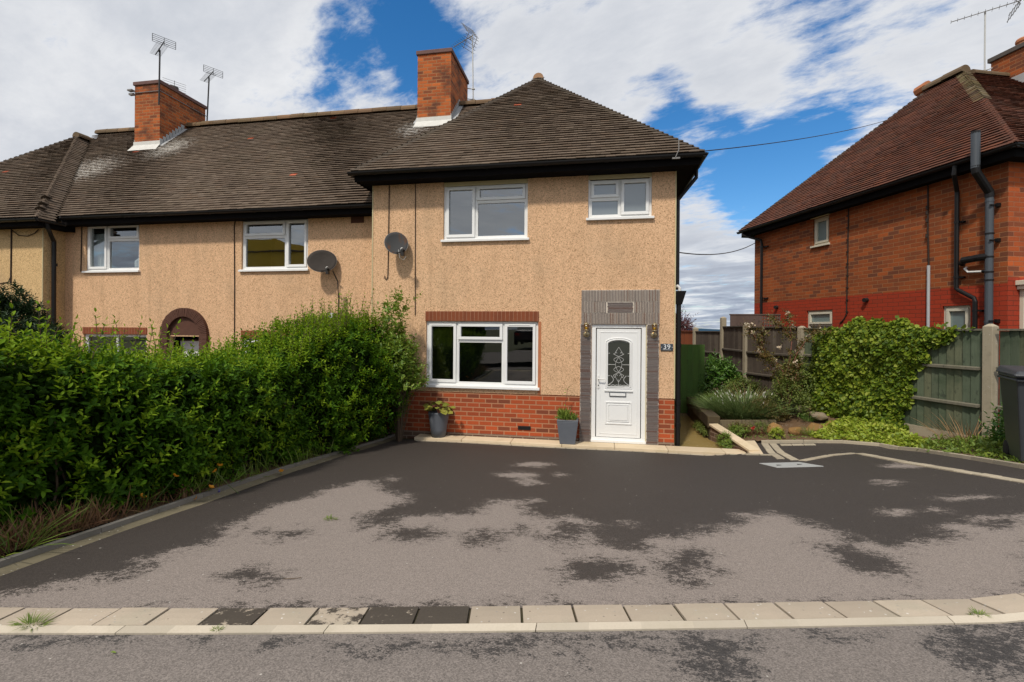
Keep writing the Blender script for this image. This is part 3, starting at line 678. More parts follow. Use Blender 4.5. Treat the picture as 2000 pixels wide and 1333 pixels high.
# chimney
def chimney(parent, x0, x1, y0, y1, zb, zt, zr, brick='chimney_brick'):
    b = B(); b.box(x0, x1, y0, y1, zb, zt - .10); c = b.obj('chimney', brick, parent)
    b = B(); b.box(x0 - .035, x1 + .035, y0 - .035, y1 + .035, zt - .10, zt); b.box(x0 + .02, x1 - .02, y0 + .02, y1 - .02, zt, zt + .03); b.obj('cap', 'cap_brick', c, bevel=.012)
    b = B(); zf = zr(y0)
    b.box(x0 - .02, x1 + .02, y0 - .016, y0, zf - .02, zf + .17); b.poly([(x0 - .05, y0 - .17, zr(y0 - .17) + .035), (x1 + .05, y0 - .17, zr(y0 - .17) + .035), (x1 + .03, y0 - .016, zf + .07), (x0 - .03, y0 - .016, zf + .07)])
    b.obj('apron_flashing', 'lead_white', c)
    n = 8; ym = (y0 + y1) / 2
    for xx, sg in ((x1, 1), (x0, -1)):
        b = B()
        for i in range(n):
            ya, yb = y0 + (ym - y0) * i / n, y0 + (ym - y0) * (i + 1) / n; b.box(min(xx, xx + sg * .014), max(xx, xx + sg * .014), ya, yb + .01, zr(ya) - .05, zr(yb) + .14)
        b.hexa([(xx, y0, zr(y0) + .02), (xx + sg * .12, y0, zr(y0) + .02), (xx + sg * .12, ym, zr(ym) + .02), (xx, ym, zr(ym) + .02), (xx, y0, zr(y0) + .05), (xx + sg * .12, y0, zr(y0) + .035), (xx + sg * .12, ym, zr(ym) + .035), (xx, ym, zr(ym) + .05)]); b.obj('stepped_flashing', 'lead', c)
    return c
TZ, TY = 4.49, 8.62
zterr = lambda y: TZ + (y - TY)
c1 = chimney(H1, -4.50, -3.615, 11.37, 12.93, 6.0, 9.11, zterr)

# ================================================================== MIDDLE TERRACE HOUSE
XM0, MY = -12.2, 9.0
H2 = thing('terraced_house', 'set back pebbledashed middle house behind the hedge with brown brick arch and satellite dish', 'house', (-8.2, 9.0, -.3))
T2 = lambda u, o, z: (u, MY - o, z)
W1 = (-7.545, -5.965, 3.285, 4.40); W2 = (-11.63, -10.16, 3.315, 4.44); G1 = (-7.52, -5.30, .55, 1.80); G2 = (-11.66, -9.95, .55, 1.86); AR = (-9.33, -8.53, -.4, 1.83)
b = B(); wall_grid(b, T2, XM0, XL, -.5, 4.5, [W1, W2, G1, G2, AR])
b.obj('rendered_wall', 'pebbledash', H2)
m = -6.505
window(H2, T2, *W1, [(W1[0] + .03, m, 4.0, W1[3] - .06, True), (W1[0] + .03, m, W1[2] + .03, 4.0, False), (m, W1[1] - .03, W1[2] + .03, W1[3] - .06, True)], room='interior', label='upstairs window nearer the projecting house')
m = -11.06
window(H2, T2, *W2, [(W2[0] + .03, m, W2[2] + .03, W2[3] - .06, True), (m, W2[1] - .03, 4.03, W2[3] - .06, True), (m, W2[1] - .03, W2[2] + .03, 4.03, False)], room='interior', curtain=(-11.6, -11.1, 3.35, 4.2), label='upstairs window with net curtain')
window(H2, T2, *G1, [(G1[0] + .03, -6.5, .6, 1.78, True), (-6.5, G1[1] - .03, .6, 1.78, False)], label='ground floor window top showing over hedge')
window(H2, T2, *G2, [(G2[0] + .03, -10.8, .6, 1.84, False), (-10.8, G2[1] - .03, .6, 1.84, False)], label='ground floor window beside the arch')
b = B()
for (x0, x1, _, z1) in (W1, W2): b = B(); b.box(x0 - .04, x1 + .03, MY - .07, MY + .05, z1 + .004, z1 + .05); b.box(x0 + .003, x1 - .003, MY + .015, MY + .05, z1 - .06, z1 + .003); b.obj('window_head', 'cream_paint', H2, bevel=.006)
b = B(); b.box(G1[0] - .02, G1[1] + .02, MY - .014, MY + .05, 1.806, 1.972); b.obj('soldier_course', 'soldier_brick', H2)
b = B(); b.box(G2[0] - .02, G2[1] + .02, MY - .014, MY + .05, 1.866, 2.02); b.obj('soldier_course', 'soldier_brick', H2)
b = B(); ACX, ACZ = -8.93, 1.86; n = 44
for i in range(n):
    t0, t1 = math.pi * i / n + .008, math.pi * (i + 1) / n - .008; j = random.uniform(-.004, .006)
    q = [(ACX + rr * math.cos(t), y, ACZ + rr * math.sin(t)) for y in (MY - .075 - j, MY + .05) for rr, t in ((.41, t0), (.60, t0), (.60, t1), (.41, t1))]; b.hexa(q)
for s in (-1, 1):
    for k in range(14): b.box(ACX + s * .505 - .095, ACX + s * .505 + .095, MY - .075, MY + .05, ACZ - .085 * (k + 1) + .006, ACZ - .085 * k)
ao = b.obj('brick_arch', 'vent_brown', H2)
b = B(); b.poly([(ACX + .415 * math.cos(t), MY - .006, ACZ + .415 * math.sin(t)) for t in np.linspace(0, math.pi, 24)]); b.box(-9.31, -8.55, MY + .25, MY + .30, 1.725, 1.755); b.obj('arch_panel', 'vent_brown', ao)
b = B(); b.box(-9.32, -8.54, MY + .26, MY + .32, -.3, 1.725); b.obj('front_door', 'upvc', H2)
b = B(); b.box(-4.985, -4.70, MY - .012, MY + .02, 4.215, 4.40)
for i in range(8): b.box(-4.975, -4.71, MY - .024, MY - .010, 4.225 + i * .021, 4.238 + i * .021)
b.obj('air_vent', 'vent_brown', H2)
RX0 = -15.24; TH = 12.145 - TY; S2 = TH * r2; EXL = -11.87
def fl2(s): return EXL - s / r2 + .0 if s / r2 > .0 else EXL
def fr2(s):
    z = TZ + s / r2
    return XL if z < EZ - .02 else EL + (z - EZ) + .10
b = B(); slope(b, (0, TY, TZ), (1, 0, 0), (0, 1, 1), S2, fl2, fr2, wav=.011); slope(b, (0, 12.145 * 2 - TY, TZ), (-1, 0, 0), (0, -1, 1), S2, lambda s: 1.4, lambda s: 15.2)
rf = b.obj('roof', 'roof_tile_streaked', H2)
b = B(); e = .014; zr = TZ + TH
b.poly([(EXL, TY, TZ - e - .012), (XL, TY, TZ - e - .012), (XL, 9.3, TZ + .68 - e), (-1.4, 12.145, zr - e), (RX0, 12.145, zr - e)]); b.poly([(RX0, 12.145, zr - e), (-1.4, 12.145, zr - e), (-1.4, 15.67, TZ - e - .012), (RX0, 15.67, TZ - e - .012)]); b.obj('roof_felt', 'black_paint', rf)
b = B(); ridge(b, (RX0, 12.145, zr + .045), (-1.9, 12.145, zr + .045), .42, .125); b.obj('ridge_tiles', 'ridge_tile', rf)
b = B(); b.box(XM0 + .3, XL - .002, TY + .065, TY + .09, TZ - .17, TZ - .01); b.poly([(XM0, TY + .08, TZ - .15), (XL, TY + .08, TZ - .15), (XL, 9.1, TZ - .15), (XM0, 9.1, TZ - .15)]); b.obj('fascia', 'black_matt', H2)
b = B(); gutter(b, (-11.75, TY + .065, TZ - .015), (XL - .005, TY + .065, TZ - .015), (0, -1, 0)); b.obj('gutter', 'black_gloss', H2)
c2 = chimney(H2, -12.83, -12.0, 11.2, 12.75, 6.0, 8.93, zterr)
b = B(); b.lathe((-12.5, 12.1, 8.93), [(.13, 0), (.12, .10), (.105, .20), (.135, .22), (.135, .30), (.10, .31)], 16); b.obj('chimney_pot', 'chimney_cap', c2, smooth=False)
b = B(); b.tube([(-12.86, 11.18, 8.62), (-11.97, 11.18, 8.62)], .012, 6); b.tube([(-11.98, 11.18, 8.62), (-11.98, 12.8, 8.62)], .012, 6)
b.box(-12.95, -12.83, 11.12, 11.2, 8.55, 8.60); b.box(-12.98, -12.83, 11.10, 11.2, 8.66, 8.70); b.obj('lashing_band', 'aerial_metal', c2)

# ================================================================== LEFT PROJECTING HOUSE
LY0, ZE3, EY3, HF = 8.55, 4.37, 8.19, 3.30
H3 = thing('terraced_house', 'projecting pebbledashed house at the far left with hipped roof and black downpipe', 'house', (-15.2, 8.55, -.4))
b = B(); X3 = -17.9
b.poly([(X3, LY0, -.6), (XM0, LY0, -.6), (XM0, LY0, ZE3), (X3, LY0, ZE3)]); b.poly([(XM0, LY0, -.6), (XM0, 9.0, -.6), (XM0, 9.0, ZE3 + .1), (XM0, LY0, ZE3)]); b.poly([(X3, 15, -.6), (X3, LY0, -.6), (X3, LY0, ZE3), (X3, 15, ZE3)]); b.poly([(X3, 15, -.6), (XM0, 15, -.6), (XM0, 15, ZE3), (X3, 15, ZE3)])
b.obj('rendered_wall', 'pebbledash_yellow', H3)
b = B(); b.box(XM0 - .012, XM0 + .006, LY0 - .008, LY0 + .012, -.5, ZE3 - .1); b.obj('corner_bead', 'cream_paint', H3)
ER3, EL3 = EXL, EXL - 2 * HF; AX3 = EXL - HF; AY3 = EY3 + HF; AZ3 = ZE3 + HF; SL3 = HF * r2
b = B(); slope(b, (EL3, EY3, ZE3), (1, 0, 0), (0, 1, 1), SL3, lambda s: s / r2, lambda s: 2 * HF - s / r2, wav=.012)
yv = lambda s: TY - .12 + s / r2
slope(b, (ER3, 0, ZE3), (0, -1, 0), (-1, 0, 1), SL3, lambda s: -(yv(s) + .02), lambda s: -(EY3 + s / r2), wav=.012)
slope(b, (EL3, 0, ZE3), (0, 1, 0), (1, 0, 1), SL3, lambda s: EY3 + s / r2, lambda s: 15)
rf = b.obj('roof', 'roof_tile', H3)
b = B(); b.poly([(EL3, EY3, ZE3 - e), (ER3, EY3, ZE3 - e), (AX3, AY3, AZ3 - e)]); b.poly([(ER3, EY3, ZE3 - e), (ER3, yv(0), ZE3 - e), (AX3, yv(SL3), AZ3 - e), (AX3, AY3, AZ3 - e)]); b.poly([(EL3, EY3, ZE3 - e), (AX3, AY3, AZ3 - e), (AX3, 15, AZ3 - e), (EL3, 15, ZE3 - e)])
b.obj('roof_felt', 'black_paint', rf)
b = B(); bonnets(b, (ER3, EY3, ZE3), (AX3, AY3, AZ3), (-1, 0, 0), (0, 1, 0), 46, .085, .030, .010); b.obj('hip_tiles', 'roof_tile', rf); b = B(); bonnets(b, (EL3, EY3, ZE3), (AX3, AY3, AZ3), (1, 0, 0), (0, 1, 0), 46, .16, .034)
b.obj('hip_tiles', 'hip_tile', rf)
for i in (3, 5, 8):   # slipped hip tiles near the eaves
    b = B(); a = Vector((ER3, EY3, ZE3)).lerp(Vector((AX3, AY3, AZ3)), i / 46) + Vector((.02, -.02, .05)); b.hexa([a + Vector(p) for p in ((-.14, -.02, -.01), (.01, -.03, .035), (.03, .12, .0), (-.12, .12, -.02), (-.14, -.02, .004), (.01, -.03, .05), (.03, .12, .014), (-.12, .12, -.004))]); b.obj('slipped_tile', 'hip_tile', rf)

b = B(); ridge(b, (AX3, AY3 - .05, AZ3 + .04), (AX3 - .0, yv(SL3) + .3, AZ3 + .04), .42, .12); b.obj('ridge_tiles', 'ridge_tile', rf)
b = B(); b.box(EL3 + .06, ER3 - .05, EY3 + .065, EY3 + .09, ZE3 - .16, ZE3 - .01); b.box(ER3 - .075, ER3 - .05, EY3 + .09, 9.0, ZE3 - .16, ZE3 - .01); b.poly([(EL3 + .07, EY3 + .08, ZE3 - .14), (ER3 - .06, EY3 + .08, ZE3 - .14), (ER3 - .06, 9.05, ZE3 - .14), (EL3 + .07, 9.05, ZE3 - .14)]); b.obj('fascia', 'black_matt', H3)
b = B(); gutter(b, (EL3, EY3 + .065, ZE3 - .015), (ER3 + .03, EY3 + .065, ZE3 - .015), (0, -1, 0)); gutter(b, (ER3 - .05, EY3 - .02, ZE3 - .015), (ER3 - .05, 8.75, ZE3 - .015), (1, 0, 0)); b.obj('gutter', 'black_gloss', H3)
b = B(); b.tube([(-11.92, 8.42, ZE3 - .05), (-11.92, 8.44, ZE3 - .16), (XM0 + .09, 8.70, ZE3 - .42), (XM0 + .09, 8.72, -.4)], .042, 10)
for z in (3.4, 1.9): b.tube([(XM0 + .09, 8.72, z), (XM0 + .09, 8.72, z + .06)], .052, 10)
b.obj('downpipe', 'black_gloss', H3)

# ================================================================== BRICK HOUSE ON THE RIGHT (local frame: x into the house, y away)
RA = math.atan2(.33, .944)
H4 = thing('brick_house', 'brown brick house on the right with red painted lower wall and red tiled hipped roof', 'house', (6.83, 9.23, 0), RA)
T4 = lambda u, o, z: (-o, -u, z)           # side wall, u = -distance from the front corner
T5 = lambda u, o, z: (u, -o, z)            # front wall
kw = dict(world=False); PB = 2.885; TOPZ = 5.0; LEN = 6.36
UW4 = (-4.145, -3.65, 4.225, 4.915); LWA = (-4.33, -3.53, 1.75, 2.588); LWB = (-1.03, -.555, 1.45, 2.545)
b = B(); wall_grid(b, T4, -LEN, 0, PB, TOPZ, [UW4]); b.poly([(0, LEN, PB), (9, LEN, PB), (9, LEN, TOPZ), (0, LEN, TOPZ)]); b.obj('brick_wall', 'brown_brick', H4, **kw)
b = B(); wall_grid(b, T4, -LEN, 0, -.2, PB, [LWA, LWB]); b.poly([(0, LEN, -.2), (9, LEN, -.2), (9, LEN, PB), (0, LEN, PB)]); b.obj('painted_wall', 'painted_brick', H4, **kw)
FD, FW = (.36, 1.3, .3, 2.85), (.5, 1.7, 4.15, 4.95)
b = B(); wall_grid(b, T5, 0, 9, PB + .1, TOPZ, [FW]); b.obj('front_wall', 'orange_brick', H4, **kw)
b = B(); wall_grid(b, T5, 0, 9, -.2, PB + .1, [FD]); b.obj('painted_front', 'painted_brick', H4, **kw)
window(H4, T4, *UW4, [(UW4[0] + .03, UW4[1] - .03, UW4[2] + .03, UW4[3] - .03, True)], glass='blind_glass', room=None, fr='aged_upvc', world=False, label='small upstairs side window')
window(H4, T4, *LWA, [(LWA[0] + .03, LWA[1] - .03, 2.22, LWA[3] - .03, True), (LWA[0] + .03, LWA[1] - .03, LWA[2] + .03, 2.22, False)], glass='blind_glass', room=None, fr='aged_upvc', sill=False, world=False, label='side window half hidden by fence')
window(H4, T4, *LWB, [(LWB[0] + .03, LWB[1] - .03, LWB[2] + .03, LWB[3] - .03, True)], glass='blind_glass', room=None, fr='aged_upvc', sill=False, world=False, label='side window nearest the front corner')
window(H4, T5, *FW, [(FW[0] + .03, FW[1] - .03, FW[2] + .03, FW[3] - .03, True)], world=False, label='front upstairs window')
b = B(); b.box(.25, .42, -.06, .05, .3, 2.84); b.box(.42, 1.3, .0, .06, .3, 2.84); b.box(.15, 1.5, -.24, .0, 2.85, 2.93); b.box(.185, 1.5, -.17, .0, 2.78, 2.848); b.obj('door_canopy', 'aged_upvc', H4, bevel=.008, **kw)
b = B(); b.box(-.04, .02, -4.19 * -1 - .06, 4.19, 4.20, 4.94); b.v = []; b.f = []
b.box(-.05, .03, 3.62, 4.18, 4.918, 4.95); b.obj('window_head', 'cream_paint', H4, **kw)
EZ4, OV, WH = 5.115, .30, 3.1; L4 = LEN + .36; S4 = WH * r2; RE = L4 - WH
e = .014
b = B(); y0 = -OV; x0 = -OV
slope(b, (x0, 0, EZ4), (0, 1, 0), (1, 0, 1), S4, lambda s: y0 + s / r2, lambda s: L4 - s / r2, .098)
slope(b, (0, y0, EZ4), (1, 0, 0), (0, 1, 1), S4, lambda s: x0 + s / r2, lambda s: 9, .098)
slope(b, (0, L4, EZ4), (-1, 0, 0), (0, -1, 1), S4, lambda s: -9, lambda s: OV - s / r2, .098)
rf = b.obj('roof', 'red_roof_tile', H4, **kw)
b = B(); ax, ay0, ay1, az = x0 + WH, y0 + WH, L4 - WH, EZ4 + WH
b.poly([(x0, y0, EZ4 - e), (x0, L4, EZ4 - e), (ax, ay1, az - e), (ax, ay0, az - e)]); b.poly([(x0, y0, EZ4 - e), (ax, ay0, az - e), (9, ay0, az - e), (9, y0, EZ4 - e)]); b.poly([(x0, L4, EZ4 - e), (9, L4, EZ4 - e), (9, ay1, az - e), (ax, ay1, az - e)]); b.poly([(ax, ay0, az - e), (ax, ay1, az - e), (9, ay1, az - e), (9, ay0, az - e)]); b.obj('roof_felt', 'black_paint', rf, **kw)
b = B(); P0, P1 = Vector((x0, y0, EZ4)), Vector((ax, ay0, az)); Pm = P0.lerp(P1, .52)
bonnets(b, P0, Pm, (1, 0, 0), (0, 1, 0), 23, .10, .032, .004); b.obj('hip_tiles', 'red_roof_tile', rf, **kw); b = B(); bonnets(b, (x0, L4, EZ4), (ax, ay1, az), (0, -1, 0), (1, 0, 0), 44, .13, .03, .005); b.obj('hip_tiles', 'hip_tile', rf, **kw)
b = B(); bonnets(b, Pm, P1, (1, 0, 0), (0, 1, 0), 21, .19, .045, .008); b.obj('mossy_hip_tiles', 'mossy_tile', rf, **kw)
b = B(); ridge(b, (ax, ay0 - .05, az + .06), (ax, ay1 + .05, az + .06), .46, .14); b.obj('ridge_tiles', 'ridge_tile', rf, **kw)
b = B(); b.tube([(ax, ay0 - .05 + .85, az + .10), (ax + .02, ay0 + 1.1, az + .07)], .13, 8); b.obj('broken_ridge_tile', 'terracotta', rf, **kw)
b = B(); ridge(b, (ax + .2, ay0, az + .03), (9, ay0, az + .03), .46, .10); b.obj('ridge_tiles', 'ridge_tile', rf, **kw)
b = B(); b.box(x0 + .065, x0 + .09, y0 + .07, L4 - .06, EZ4 - .20, EZ4 - .01); b.box(x0 + .09, 9, y0 + .065, y0 + .09, EZ4 - .20, EZ4 - .01); b.box(x0 + .09, 9, L4 - .09, L4 - .065, EZ4 - .2, EZ4 - .01)
b.poly([(x0 + .08, y0 + .08, EZ4 - .185), (x0 + .08, L4 - .08, EZ4 - .185), (.3, L4 - .08, EZ4 - .185), (.3, y0 + .08, EZ4 - .185)]); b.poly([(.3, y0 + .08, EZ4 - .185), (.3, .1, EZ4 - .185), (9, .1, EZ4 - .185), (9, y0 + .08, EZ4 - .185)]); b.obj('fascia', 'black_matt', H4, **kw)
b = B(); gutter(b, (x0 + .065, y0 - .03, EZ4 - .02), (x0 + .065, L4 + .02, EZ4 - .02), (-1, 0, 0)); gutter(b, (9, y0 + .065, EZ4 - .02), (x0 - .03, y0 + .065, EZ4 - .02), (0, -1, 0)); b.obj('gutter', 'black_gloss', H4, **kw)
b = B(); b.tube([(-.10, .20, .3), (-.10, .20, 4.40)], .055, 14); b.tube([(-.40, .20, 4.86), (-.40, .20, 5.46)], .062, 14)
for z in (4.30, 2.22): b.tube([(-.10, .20, z), (-.10, .20, z + .03)], .060, 12)
so4 = b.obj('soil_pipe', 'grey_pipe', H4, **kw)
b = B(); b.tube([(-.10, .20, 4.38), (-.11, .20, 4.47), (-.39, .20, 4.80), (-.40, .20, 4.90)], .064, 12); b.tube([(-.40, .20, 5.45), (-.40, .20, 5.49)], .064, 10)
b.obj('pipe_bend', 'black_gloss', so4, **kw)
for z in (3.74, 3.34, 3.08, 2.94): b = B(); b.tube([(-.10, .20, z), (-.10, .20, z + .025)], .063, 12); b.obj('pipe_collar', 'black_gloss', so4, **kw)
b = B()
b.tube([(-.10, .20, 3.36), (-.12, .32, 3.36), (-.12, .58, 3.345), (-.05, .66, 3.30)], [.06, .062, .062, .05], 12); b.tube([(-.10, .18, 3.12), (-.10, .30, 3.115)], .028, 8)
b.obj('branch_pipe', 'black_gloss', so4, **kw)
for z in (4.22, 3.62, 2.24): b = B(); b.box(-.17, -.0, .13, .155, z, z + .02); b.box(-.06, .0, .10, .15, z - .02, z + .04); b.obj('pipe_bracket', 'black_gloss', so4, **kw)
b = B(); b.tube([(-.09, .32, 3.115), (-.09, .53, 3.13), (-.07, .60, 3.20), (-.02, .61, 3.23)], .019, 8); b.obj('waste_pipe', 'white_plastic', so4, **kw)
b = B(); b.tube([(-.29, .60, EZ4 - .06), (-.29, .62, EZ4 - .22), (-.07, .735, 4.62), (-.07, .735, 2.86), (-.07, .70, 2.82), (-.07, .45, 2.66), (-.07, .43, 2.60), (-.07, .43, .3)], .036, 10)
for y, z in ((.735, 4.05), (.735, 3.04), (.43, 2.42)): b.tube([(-.07, y, z), (-.07, y, z + .04)], .044, 10); b.box(-.06, .0, y - .10, y - .04, z, z + .03)
b.obj('downpipe', 'black_gloss', H4, **kw)
b = B(); b.tube([(-.29, 6.52, EZ4 - .05), (-.29, 6.50, EZ4 - .16), (-.07, 5.98, 4.72), (-.07, 5.96, 4.60), (-.07, 5.96, .3)], .038, 10)
for z in (4.50, 3.0): b.tube([(-.07, 5.96, z), (-.07, 5.96, z + .05)], .047, 10); b.box(-.05, 0, 5.75, 5.92, z, z + .03)
b.obj('downpipe', 'black_gloss', H4, **kw)
b = B(); b.tube([(-.03, 1.263, .8), (-.03, 1.263, 3.35)], .026, 10); b.obj('conduit', 'silver_conduit', H4, **kw)
b = B(); b.tube([(-.015, 3.09, 4.95), (-.015, 3.10, 3.6), (-.015, 3.12, 2.45), (-.02, 3.2, 2.33), (-.02, 3.3, 2.25)], .014, 6); b.tube([(-.015, 1.30, 4.95), (-.018, 1.29, 4.0), (-.015, 1.27, 3.33)], .014, 6)
for z in np.arange(2.5, 4.9, .28): b.box(-.035, 0, 3.085, 3.13, z, z + .03)
for z in (4.45, 4.35, 4.2, 3.9): b.tube([(-.03, 1.30, z), (-.03, 1.30, z + .07)], .022, 6)
b.obj('wall_cable', 'cable', H4, **kw)
b = B()
for y, z in ((5.38, 2.735), (2.60, 2.765)): b.tube([(-.01, y, z), (-.09, y, z - .01)], .048, 12)
b.obj('vent_cowl', 'black_paint', H4, **kw)
b = B(); cx0, cy0, cy1 = 4.0, 1.35, 3.1; b.box(cx0, cx0 + .95, cy0, cy1, 7.2, 8.72); c4 = b.obj('chimney', 'brown_brick', H4, **kw)
b = B(); b.box(cx0 - .05, cx0 + 1.0, cy0 - .05, cy1 + .05, 8.72, 8.83); b.box(cx0 + .05, cx0 + .9, cy0 + .05, cy1 - .05, 8.83, 8.87); b.obj('cap', 'chimney_cap', c4, bevel=.012, **kw)
for y in (2.62, 1.75):
    b = B(); b.lathe((cx0 + .3, y, 8.86), [(.15, 0), (.14, .10), (.165, .12), (.165, .17), (.15, .20), (.08, .22)], 18); b.obj('chimney_pot', 'terracotta', c4, **kw)
b = B(); b.box(cx0 - .02, cx0, cy0, cy1 - .3, 7.9, 8.12); b.obj('stepped_flashing', 'lead', c4, **kw)
# ================================================================== GROUND
def gz(X, Y):
    X = np.asarray(X, float); Y = np.asarray(Y, float)
    t = np.where(Y < 1.6, 6.55 / 6.2 + (1.6 - Y) * .02 / .76, np.maximum(0, (8.15 - Y) / 6.2))
    return t * (.76 + .04 * np.clip(X, -6, 6)) + .09 * np.maximum(0, np.minimum(X, 7) - 1.8)
g1 = lambda x, y: float(gz(x, y))
fe = lambda x: 2.065 + .1845 * x + .0086 * x * x         # the line of the pin kerb
def grid_mesh(name, mat, XX, YY, ZZ, wet=None, keep=None):
    nx, ny = XX.shape; co = np.stack([XX, YY, ZZ], -1).reshape(-1, 3)
    i, j = np.meshgrid(np.arange(nx - 1), np.arange(ny - 1), indexing='ij'); a = (i * ny + j).ravel()
    F = np.stack([a, a + ny, a + ny + 1, a + 1], 1)
    if keep is not None: F = F[keep[:-1, :-1].ravel() & keep[1:, 1:].ravel()]
    me = bpy.data.meshes.new(name); me.from_pydata(co.tolist(), [], F.tolist()); me.update()
    if wet is not None:
        at = me.attributes.new('wet', 'FLOAT', 'POINT'); at.data.foreach_set('value', np.asarray(wet, np.float32).ravel())
    o = link(name, me, mat, None, True); return struct(o)
def sdist(P, poly):
    P = np.asarray(P); q = np.array(poly); d = np.full(len(P), 1e9); ins = np.zeros(len(P), bool)
    for a, b in zip(q, np.roll(q, -1, 0)):
        e = b - a; w = P - a; t = np.clip((w @ e) / max(1e-9, e @ e), 0, 1); d = np.minimum(d, np.hypot(*(w - t[:, None] * e).T))
        c = ((a[1] > P[:, 1]) != (b[1] > P[:, 1])); 
        with np.errstate(divide='ignore', invalid='ignore'): c &= P[:, 0] < (b[0] - a[0]) * (P[:, 1] - a[1]) / (b[1] - a[1]) + a[0]
        ins ^= c
    return np.where(ins, -d, d)
DRY=[(-3.1,1.87),(-2.85,1.95),(-2.84,2.06),(-2.69,2.19),(-2.6,2.35),(-2.68,2.59),(-2.56,2.75),(-2.59,2.95),(-2.73,3.27),(-2.77,3.53),(-2.79,3.77),(-2.66,4.04),(-2.61,4.3),(-2.55,4.69),(-2.39,4.78),(-1.92,4.32),(-1.69,4.12),(-1.76,3.86),(-1.86,3.63),(-1.69,3.28),(-1.55,3.41),(-1.47,3.62),(-1.28,3.7),(-1.05,3.66),(-0.95,3.92),(-0.95,4.14),(-0.75,4.33),(-0.53,4.31),(-0.6,3.95),(-0.44,3.77),(-0.18,3.82),(-0.03,3.63),(-0.03,3.4),(0.14,3.15),(0.3,3.14),(0.53,3.39),(0.68,3.5),(0.85,3.61),(0.99,3.83),(1.15,3.89),(1.25,4.09),(1.44,4.26),(1.56,4.15),(1.6,3.93),(1.73,3.82),(1.69,3.56),(1.82,3.56),(1.89,3.41),(2.03,3.45),(2.22,3.48),(2.41,3.63),(2.49,3.84),(2.76,4.02),(2.87,4.03),(2.98,3.98),(3.31,4.07),(2.18,2.67),(-0.37,2.18),(-2.91,1.75)]
WET=[[(-1.78,2.38),(-1.76,2.33),(-1.8,2.29),(-1.87,2.28),(-1.96,2.3),(-2.02,2.34),(-2.04,2.4),(-2.0,2.44),(-1.93,2.45),(-1.84,2.43)],[(0.27,2.75),(0.22,2.65),(0.1,2.58),(-0.03,2.56),(-0.14,2.59),(-0.19,2.68),(-0.15,2.79),(-0.03,2.88),(0.12,2.9),(0.23,2.85)],[(0.69,2.95),(0.63,2.79),(0.55,2.7),(0.47,2.69),(0.41,2.76),(0.41,2.9),(0.46,3.06),(0.55,3.18),(0.65,3.2),(0.7,3.1)],[(1.5,3.42),(1.68,3.47),(1.74,3.26),(1.74,3.04),(1.55,2.88),(1.47,2.92),(1.48,3.17)],[(-0.64,3.18),(-0.64,3.11),(-0.68,3.07),(-0.73,3.06),(-0.78,3.09),(-0.81,3.15),(-0.81,3.22),(-0.78,3.26),(-0.72,3.27),(-0.67,3.24)],[(-0.41,3.42),(-0.42,3.36),(-0.46,3.33),(-0.51,3.32),(-0.55,3.34),(-0.57,3.39),(-0.57,3.44),(-0.53,3.48),(-0.48,3.49),(-0.43,3.47)],[(-0.02,3.43),(-0.05,3.28),(-0.12,3.18),(-0.21,3.16),(-0.29,3.24),(-0.33,3.38),(-0.32,3.55),(-0.24,3.67),(-0.14,3.69),(-0.06,3.6)],[(-1.06,3.23),(-1.07,3.14),(-1.16,3.08),(-1.29,3.06),(-1.42,3.09),(-1.5,3.16),(-1.5,3.26),(-1.41,3.33),(-1.27,3.35),(-1.13,3.32)],[(-2.04,3.1),(-2.04,3.04),(-2.09,3.0),(-2.18,2.99),(-2.27,3.01),(-2.34,3.05),(-2.35,3.11),(-2.3,3.15),(-2.2,3.17),(-2.1,3.15)],[(2.94,3.83),(2.88,3.78),(2.8,3.75),(2.73,3.76),(2.7,3.81),(2.72,3.87),(2.79,3.92),(2.87,3.95),(2.94,3.94),(2.97,3.89)]]
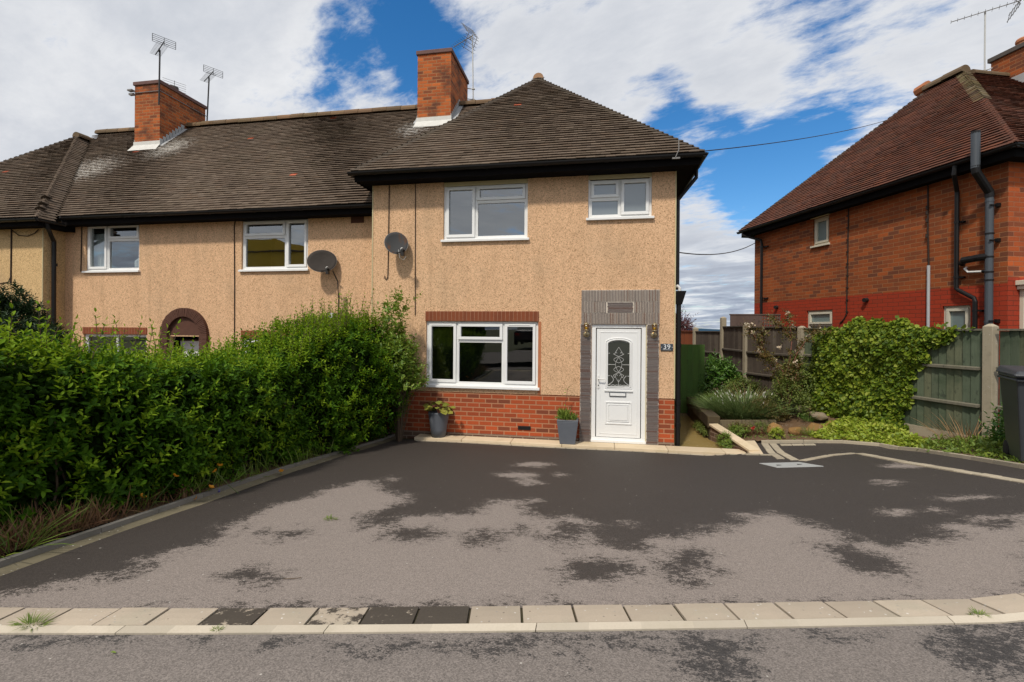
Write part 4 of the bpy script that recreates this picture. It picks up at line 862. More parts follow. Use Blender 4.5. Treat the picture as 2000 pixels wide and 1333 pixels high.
DRYI=[[(-0.58,6.35),(-0.61,6.22),(-0.72,6.11),(-0.86,6.08),(-0.98,6.12),(-1.05,6.22),(-1.02,6.35),(-0.91,6.46),(-0.76,6.5),(-0.64,6.46)],[(-0.66,5.57),(-0.69,5.45),(-0.8,5.36),(-0.94,5.33),(-1.07,5.36),(-1.13,5.46),(-1.11,5.58),(-1.0,5.68),(-0.85,5.72),(-0.72,5.68)],[(-0.61,5.18),(-0.62,5.1),(-0.67,5.04),(-0.74,5.02),(-0.8,5.06),(-0.83,5.13),(-0.83,5.22),(-0.78,5.29),(-0.71,5.3),(-0.64,5.26)],[(-2.18,5.02),(-2.16,4.95),(-2.17,4.91),(-2.21,4.9),(-2.25,4.93),(-2.29,4.99),(-2.31,5.06),(-2.3,5.1),(-2.26,5.11),(-2.21,5.08)],[(3.13,5.4),(3.07,5.34),(2.99,5.32),(2.91,5.34),(2.86,5.39),(2.87,5.46),(2.93,5.52),(3.02,5.54),(3.1,5.52),(3.14,5.46)],[(2.51,4.25),(2.47,4.21),(2.42,4.19),(2.37,4.19),(2.35,4.23),(2.36,4.28),(2.4,4.32),(2.45,4.34),(2.5,4.33),(2.52,4.3)],[(2.78,4.29),(2.74,4.26),(2.7,4.24),(2.65,4.25),(2.63,4.28),(2.64,4.32),(2.68,4.35),(2.73,4.37),(2.77,4.36),(2.79,4.33)],[(3.32,4.61),(3.25,4.57),(3.13,4.57),(3.01,4.59),(2.93,4.64),(2.92,4.69),(2.98,4.73),(3.11,4.73),(3.23,4.71),(3.31,4.66)],[(0.35,3.74),(0.34,3.71),(0.32,3.69),(0.3,3.69),(0.28,3.7),(0.28,3.73),(0.29,3.75),(0.31,3.77),(0.33,3.78),(0.35,3.76)],[(-0.33,5.66),(-0.34,5.59),(-0.37,5.55),(-0.4,5.54),(-0.43,5.57),(-0.45,5.63),(-0.44,5.69),(-0.42,5.73),(-0.38,5.74),(-0.34,5.71)],[(3.93,6.42),(3.83,6.32),(3.7,6.28),(3.59,6.31),(3.53,6.41),(3.56,6.54),(3.66,6.64),(3.8,6.69),(3.92,6.65),(3.97,6.54)]]
RWET=[[(0.28,2.03),(0.21,1.99),(0.05,1.95),(-0.16,1.92),(-0.33,1.91),(-0.39,1.92),(-0.33,1.96),(-0.16,2.0),(0.05,2.03),(0.22,2.04)],[(-1.52,1.74),(-1.6,1.72),(-1.81,1.68),(-2.08,1.64),(-2.3,1.61),(-2.4,1.61),(-2.33,1.63),(-2.11,1.67),(-1.84,1.71),(-1.61,1.74)],[(-0.57,1.85),(-0.64,1.82),(-0.82,1.78),(-1.04,1.75),(-1.24,1.73),(-1.33,1.74),(-1.27,1.77),(-1.08,1.81),(-0.84,1.84),(-0.65,1.86)],[(-0.75,1.78),(-0.76,1.75),(-0.8,1.73),(-0.86,1.72),(-0.92,1.73),(-0.96,1.75),(-0.95,1.78),(-0.91,1.81),(-0.85,1.82),(-0.79,1.81)],[(-0.32,1.87),(-0.36,1.85),(-0.48,1.82),(-0.63,1.8),(-0.76,1.79),(-0.81,1.8),(-0.77,1.82),(-0.65,1.85),(-0.5,1.88),(-0.37,1.88)],[(0.72,2.01),(0.65,1.92),(0.52,1.86),(0.38,1.83),(0.28,1.86),(0.25,1.93),(0.3,2.02),(0.44,2.1),(0.6,2.13),(0.71,2.09)],[(0.67,1.85),(0.61,1.77),(0.52,1.72),(0.42,1.7),(0.35,1.73),(0.34,1.8),(0.39,1.89),(0.48,1.96),(0.59,1.97),(0.66,1.93)],[(-0.05,1.81),(-0.05,1.75),(-0.07,1.71),(-0.1,1.71),(-0.12,1.74),(-0.13,1.79),(-0.13,1.86),(-0.11,1.9),(-0.08,1.91),(-0.06,1.87)],[(0.42,2.05),(0.39,2.01),(0.33,1.98),(0.25,1.97),(0.19,1.98),(0.17,2.01),(0.2,2.05),(0.27,2.08),(0.35,2.09),(0.41,2.08)],[(1.18,2.19),(1.13,2.16),(1.04,2.13),(0.94,2.11),(0.87,2.12),(0.85,2.14),(0.89,2.17),(0.98,2.2),(1.09,2.22),(1.16,2.21)],[(1.37,2.29),(2.0,2.45),(1.54,1.89),(1.19,1.83),(1.36,1.96),(1.29,2.02),(1.29,2.13)]]

def wetness(P):
    w = sdist(P, DRY)
    for p in WET: w = np.maximum(w, -sdist(P, p))
    for p in DRYI: w = np.minimum(w, sdist(P, p) * 1.2 + .02)
    return np.clip(.5 + w * 2.2, -.55, 1.6)
# driveway
xs = np.linspace(-3.63, 2.45, 152); q = np.linspace(0, 1, 170)
X, Q = np.meshgrid(xs, q, indexing='ij'); Y0 = fe(X) + .19; Y = Y0 + (8.20 - Y0) * Q
grid_mesh('driveway', 'driveway_asphalt', X, Y, gz(X, Y) + .004 * np.sin(X * 2.1) * np.sin(Y * 1.7), wetness(np.stack([X, Y], -1).reshape(-1, 2)))
xs = np.linspace(2.45, 8.5, 110); X, Q = np.meshgrid(xs, q, indexing='ij'); Y0 = fe(np.minimum(X, 5)) + .19; Y = Y0 + (8.95 - Y0) * Q
grid_mesh('driveway', 'driveway_asphalt', X, Y, gz(X, Y) + .004 * np.sin(X * 2.1) * np.sin(Y * 1.7), wetness(np.stack([X, Y], -1).reshape(-1, 2)))
# road
xs = np.linspace(-9, 9, 150); q = np.linspace(0, 1, 60) ** 1.6; X, Q = np.meshgrid(xs, q, indexing='ij'); Y = fe(X) - .028 + (-7.2 - fe(X)) * Q
P = np.stack([X, Y], -1).reshape(-1, 2); wv = np.full(len(P), -9.)
for p in RWET: wv = np.maximum(wv, -sdist(P, p))
grid_mesh('road', 'road_asphalt', X, Y, gz(X, Y) - .003, np.clip(.38 + wv * 2.4, -.06, 1.5))
xs = np.array([-60, -25, -9, 9, 25, 60.]); ys = np.array([-7.2, -4, -1, .5]); X, Y = np.meshgrid(xs, ys, indexing='ij')
grid_mesh('road', 'road_asphalt', X, Y, gz(X, Y) - .03, np.full(X.size, .2))
# the land around, out to the hills
xs = np.concatenate([np.linspace(-4500, -60, 14), np.linspace(-40, -4, 16), np.linspace(-3.66, 9, 22), np.linspace(12, 40, 8), np.linspace(60, 4500, 14)])
ys = np.concatenate([np.linspace(-3000, -60, 8), np.linspace(-40, 0, 12), np.linspace(1, 9, 14), np.linspace(10, 30, 10), [45, 80, 150, 300, 800, 2000, 4500]])
X, Y = np.meshgrid(xs, ys, indexing='ij'); Z = gz(X, np.maximum(Y, -40)) - .09
Z = np.where(Y > 8.3, np.where(X > 2.3, Z, -.06), Z); Z = np.where(Y > 24, -.1 - np.minimum(45, (Y - 24) * .06), Z); Z = np.where(Y < -40, 1.2 + np.clip(.04 * (-40 - Y), 0, 0), Z)
grid_mesh('ground', 'lawn', X, Y, Z)
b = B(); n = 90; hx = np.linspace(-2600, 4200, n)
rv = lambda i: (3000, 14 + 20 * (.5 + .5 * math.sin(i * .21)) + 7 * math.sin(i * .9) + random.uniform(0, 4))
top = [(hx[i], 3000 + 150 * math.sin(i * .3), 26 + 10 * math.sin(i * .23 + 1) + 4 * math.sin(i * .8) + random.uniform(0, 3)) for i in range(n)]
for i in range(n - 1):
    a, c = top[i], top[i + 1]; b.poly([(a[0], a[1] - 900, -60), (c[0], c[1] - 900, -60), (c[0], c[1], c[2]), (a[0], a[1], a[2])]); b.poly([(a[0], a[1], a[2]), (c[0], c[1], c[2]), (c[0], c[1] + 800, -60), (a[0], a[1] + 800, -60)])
struct(b.obj('hills', 'hazy_hill'))

# pin kerb and sett course along the road
def along(s):     # point on the kerb line, s metres right of x=-.54
    x = -.54
    step = .01 if s > 0 else -.01; k = int(abs(s) / .01)
    xx = x + s * .978
    return xx
b = B(); P0 = -6.6
xk = np.arange(-7.4, 6.0, .895)
for x0, x1 in zip(xk, xk[1:]):
    n = 5; xx = np.linspace(x0 + .002, x1 - .002, n)
    for a, c in zip(xx, xx[1:]): b.hexa([(a, fe(a) - .023, g1(a, fe(a)) - .1), (c, fe(c) - .023, g1(c, fe(c)) - .1), (c, fe(c) + .023, g1(c, fe(c)) - .1), (a, fe(a) + .023, g1(a, fe(a)) - .1),
                                         (a, fe(a) - .023, g1(a, fe(a)) + .005), (c, fe(c) - .023, g1(c, fe(c)) + .005), (c, fe(c) + .023, g1(c, fe(c)) + .009), (a, fe(a) + .023, g1(a, fe(a)) + .009)])
struct(b.obj('kerb', 'pin_kerb'))
b = B(); wets = []
WB = {-1: .70, -2: .66, -3: .50, -5: .63}
for k in range(-24, 20):
    x0 = -.54 + k * .2365; x1 = x0 + .2365; j = .006; rr = [random.uniform(-.002, .002) for _ in range(4)]
    xs_ = np.linspace(x0 + j, x1 - j, 5); ys_ = np.linspace(.036, .196, 4)
    base = len(b.v)
    sl_ = .183
    for yy in ys_:
        for xx in xs_:
            e0 = min(xx - xs_[0], xs_[-1] - xx, yy - ys_[0], ys_[-1] - yy); X_ = xx - (yy - .03) * sl_
            b.v.append((X_, fe(xx) + yy, g1(X_, fe(xx) + yy) + (.010 if e0 > .001 else .005) + rr[0])); wets.append(WB.get(k, .02) + (.25 if (k == 2 and xx == xs_[-1]) else 0))
    for r_ in range(3):
        for c_ in range(4): q0 = base + r_ * 5 + c_; b.f.append((q0, q0 + 1, q0 + 6, q0 + 5))
    edge = [base + i for i in range(5)] + [base + 5 * i + 4 for i in range(1, 4)] + [base + 15 + i for i in (3, 2, 1, 0)] + [base + 5 * i for i in (2, 1)]
    lo = len(b.v)
    for v_ in edge: x_, y_, z_ = b.v[v_]; b.v.append((x_, y_, z_ - .03)); wets.append(wets[v_])
    m_ = len(edge)
    for i in range(m_): b.f.append((edge[i], lo + i, lo + (i + 1) % m_, edge[(i + 1) % m_]))
o = struct(b.obj('block_paving', 'sett')); at = o.data.attributes.new('wet', 'FLOAT', 'POINT'); at.data.foreach_set('value', np.array(wets, np.float32))
b = B(); xx = np.linspace(-7, 6, 60)
for a, c in zip(xx, xx[1:]): b.poly([(a, fe(a) - .03, g1(a, fe(a)) - .004), (c, fe(c) - .03, g1(c, fe(c)) - .004), (c, fe(c) + .2, g1(c, fe(c) + .2) - .003), (a, fe(a) + .2, g1(a, fe(a) + .2) - .003)])
struct(b.obj('jointing_sand', 'joint'))
# left garden kerb with concrete haunch
KL = [(-3.40, 1.7), (-3.425, 2.19), (-3.487, 2.82), (-3.583, 3.82), (-3.688, 5.16), (-3.70, 6.6), (-3.70, 8.35)]
def strip(b, pts, o0, o1, h0, h1, flat=False):
    for (xa, ya), (xb, yb) in zip(pts, pts[1:]):
        n = max(1, int(abs(yb - ya) / .45))
        for i in range(n):
            y0 = ya + (yb - ya) * i / n + .002; y1 = ya + (yb - ya) * (i + 1) / n - .002; x0 = xa + (xb - xa) * i / n; x1 = xa + (xb - xa) * (i + 1) / n; z0, z1 = g1(x0, y0), g1(x1, y1)
            if flat: b.poly([(x0 + o0, y0 - .002, z0 + h0), (x0 + o1, y0 - .002, z0 + h1), (x1 + o1, y1 + .002, z1 + h1), (x1 + o0, y1 + .002, z1 + h0)])
            else: b.hexa([(x0 + o0, y0, z0 - .1), (x0 + o1, y0, z0 - .1), (x1 + o1, y1, z1 - .1), (x1 + o0, y1, z1 - .1), (x0 + o0, y0, z0 + h0), (x0 + o1, y0, z0 + h0), (x1 + o1, y1, z1 + h0), (x1 + o0, y1, z1 + h0)])
b = B(); strip(b, KL, -.045, 0, .050, 0); struct(b.obj('kerb', 'garden_kerb'))
b = B(); strip(b, KL, 0, .13, .014, .004, True); struct(b.obj('kerb_haunch', 'haunch'))
# garden soil under the hedge
xs = np.concatenate([np.linspace(-14, -5, 8), np.linspace(-4.8, -3.66, 6)]); ys = np.linspace(.9, 8.9, 24); X, Y = np.meshgrid(xs, ys, indexing='ij')
kx = np.interp(Y, [p[1] for p in KL], [p[0] - .047 for p in KL]); X = np.where(X > kx, kx, X)
grid_mesh('garden_soil', 'soil', X, Y, gz(X, Y) + .022)
# coping strip in front of the house, path, slabs
b = B(); xx = [-3.25, -2.35, -1.45, -.55, .35, 1.22, 2.12, 2.46]
for x0, x1 in zip(xx, xx[1:]): b.box(x0 + .003, x1 - .003, 8.17, 8.478, -.06, .052)
struct(b.obj('paving_strip', 'coping', bevel=.008))
b = B()
x = -3.2
while x < 2.5: d = random.uniform(.17, .22); b.box(x, x + d - .01, 8.10 + random.uniform(0, .012), 8.166, -.04, max(.012, g1(x, 8.13) + .006)); x += d
struct(b.obj('edging_setts', 'pale_sett', bevel=.006))
b = B(); b.hexa([(2.46, 8.10, 0), (2.64, 7.98, 0), (2.80, 8.93, 0), (2.50, 8.86, 0), (2.46, 8.10, .092), (2.64, 7.98, .098), (2.80, 8.93, .115), (2.50, 8.86, .105)]); struct(b.obj('stone_slab', 'coping', bevel=.008))
b = B(); b.hexa([(1.36, 8.478, -.1), (2.46, 8.478, -.1), (2.75, 15, -.1), (1.36, 15, -.1), (1.36, 8.478, .0), (2.46, 8.478, .0), (2.75, 15, -.02), (1.36, 15, -.02)]); struct(b.obj('side_path', 'concrete_path'))
# sett lines on the right
def sett_line(b, P0, P1, w=.105, L=.21, h=.012, dx=0.):
    P0, P1 = Vector((*P0, 0)), Vector((*P1, 0)); d = P1 - P0; n = max(1, round(d.length / L)); d.normalize(); s = Vector((-d.y, d.x, 0)); L_ = (P1 - P0).length / n
    for i in range(n):
        a = P0 + d * (L_ * i + .004); c = P0 + d * (L_ * (i + 1) - .004); q = [a - s * w / 2, c - s * w / 2, c + s * w / 2, a + s * w / 2]; hh = h + random.uniform(-.002, .003)
        b.hexa([(p.x, p.y, g1(p.x, p.y) - .04) for p in q] + [(p.x, p.y, g1(p.x, p.y) + hh) for p in q])
b = B(); sett_line(b, (2.90, 8.75), (2.68, 7.42)); sett_line(b, (3.02, 8.72), (2.80, 7.25)); sett_line(b, (2.40, 8.06), (2.74, 7.86), .08)
sett_line(b, (2.86, 7.16), (3.40, 7.58), .11); sett_line(b, (3.42, 7.60), (3.80, 7.74), .11); sett_line(b, (3.83, 7.68), (3.86, 6.72), .11); sett_line(b, (3.865, 6.70), (3.95, 5.70), .11); sett_line(b, (3.955, 5.68), (4.05, 4.2), .11)
struct(b.obj('sett_edging', 'pale_sett', bevel=.005))
TK = [(2.86, 8.80), (3.50, 8.72), (4.06, 8.60), (4.46, 8.34), (4.64, 7.68), (4.61, 6.70), (4.55, 5.96), (4.5, 5.0)]
b = B()
for p, q_ in zip(TK, TK[1:]): sett_line(b, p, q_, .055, .45, .045)
struct(b.obj('kerb', 'pale_sett'))
b = B(); sett_line(b, (3.10, 8.62), (3.62, 8.56), .10, .2)
struct(b.obj('sett_edging', 'pale_sett', bevel=.005))
b = B(); q = [(2.27, 7.06), (2.77, 7.02), (2.89, 6.60), (2.35, 6.63)]
b.hexa([(x, y, g1(x, y) - .05) for x, y in q] + [(x, y, g1(x, y) + .009) for x, y in q]); mh = tag(b.obj('manhole_cover', 'iron_cover', bevel=.004), 'pale grey rectangular manhole cover set in the dark tarmac', 'manhole cover')
b = B(); 
for k in (.2, .8): x = 2.35 + .42 * k; b.box(x - .03, x + .03, 6.78, 6.81, g1(x, 6.8) + .008, g1(x, 6.8) + .013)
b.obj('key_hole', 'black_paint', mh)
# planted bed on the right
fA, fB_, fC = (5.64, 7.9), (4.43, 11.15), (3.80, 12.82)
xs = np.linspace(2.2, 6.6, 60); ys = np.linspace(4.6, 17, 110); X, Y = np.meshgrid(xs, ys, indexing='ij')
bed_in = sdist(np.stack([X, Y], -1).reshape(-1, 2), TK + [(5.9, 5.0), (5.72, 7.9), (4.5, 11.2), (3.9, 12.82), (3.8, 14.6), (3.4, 16.4), (2.5, 16.4), (2.38, 9.3), (2.55, 8.9)]).reshape(X.shape)
def sz(X, Y):
    X = np.asarray(X, float); Y = np.asarray(Y, float)
    return np.maximum(gz(X, Y) + .035, 0) + np.clip((Y - 9.5) / .5, 0, 1) * (.12 + .02 * np.clip(Y - 10, 0, 4))
s1 = lambda x, y: float(sz(x, y))
grid_mesh('garden_bed', 'soil', X, Y, sz(X, Y) + .012 * np.sin(X * 9) * np.sin(Y * 8), keep=bed_in < .02)

# ================================================================== BED EDGES AND FENCES
b = B(); WA, WB_ = Vector((2.14, 9.30, 0)), Vector((2.50, 8.16, 0)); d = (WB_ - WA).normalized(); s = Vector((-d.y, d.x, 0)); L = (WB_ - WA).length
rw = thing('retaining_wall', 'low dark brick garden wall with pale sloping coping beside the side path', 'garden wall', (2.3, 8.7, 0))
P = lambda t, o, z: tuple(WA + d * t + s * o + Vector((0, 0, z)))
b.hexa([P(0, -.0, -.1), P(L, 0, -.1), P(L, .12, -.1), P(0, .12, -.1), P(0, 0, .27), P(L, 0, .085), P(L, .12, .085), P(0, .12, .27)]); b.obj('wall', 'dark_brick', rw)
b = B()
for a, c in ((0, .62), (.625, L)):
    za, zc = .27 + (.085 - .27) * a / L, .27 + (.085 - .27) * c / L
    b.hexa([P(a, -.03, za), P(c, -.03, zc), P(c, .15, zc), P(a, .15, za), P(a, -.03, za + .04), P(c, -.03, zc + .04), P(c, .15, zc + .04), P(a, .15, za + .04)])
b.obj('coping', 'coping', rw, bevel=.006)
for k, (z0, z1, lab, off) in enumerate(((-.03, .215, 'lower dark railway sleeper edging the side path', .03), (.22, .44, 'upper weathered railway sleeper with mossy top beside the side path', 0))):
    b = B(); b.hexa([(2.10 + off, 9.34, z0), (2.33 + off, 9.36, z0), (2.50 + off, 13.4, z0), (2.27 + off, 13.4, z0), (2.10 + off, 9.34, z1), (2.33 + off, 9.36, z1), (2.50 + off, 13.4, z1), (2.27 + off, 13.4, z1)])
    tag(b.obj('sleeper', 'sleeper', bevel=.015), lab, 'sleeper', 'railway sleepers along the path')
b = B(); b.hexa([(2.36, 9.50, .05), (3.42, 9.70, .08), (3.42, 9.735, .08), (2.36, 9.535, .05), (2.36, 9.50, .345), (3.42, 9.70, .355), (3.42, 9.735, .355), (2.36, 9.535, .345)])
tag(b.obj('edging_board', 'pale_timber', bevel=.004), 'pale timber board holding back the upper flower bed', 'garden edging')
def rock(x, y, z, sx, sy, sz_, mat, label, seed, rot=0.):
    rs = np.random.default_rng(seed); bm = bmesh.new()
    for p in rs.normal(size=(15, 3)):
        p /= np.linalg.norm(p); p *= rs.uniform(.80, 1.05); v = Vector((p[0] * sx, p[1] * sy, p[2] * sz_)); v.rotate(Matrix.Rotation(rot, 3, 'Z')); bm.verts.new(v)
    r_ = bmesh.ops.convex_hull(bm, input=bm.verts); 
    for v in [g for g in bm.verts if not g.link_faces]: bm.verts.remove(v)
    bmesh.ops.bevel(bm, geom=list(bm.edges), offset=.012, segments=1, affect='EDGES')
    me = bpy.data.meshes.new('rock'); bm.to_mesh(me); bm.free(); o = link('rock', me, mat, None); o.location = (x, y, z)
    tag(o, label, 'rock', 'rocks in the bed')

rock(3.26, 9.33, .24, .17, .14, .14, 'rock', 'sandy boulder with a flat top, leftmost in the rock row', 3)
rock(3.60, 9.28, .22, .18, .15, .13, 'rock', 'rough orange rock between the sandy boulder and the broken stones', 8)
rock(3.96, 9.42, .27, .18, .14, .16, 'rock', 'tall orange stone at the edge of the bright ground cover', 12)
rock(3.82, 9.20, .20, .14, .10, .09, 'rock', 'small low ochre stone in front of the tall orange stone', 21)
rock(4.28, 9.85, .46, .26, .20, .13, 'grey_rock', 'large grey slab of rock stained orange, under the ivy', 5, .5)
rock(4.10, 10.15, .50, .24, .18, .10, 'grey_rock', 'flat grey rock behind the orange stained slab', 6, 1.)
rock(4.36, 9.60, .30, .22, .14, .12, 'rock', 'wedge of orange stone below the grey slab', 33, .3)

def post(parent, x, y, z0, z1, w=.115, mat='concrete_post', rot=0.):
    b = B(); h = w / 2; c, s_ = math.cos(rot), math.sin(rot); f = lambda px, py, z: (x + px * c - py * s_, y + px * s_ + py * c, z)
    b.hexa([f(-h, -h, z0), f(h, -h, z0), f(h, h, z0), f(-h, h, z0), f(-h, -h, z1 - .04), f(h, -h, z1 - .04), f(h, h, z1 - .04), f(-h, h, z1 - .04)])
    b.hexa([f(-h, -h, z1 - .04), f(h, -h, z1 - .04), f(h, h, z1 - .04), f(-h, h, z1 - .04), f(-h * .3, -h * .3, z1), f(h * .3, -h * .3, z1), f(h * .3, h * .3, z1), f(-h * .3, h * .3, z1)])
    return b.obj('post', mat, parent, bevel=.006)
def panel(parent, A, C, z0, z1, boards, rails, rz, side=1, bw=.105, gb=None, zo=0.):
    A, C = Vector((*A, 0)), Vector((*C, 0)); d = (C - A); L = d.length; d.normalize(); n = Vector((-d.y, d.x, 0)) * side   # n points to the camera side
    b = B(); k = int(L / bw); bw_ = L / k
    for i in range(k):
        j = random.uniform(-.006, .006); a = A + d * (bw_ * i + .001); c = A + d * (bw_ * (i + 1) + .012); dz = random.uniform(-.006, .006)
        p = lambda q, o, z: tuple(q + n * o + Vector((0, 0, z)))
        b.hexa([p(a, .0, z0), p(c, .020 + j * .3, z0), p(c, -.004, z0), p(a, -.010, z0), p(a, -.002, z1 + dz), p(c, .020 + j * .3, z1 + dz), p(c, -.004, z1 + dz), p(a, -.010, z1 + dz)])
    po = b.obj('panel', boards, parent)
    for zr_ in rz:
        b = B(); sag = random.uniform(-.006, .006)
        p = lambda q, o, z: tuple(q + n * o + Vector((0, 0, z)))
        b.hexa([p(A, .020, zr_), p(C, .020, zr_ + sag), p(C, .066, zr_ + sag - .008), p(A, .066, zr_ - .008), p(A, .020, zr_ + .042), p(C, .020, zr_ + sag + .042), p(C, .066, zr_ + sag + .028), p(A, .066, zr_ + .028)]); b.obj('rail', rails, parent)
    b = B(); b.hexa([p(A, -.035, z1), p(C, -.035, z1), p(C, .05, z1), p(A, .05, z1), p(A, -.035, z1 + .028), p(C, -.035, z1 + .028), p(C, .05, z1 + .028), p(A, .05, z1 + .028)]); b.obj('capping', rails, parent)
    if gb is not None:
        b = B(); b.hexa([p(A, -.02, gb), p(C, -.02, gb), p(C, .03, gb), p(A, .03, gb), p(A, -.02, z0), p(C, -.02, z0), p(C, .03, z0), p(A, .03, z0)]); b.obj('gravel_board', 'concrete_post', parent)
FR = math.atan2(.35, .937)
F1 = thing('wooden_fence', 'grey green boarded fence with concrete posts, part covered by ivy', 'fence', (5.64, 7.9, .4))
pm = (5.035, 9.525); pr = (6.29, 6.16)
panel(F1, (5.68, 7.80), pr, .52, 2.075, 'green_wood', 'weathered_rail', (1.53, .97), -1, gb=.2); panel(F1, (5.60, 8.0), (5.06, 9.46), .50, 2.075, 'green_wood', 'weathered_rail', (1.50, .95), 1, gb=.15); panel(F1, (5.01, 9.59), (4.47, 11.05), .55, 2.10, 'green_wood', 'weathered_rail', (1.52, 1.0), 1, gb=.2)
post(F1, 5.64, 7.9, .1, 2.175, .125, rot=FR); post(F1, 5.035, 9.525, .1, 2.15, rot=FR); post(F1, *pr, .1, 2.15, rot=FR)
F2 = thing('wooden_fence', 'dark brown boarded fence with pale concrete posts behind the flower bed', 'fence', (4.43, 11.15, .4))
panel(F2, (4.41, 11.22), (3.83, 12.76), .60, 2.13, 'dark_wood', 'dark_rail', (1.50, .98), 1, gb=.2); panel(F2, (3.79, 12.90), (3.71, 14.56), .5, 2.16, 'dark_wood', 'dark_rail', (1.52, .98), 1, gb=.2); panel(F2, (3.70, 14.70), (3.31, 16.34), .4, 2.02, 'dark_wood', 'dark_rail', (1.38, .9), 1)
post(F2, 4.43, 11.15, .1, 2.17, .125, rot=FR); post(F2, 3.80, 12.83, .1, 2.27, .125, rot=.2); post(F2, 3.70, 14.63, .1, 2.47, .14, rot=.1); post(F2, 3.29, 16.42, .1, 2.17, .14, rot=.2)
F3 = thing('wooden_fence', 'short orange brown fence panel beyond the green gate', 'fence', (2.9, 18, .3))
panel(F3, (3.24, 16.55), (2.88, 18.1), .3, 2.03, 'orange_wood', 'orange_wood', (1.2,), 1, .14); post(F3, 2.86, 18.2, .0, 2.06, .1, 'concrete_post')
F4 = thing('trellis_fence', 'purplish brown fence with square lattice top against the brick house', 'fence', (4.4, 14.2, .4))
b = B(); b.box(3.78, 4.60, 14.20, 14.23, .4, 2.50); b.box(3.76, 5.36, 14.19, 14.24, 2.50, 2.535); b.box(4.60, 5.34, 14.20, 14.23, .4, 2.13); b.obj('panel', 'purple_wood', F4)
b = B()
for i in range(12): x = 4.60 + i * .066; b.box(x, x + .034, 14.205, 14.215, 2.13, 2.50)
for i in range(5): z = 2.15 + i * .084; b.box(4.60, 5.36, 14.216, 14.226, z, z + .044)
b.obj('lattice', 'purple_wood', F4)
G = thing('garden_gate', 'plain green boarded side gate at the end of the path', 'gate', (2.0, 12.0, 0))
b = B()
for i in range(9): x = 1.40 + i * .136; b.box(x, x + .132, 12.0 + random.uniform(0, .004), 12.02, .04, 1.715 + random.uniform(-.003, .003))
b.obj('boards', 'gate_wood', G); b = B(); b.box(1.40, 2.62, 12.02, 12.06, .3, .4); b.box(1.40, 2.62, 12.02, 12.06, 1.35, 1.45); b.obj('ledge', 'gate_wood', G)

# ================================================================== FIXTURES ON THE HOUSES
def dish(x, z, Y, rw_, rh, nrm, mat, label, lnb):
    t = thing('satellite_dish', label, 'satellite dish', (x, Y, z), group='satellite dishes on the house fronts')
    n = Vector(nrm).normalized(); up = (Vector((0, 0, 1)) - n * n.z).normalized(); sd = up.cross(n) * -1; c = Vector((x, Y - .22, z))
    b = B(); rings = []
    for rr in (1.0, .8, .6, .4, .2, .02): rings.append(b.pts([c + sd * (rw_ * rr * math.cos(a)) + up * (rh * rr * math.sin(a)) - n * (.045 * (1 - rr * rr)) for a in np.linspace(0, 2 * math.pi, 28, endpoint=False)]))
    for p, q_ in zip(rings, rings[1:]):
        for k in range(28): b.f.append((p + k, p + (k + 1) % 28, q_ + (k + 1) % 28, q_ + k))
    b.f.append(tuple(rings[-1] + k for k in range(28)))
    o = b.obj('reflector', mat, t, smooth=True); sm = o.modifiers.new('solid', 'SOLIDIFY'); sm.thickness = .006
    b = B(); b.tube([c + sd * (rw_ * math.cos(a)) + up * (rh * math.sin(a)) for a in np.linspace(0, 2 * math.pi, 29)], .006, 5, False); b.obj('rim', 'aerial_metal', t)
    L_ = c + Vector(lnb); b = B(); b.tube([c - up * rh * .9 + n * .0, L_ + Vector((0, 0, -.03))], .011, 6); b.tube([c - n * .05, c - n * .10 - up * .02, Vector((x - .02, Y - .02, z - .04))], .018, 8); b.box(x - .07, x + .03, Y - .02, Y, z - .12, z + .05); b.obj('mounting_arm', 'black_paint', t)
    hd = (c - L_).normalized(); b = B(); b.tube([L_ - hd * .05, L_ + hd * .02], .026, 10); b.box(L_.x - .025, L_.x + .025, L_.y - .03, L_.y + .03, L_.z - .11, L_.z - .01); b.obj('receiver', 'black_paint', t)
    b = B(); b.tube([L_ + hd * .02, L_ + hd * .045], .028, 10); b.obj('receiver_cap', 'bright_metal', t)
    return t
d1 = dish(-3.67, 3.64, WY, .215, .235, (.42, -.80, .36), 'dish_grey', 'grey satellite dish with rust streak beside the downstairs cable of the projecting house', (.20, -.17, -.16))
d2 = dish(-5.50, 3.41, MY, .285, .255, (.35, -.82, .36), 'dish_metal', 'larger brown grey satellite dish on the set back middle house', (.26, -.22, -.19))
b = B(); b.tube([(-3.59, WY - .30, 3.50), (-3.585, WY - .26, 3.36), (-3.55, WY - .16, 3.33), (-3.53, WY - .10, 3.40)], .007, 5); b.obj('lead', 'white_plastic', d1)
b = B(); b.box(-3.665, -3.625, WY - .285, WY - .28, 3.5, 3.62); b.v = []; b.f = []
def cable_part(parent, name, pts, r=.011, mat='cable'):
    b = B(); b.tube(pts, r, 6); return b.obj(name, mat, parent)
cable_part(H1, 'wall_cable', [(-3.915, WY - .012, 4.86), (-3.92, WY - .014, 4.1), (-3.93, WY - .012, 3.10), (-3.935, WY - .014, 3.02), (-3.965, WY - .014, 2.985), (-3.995, WY - .014, 3.01), (-3.99, WY - .014, 3.05)], .009)
cable_part(H1, 'wall_cable', [(-3.385, WY - .012, 4.86), (-3.38, WY - .012, 3.6), (-3.37, WY - .012, 2.3)], .008)
cable_part(H2, 'wall_cable', [(-7.68, MY - .012, 4.40), (-7.72, MY - .012, 4.25), (-7.70, MY - .012, 3.0), (-7.69, MY - .012, 1.2)], .010)
cable_part(H2, 'wall_cable', [(-11.72, MY - .012, 4.45), (-11.74, MY - .012, 3.3)], .010)
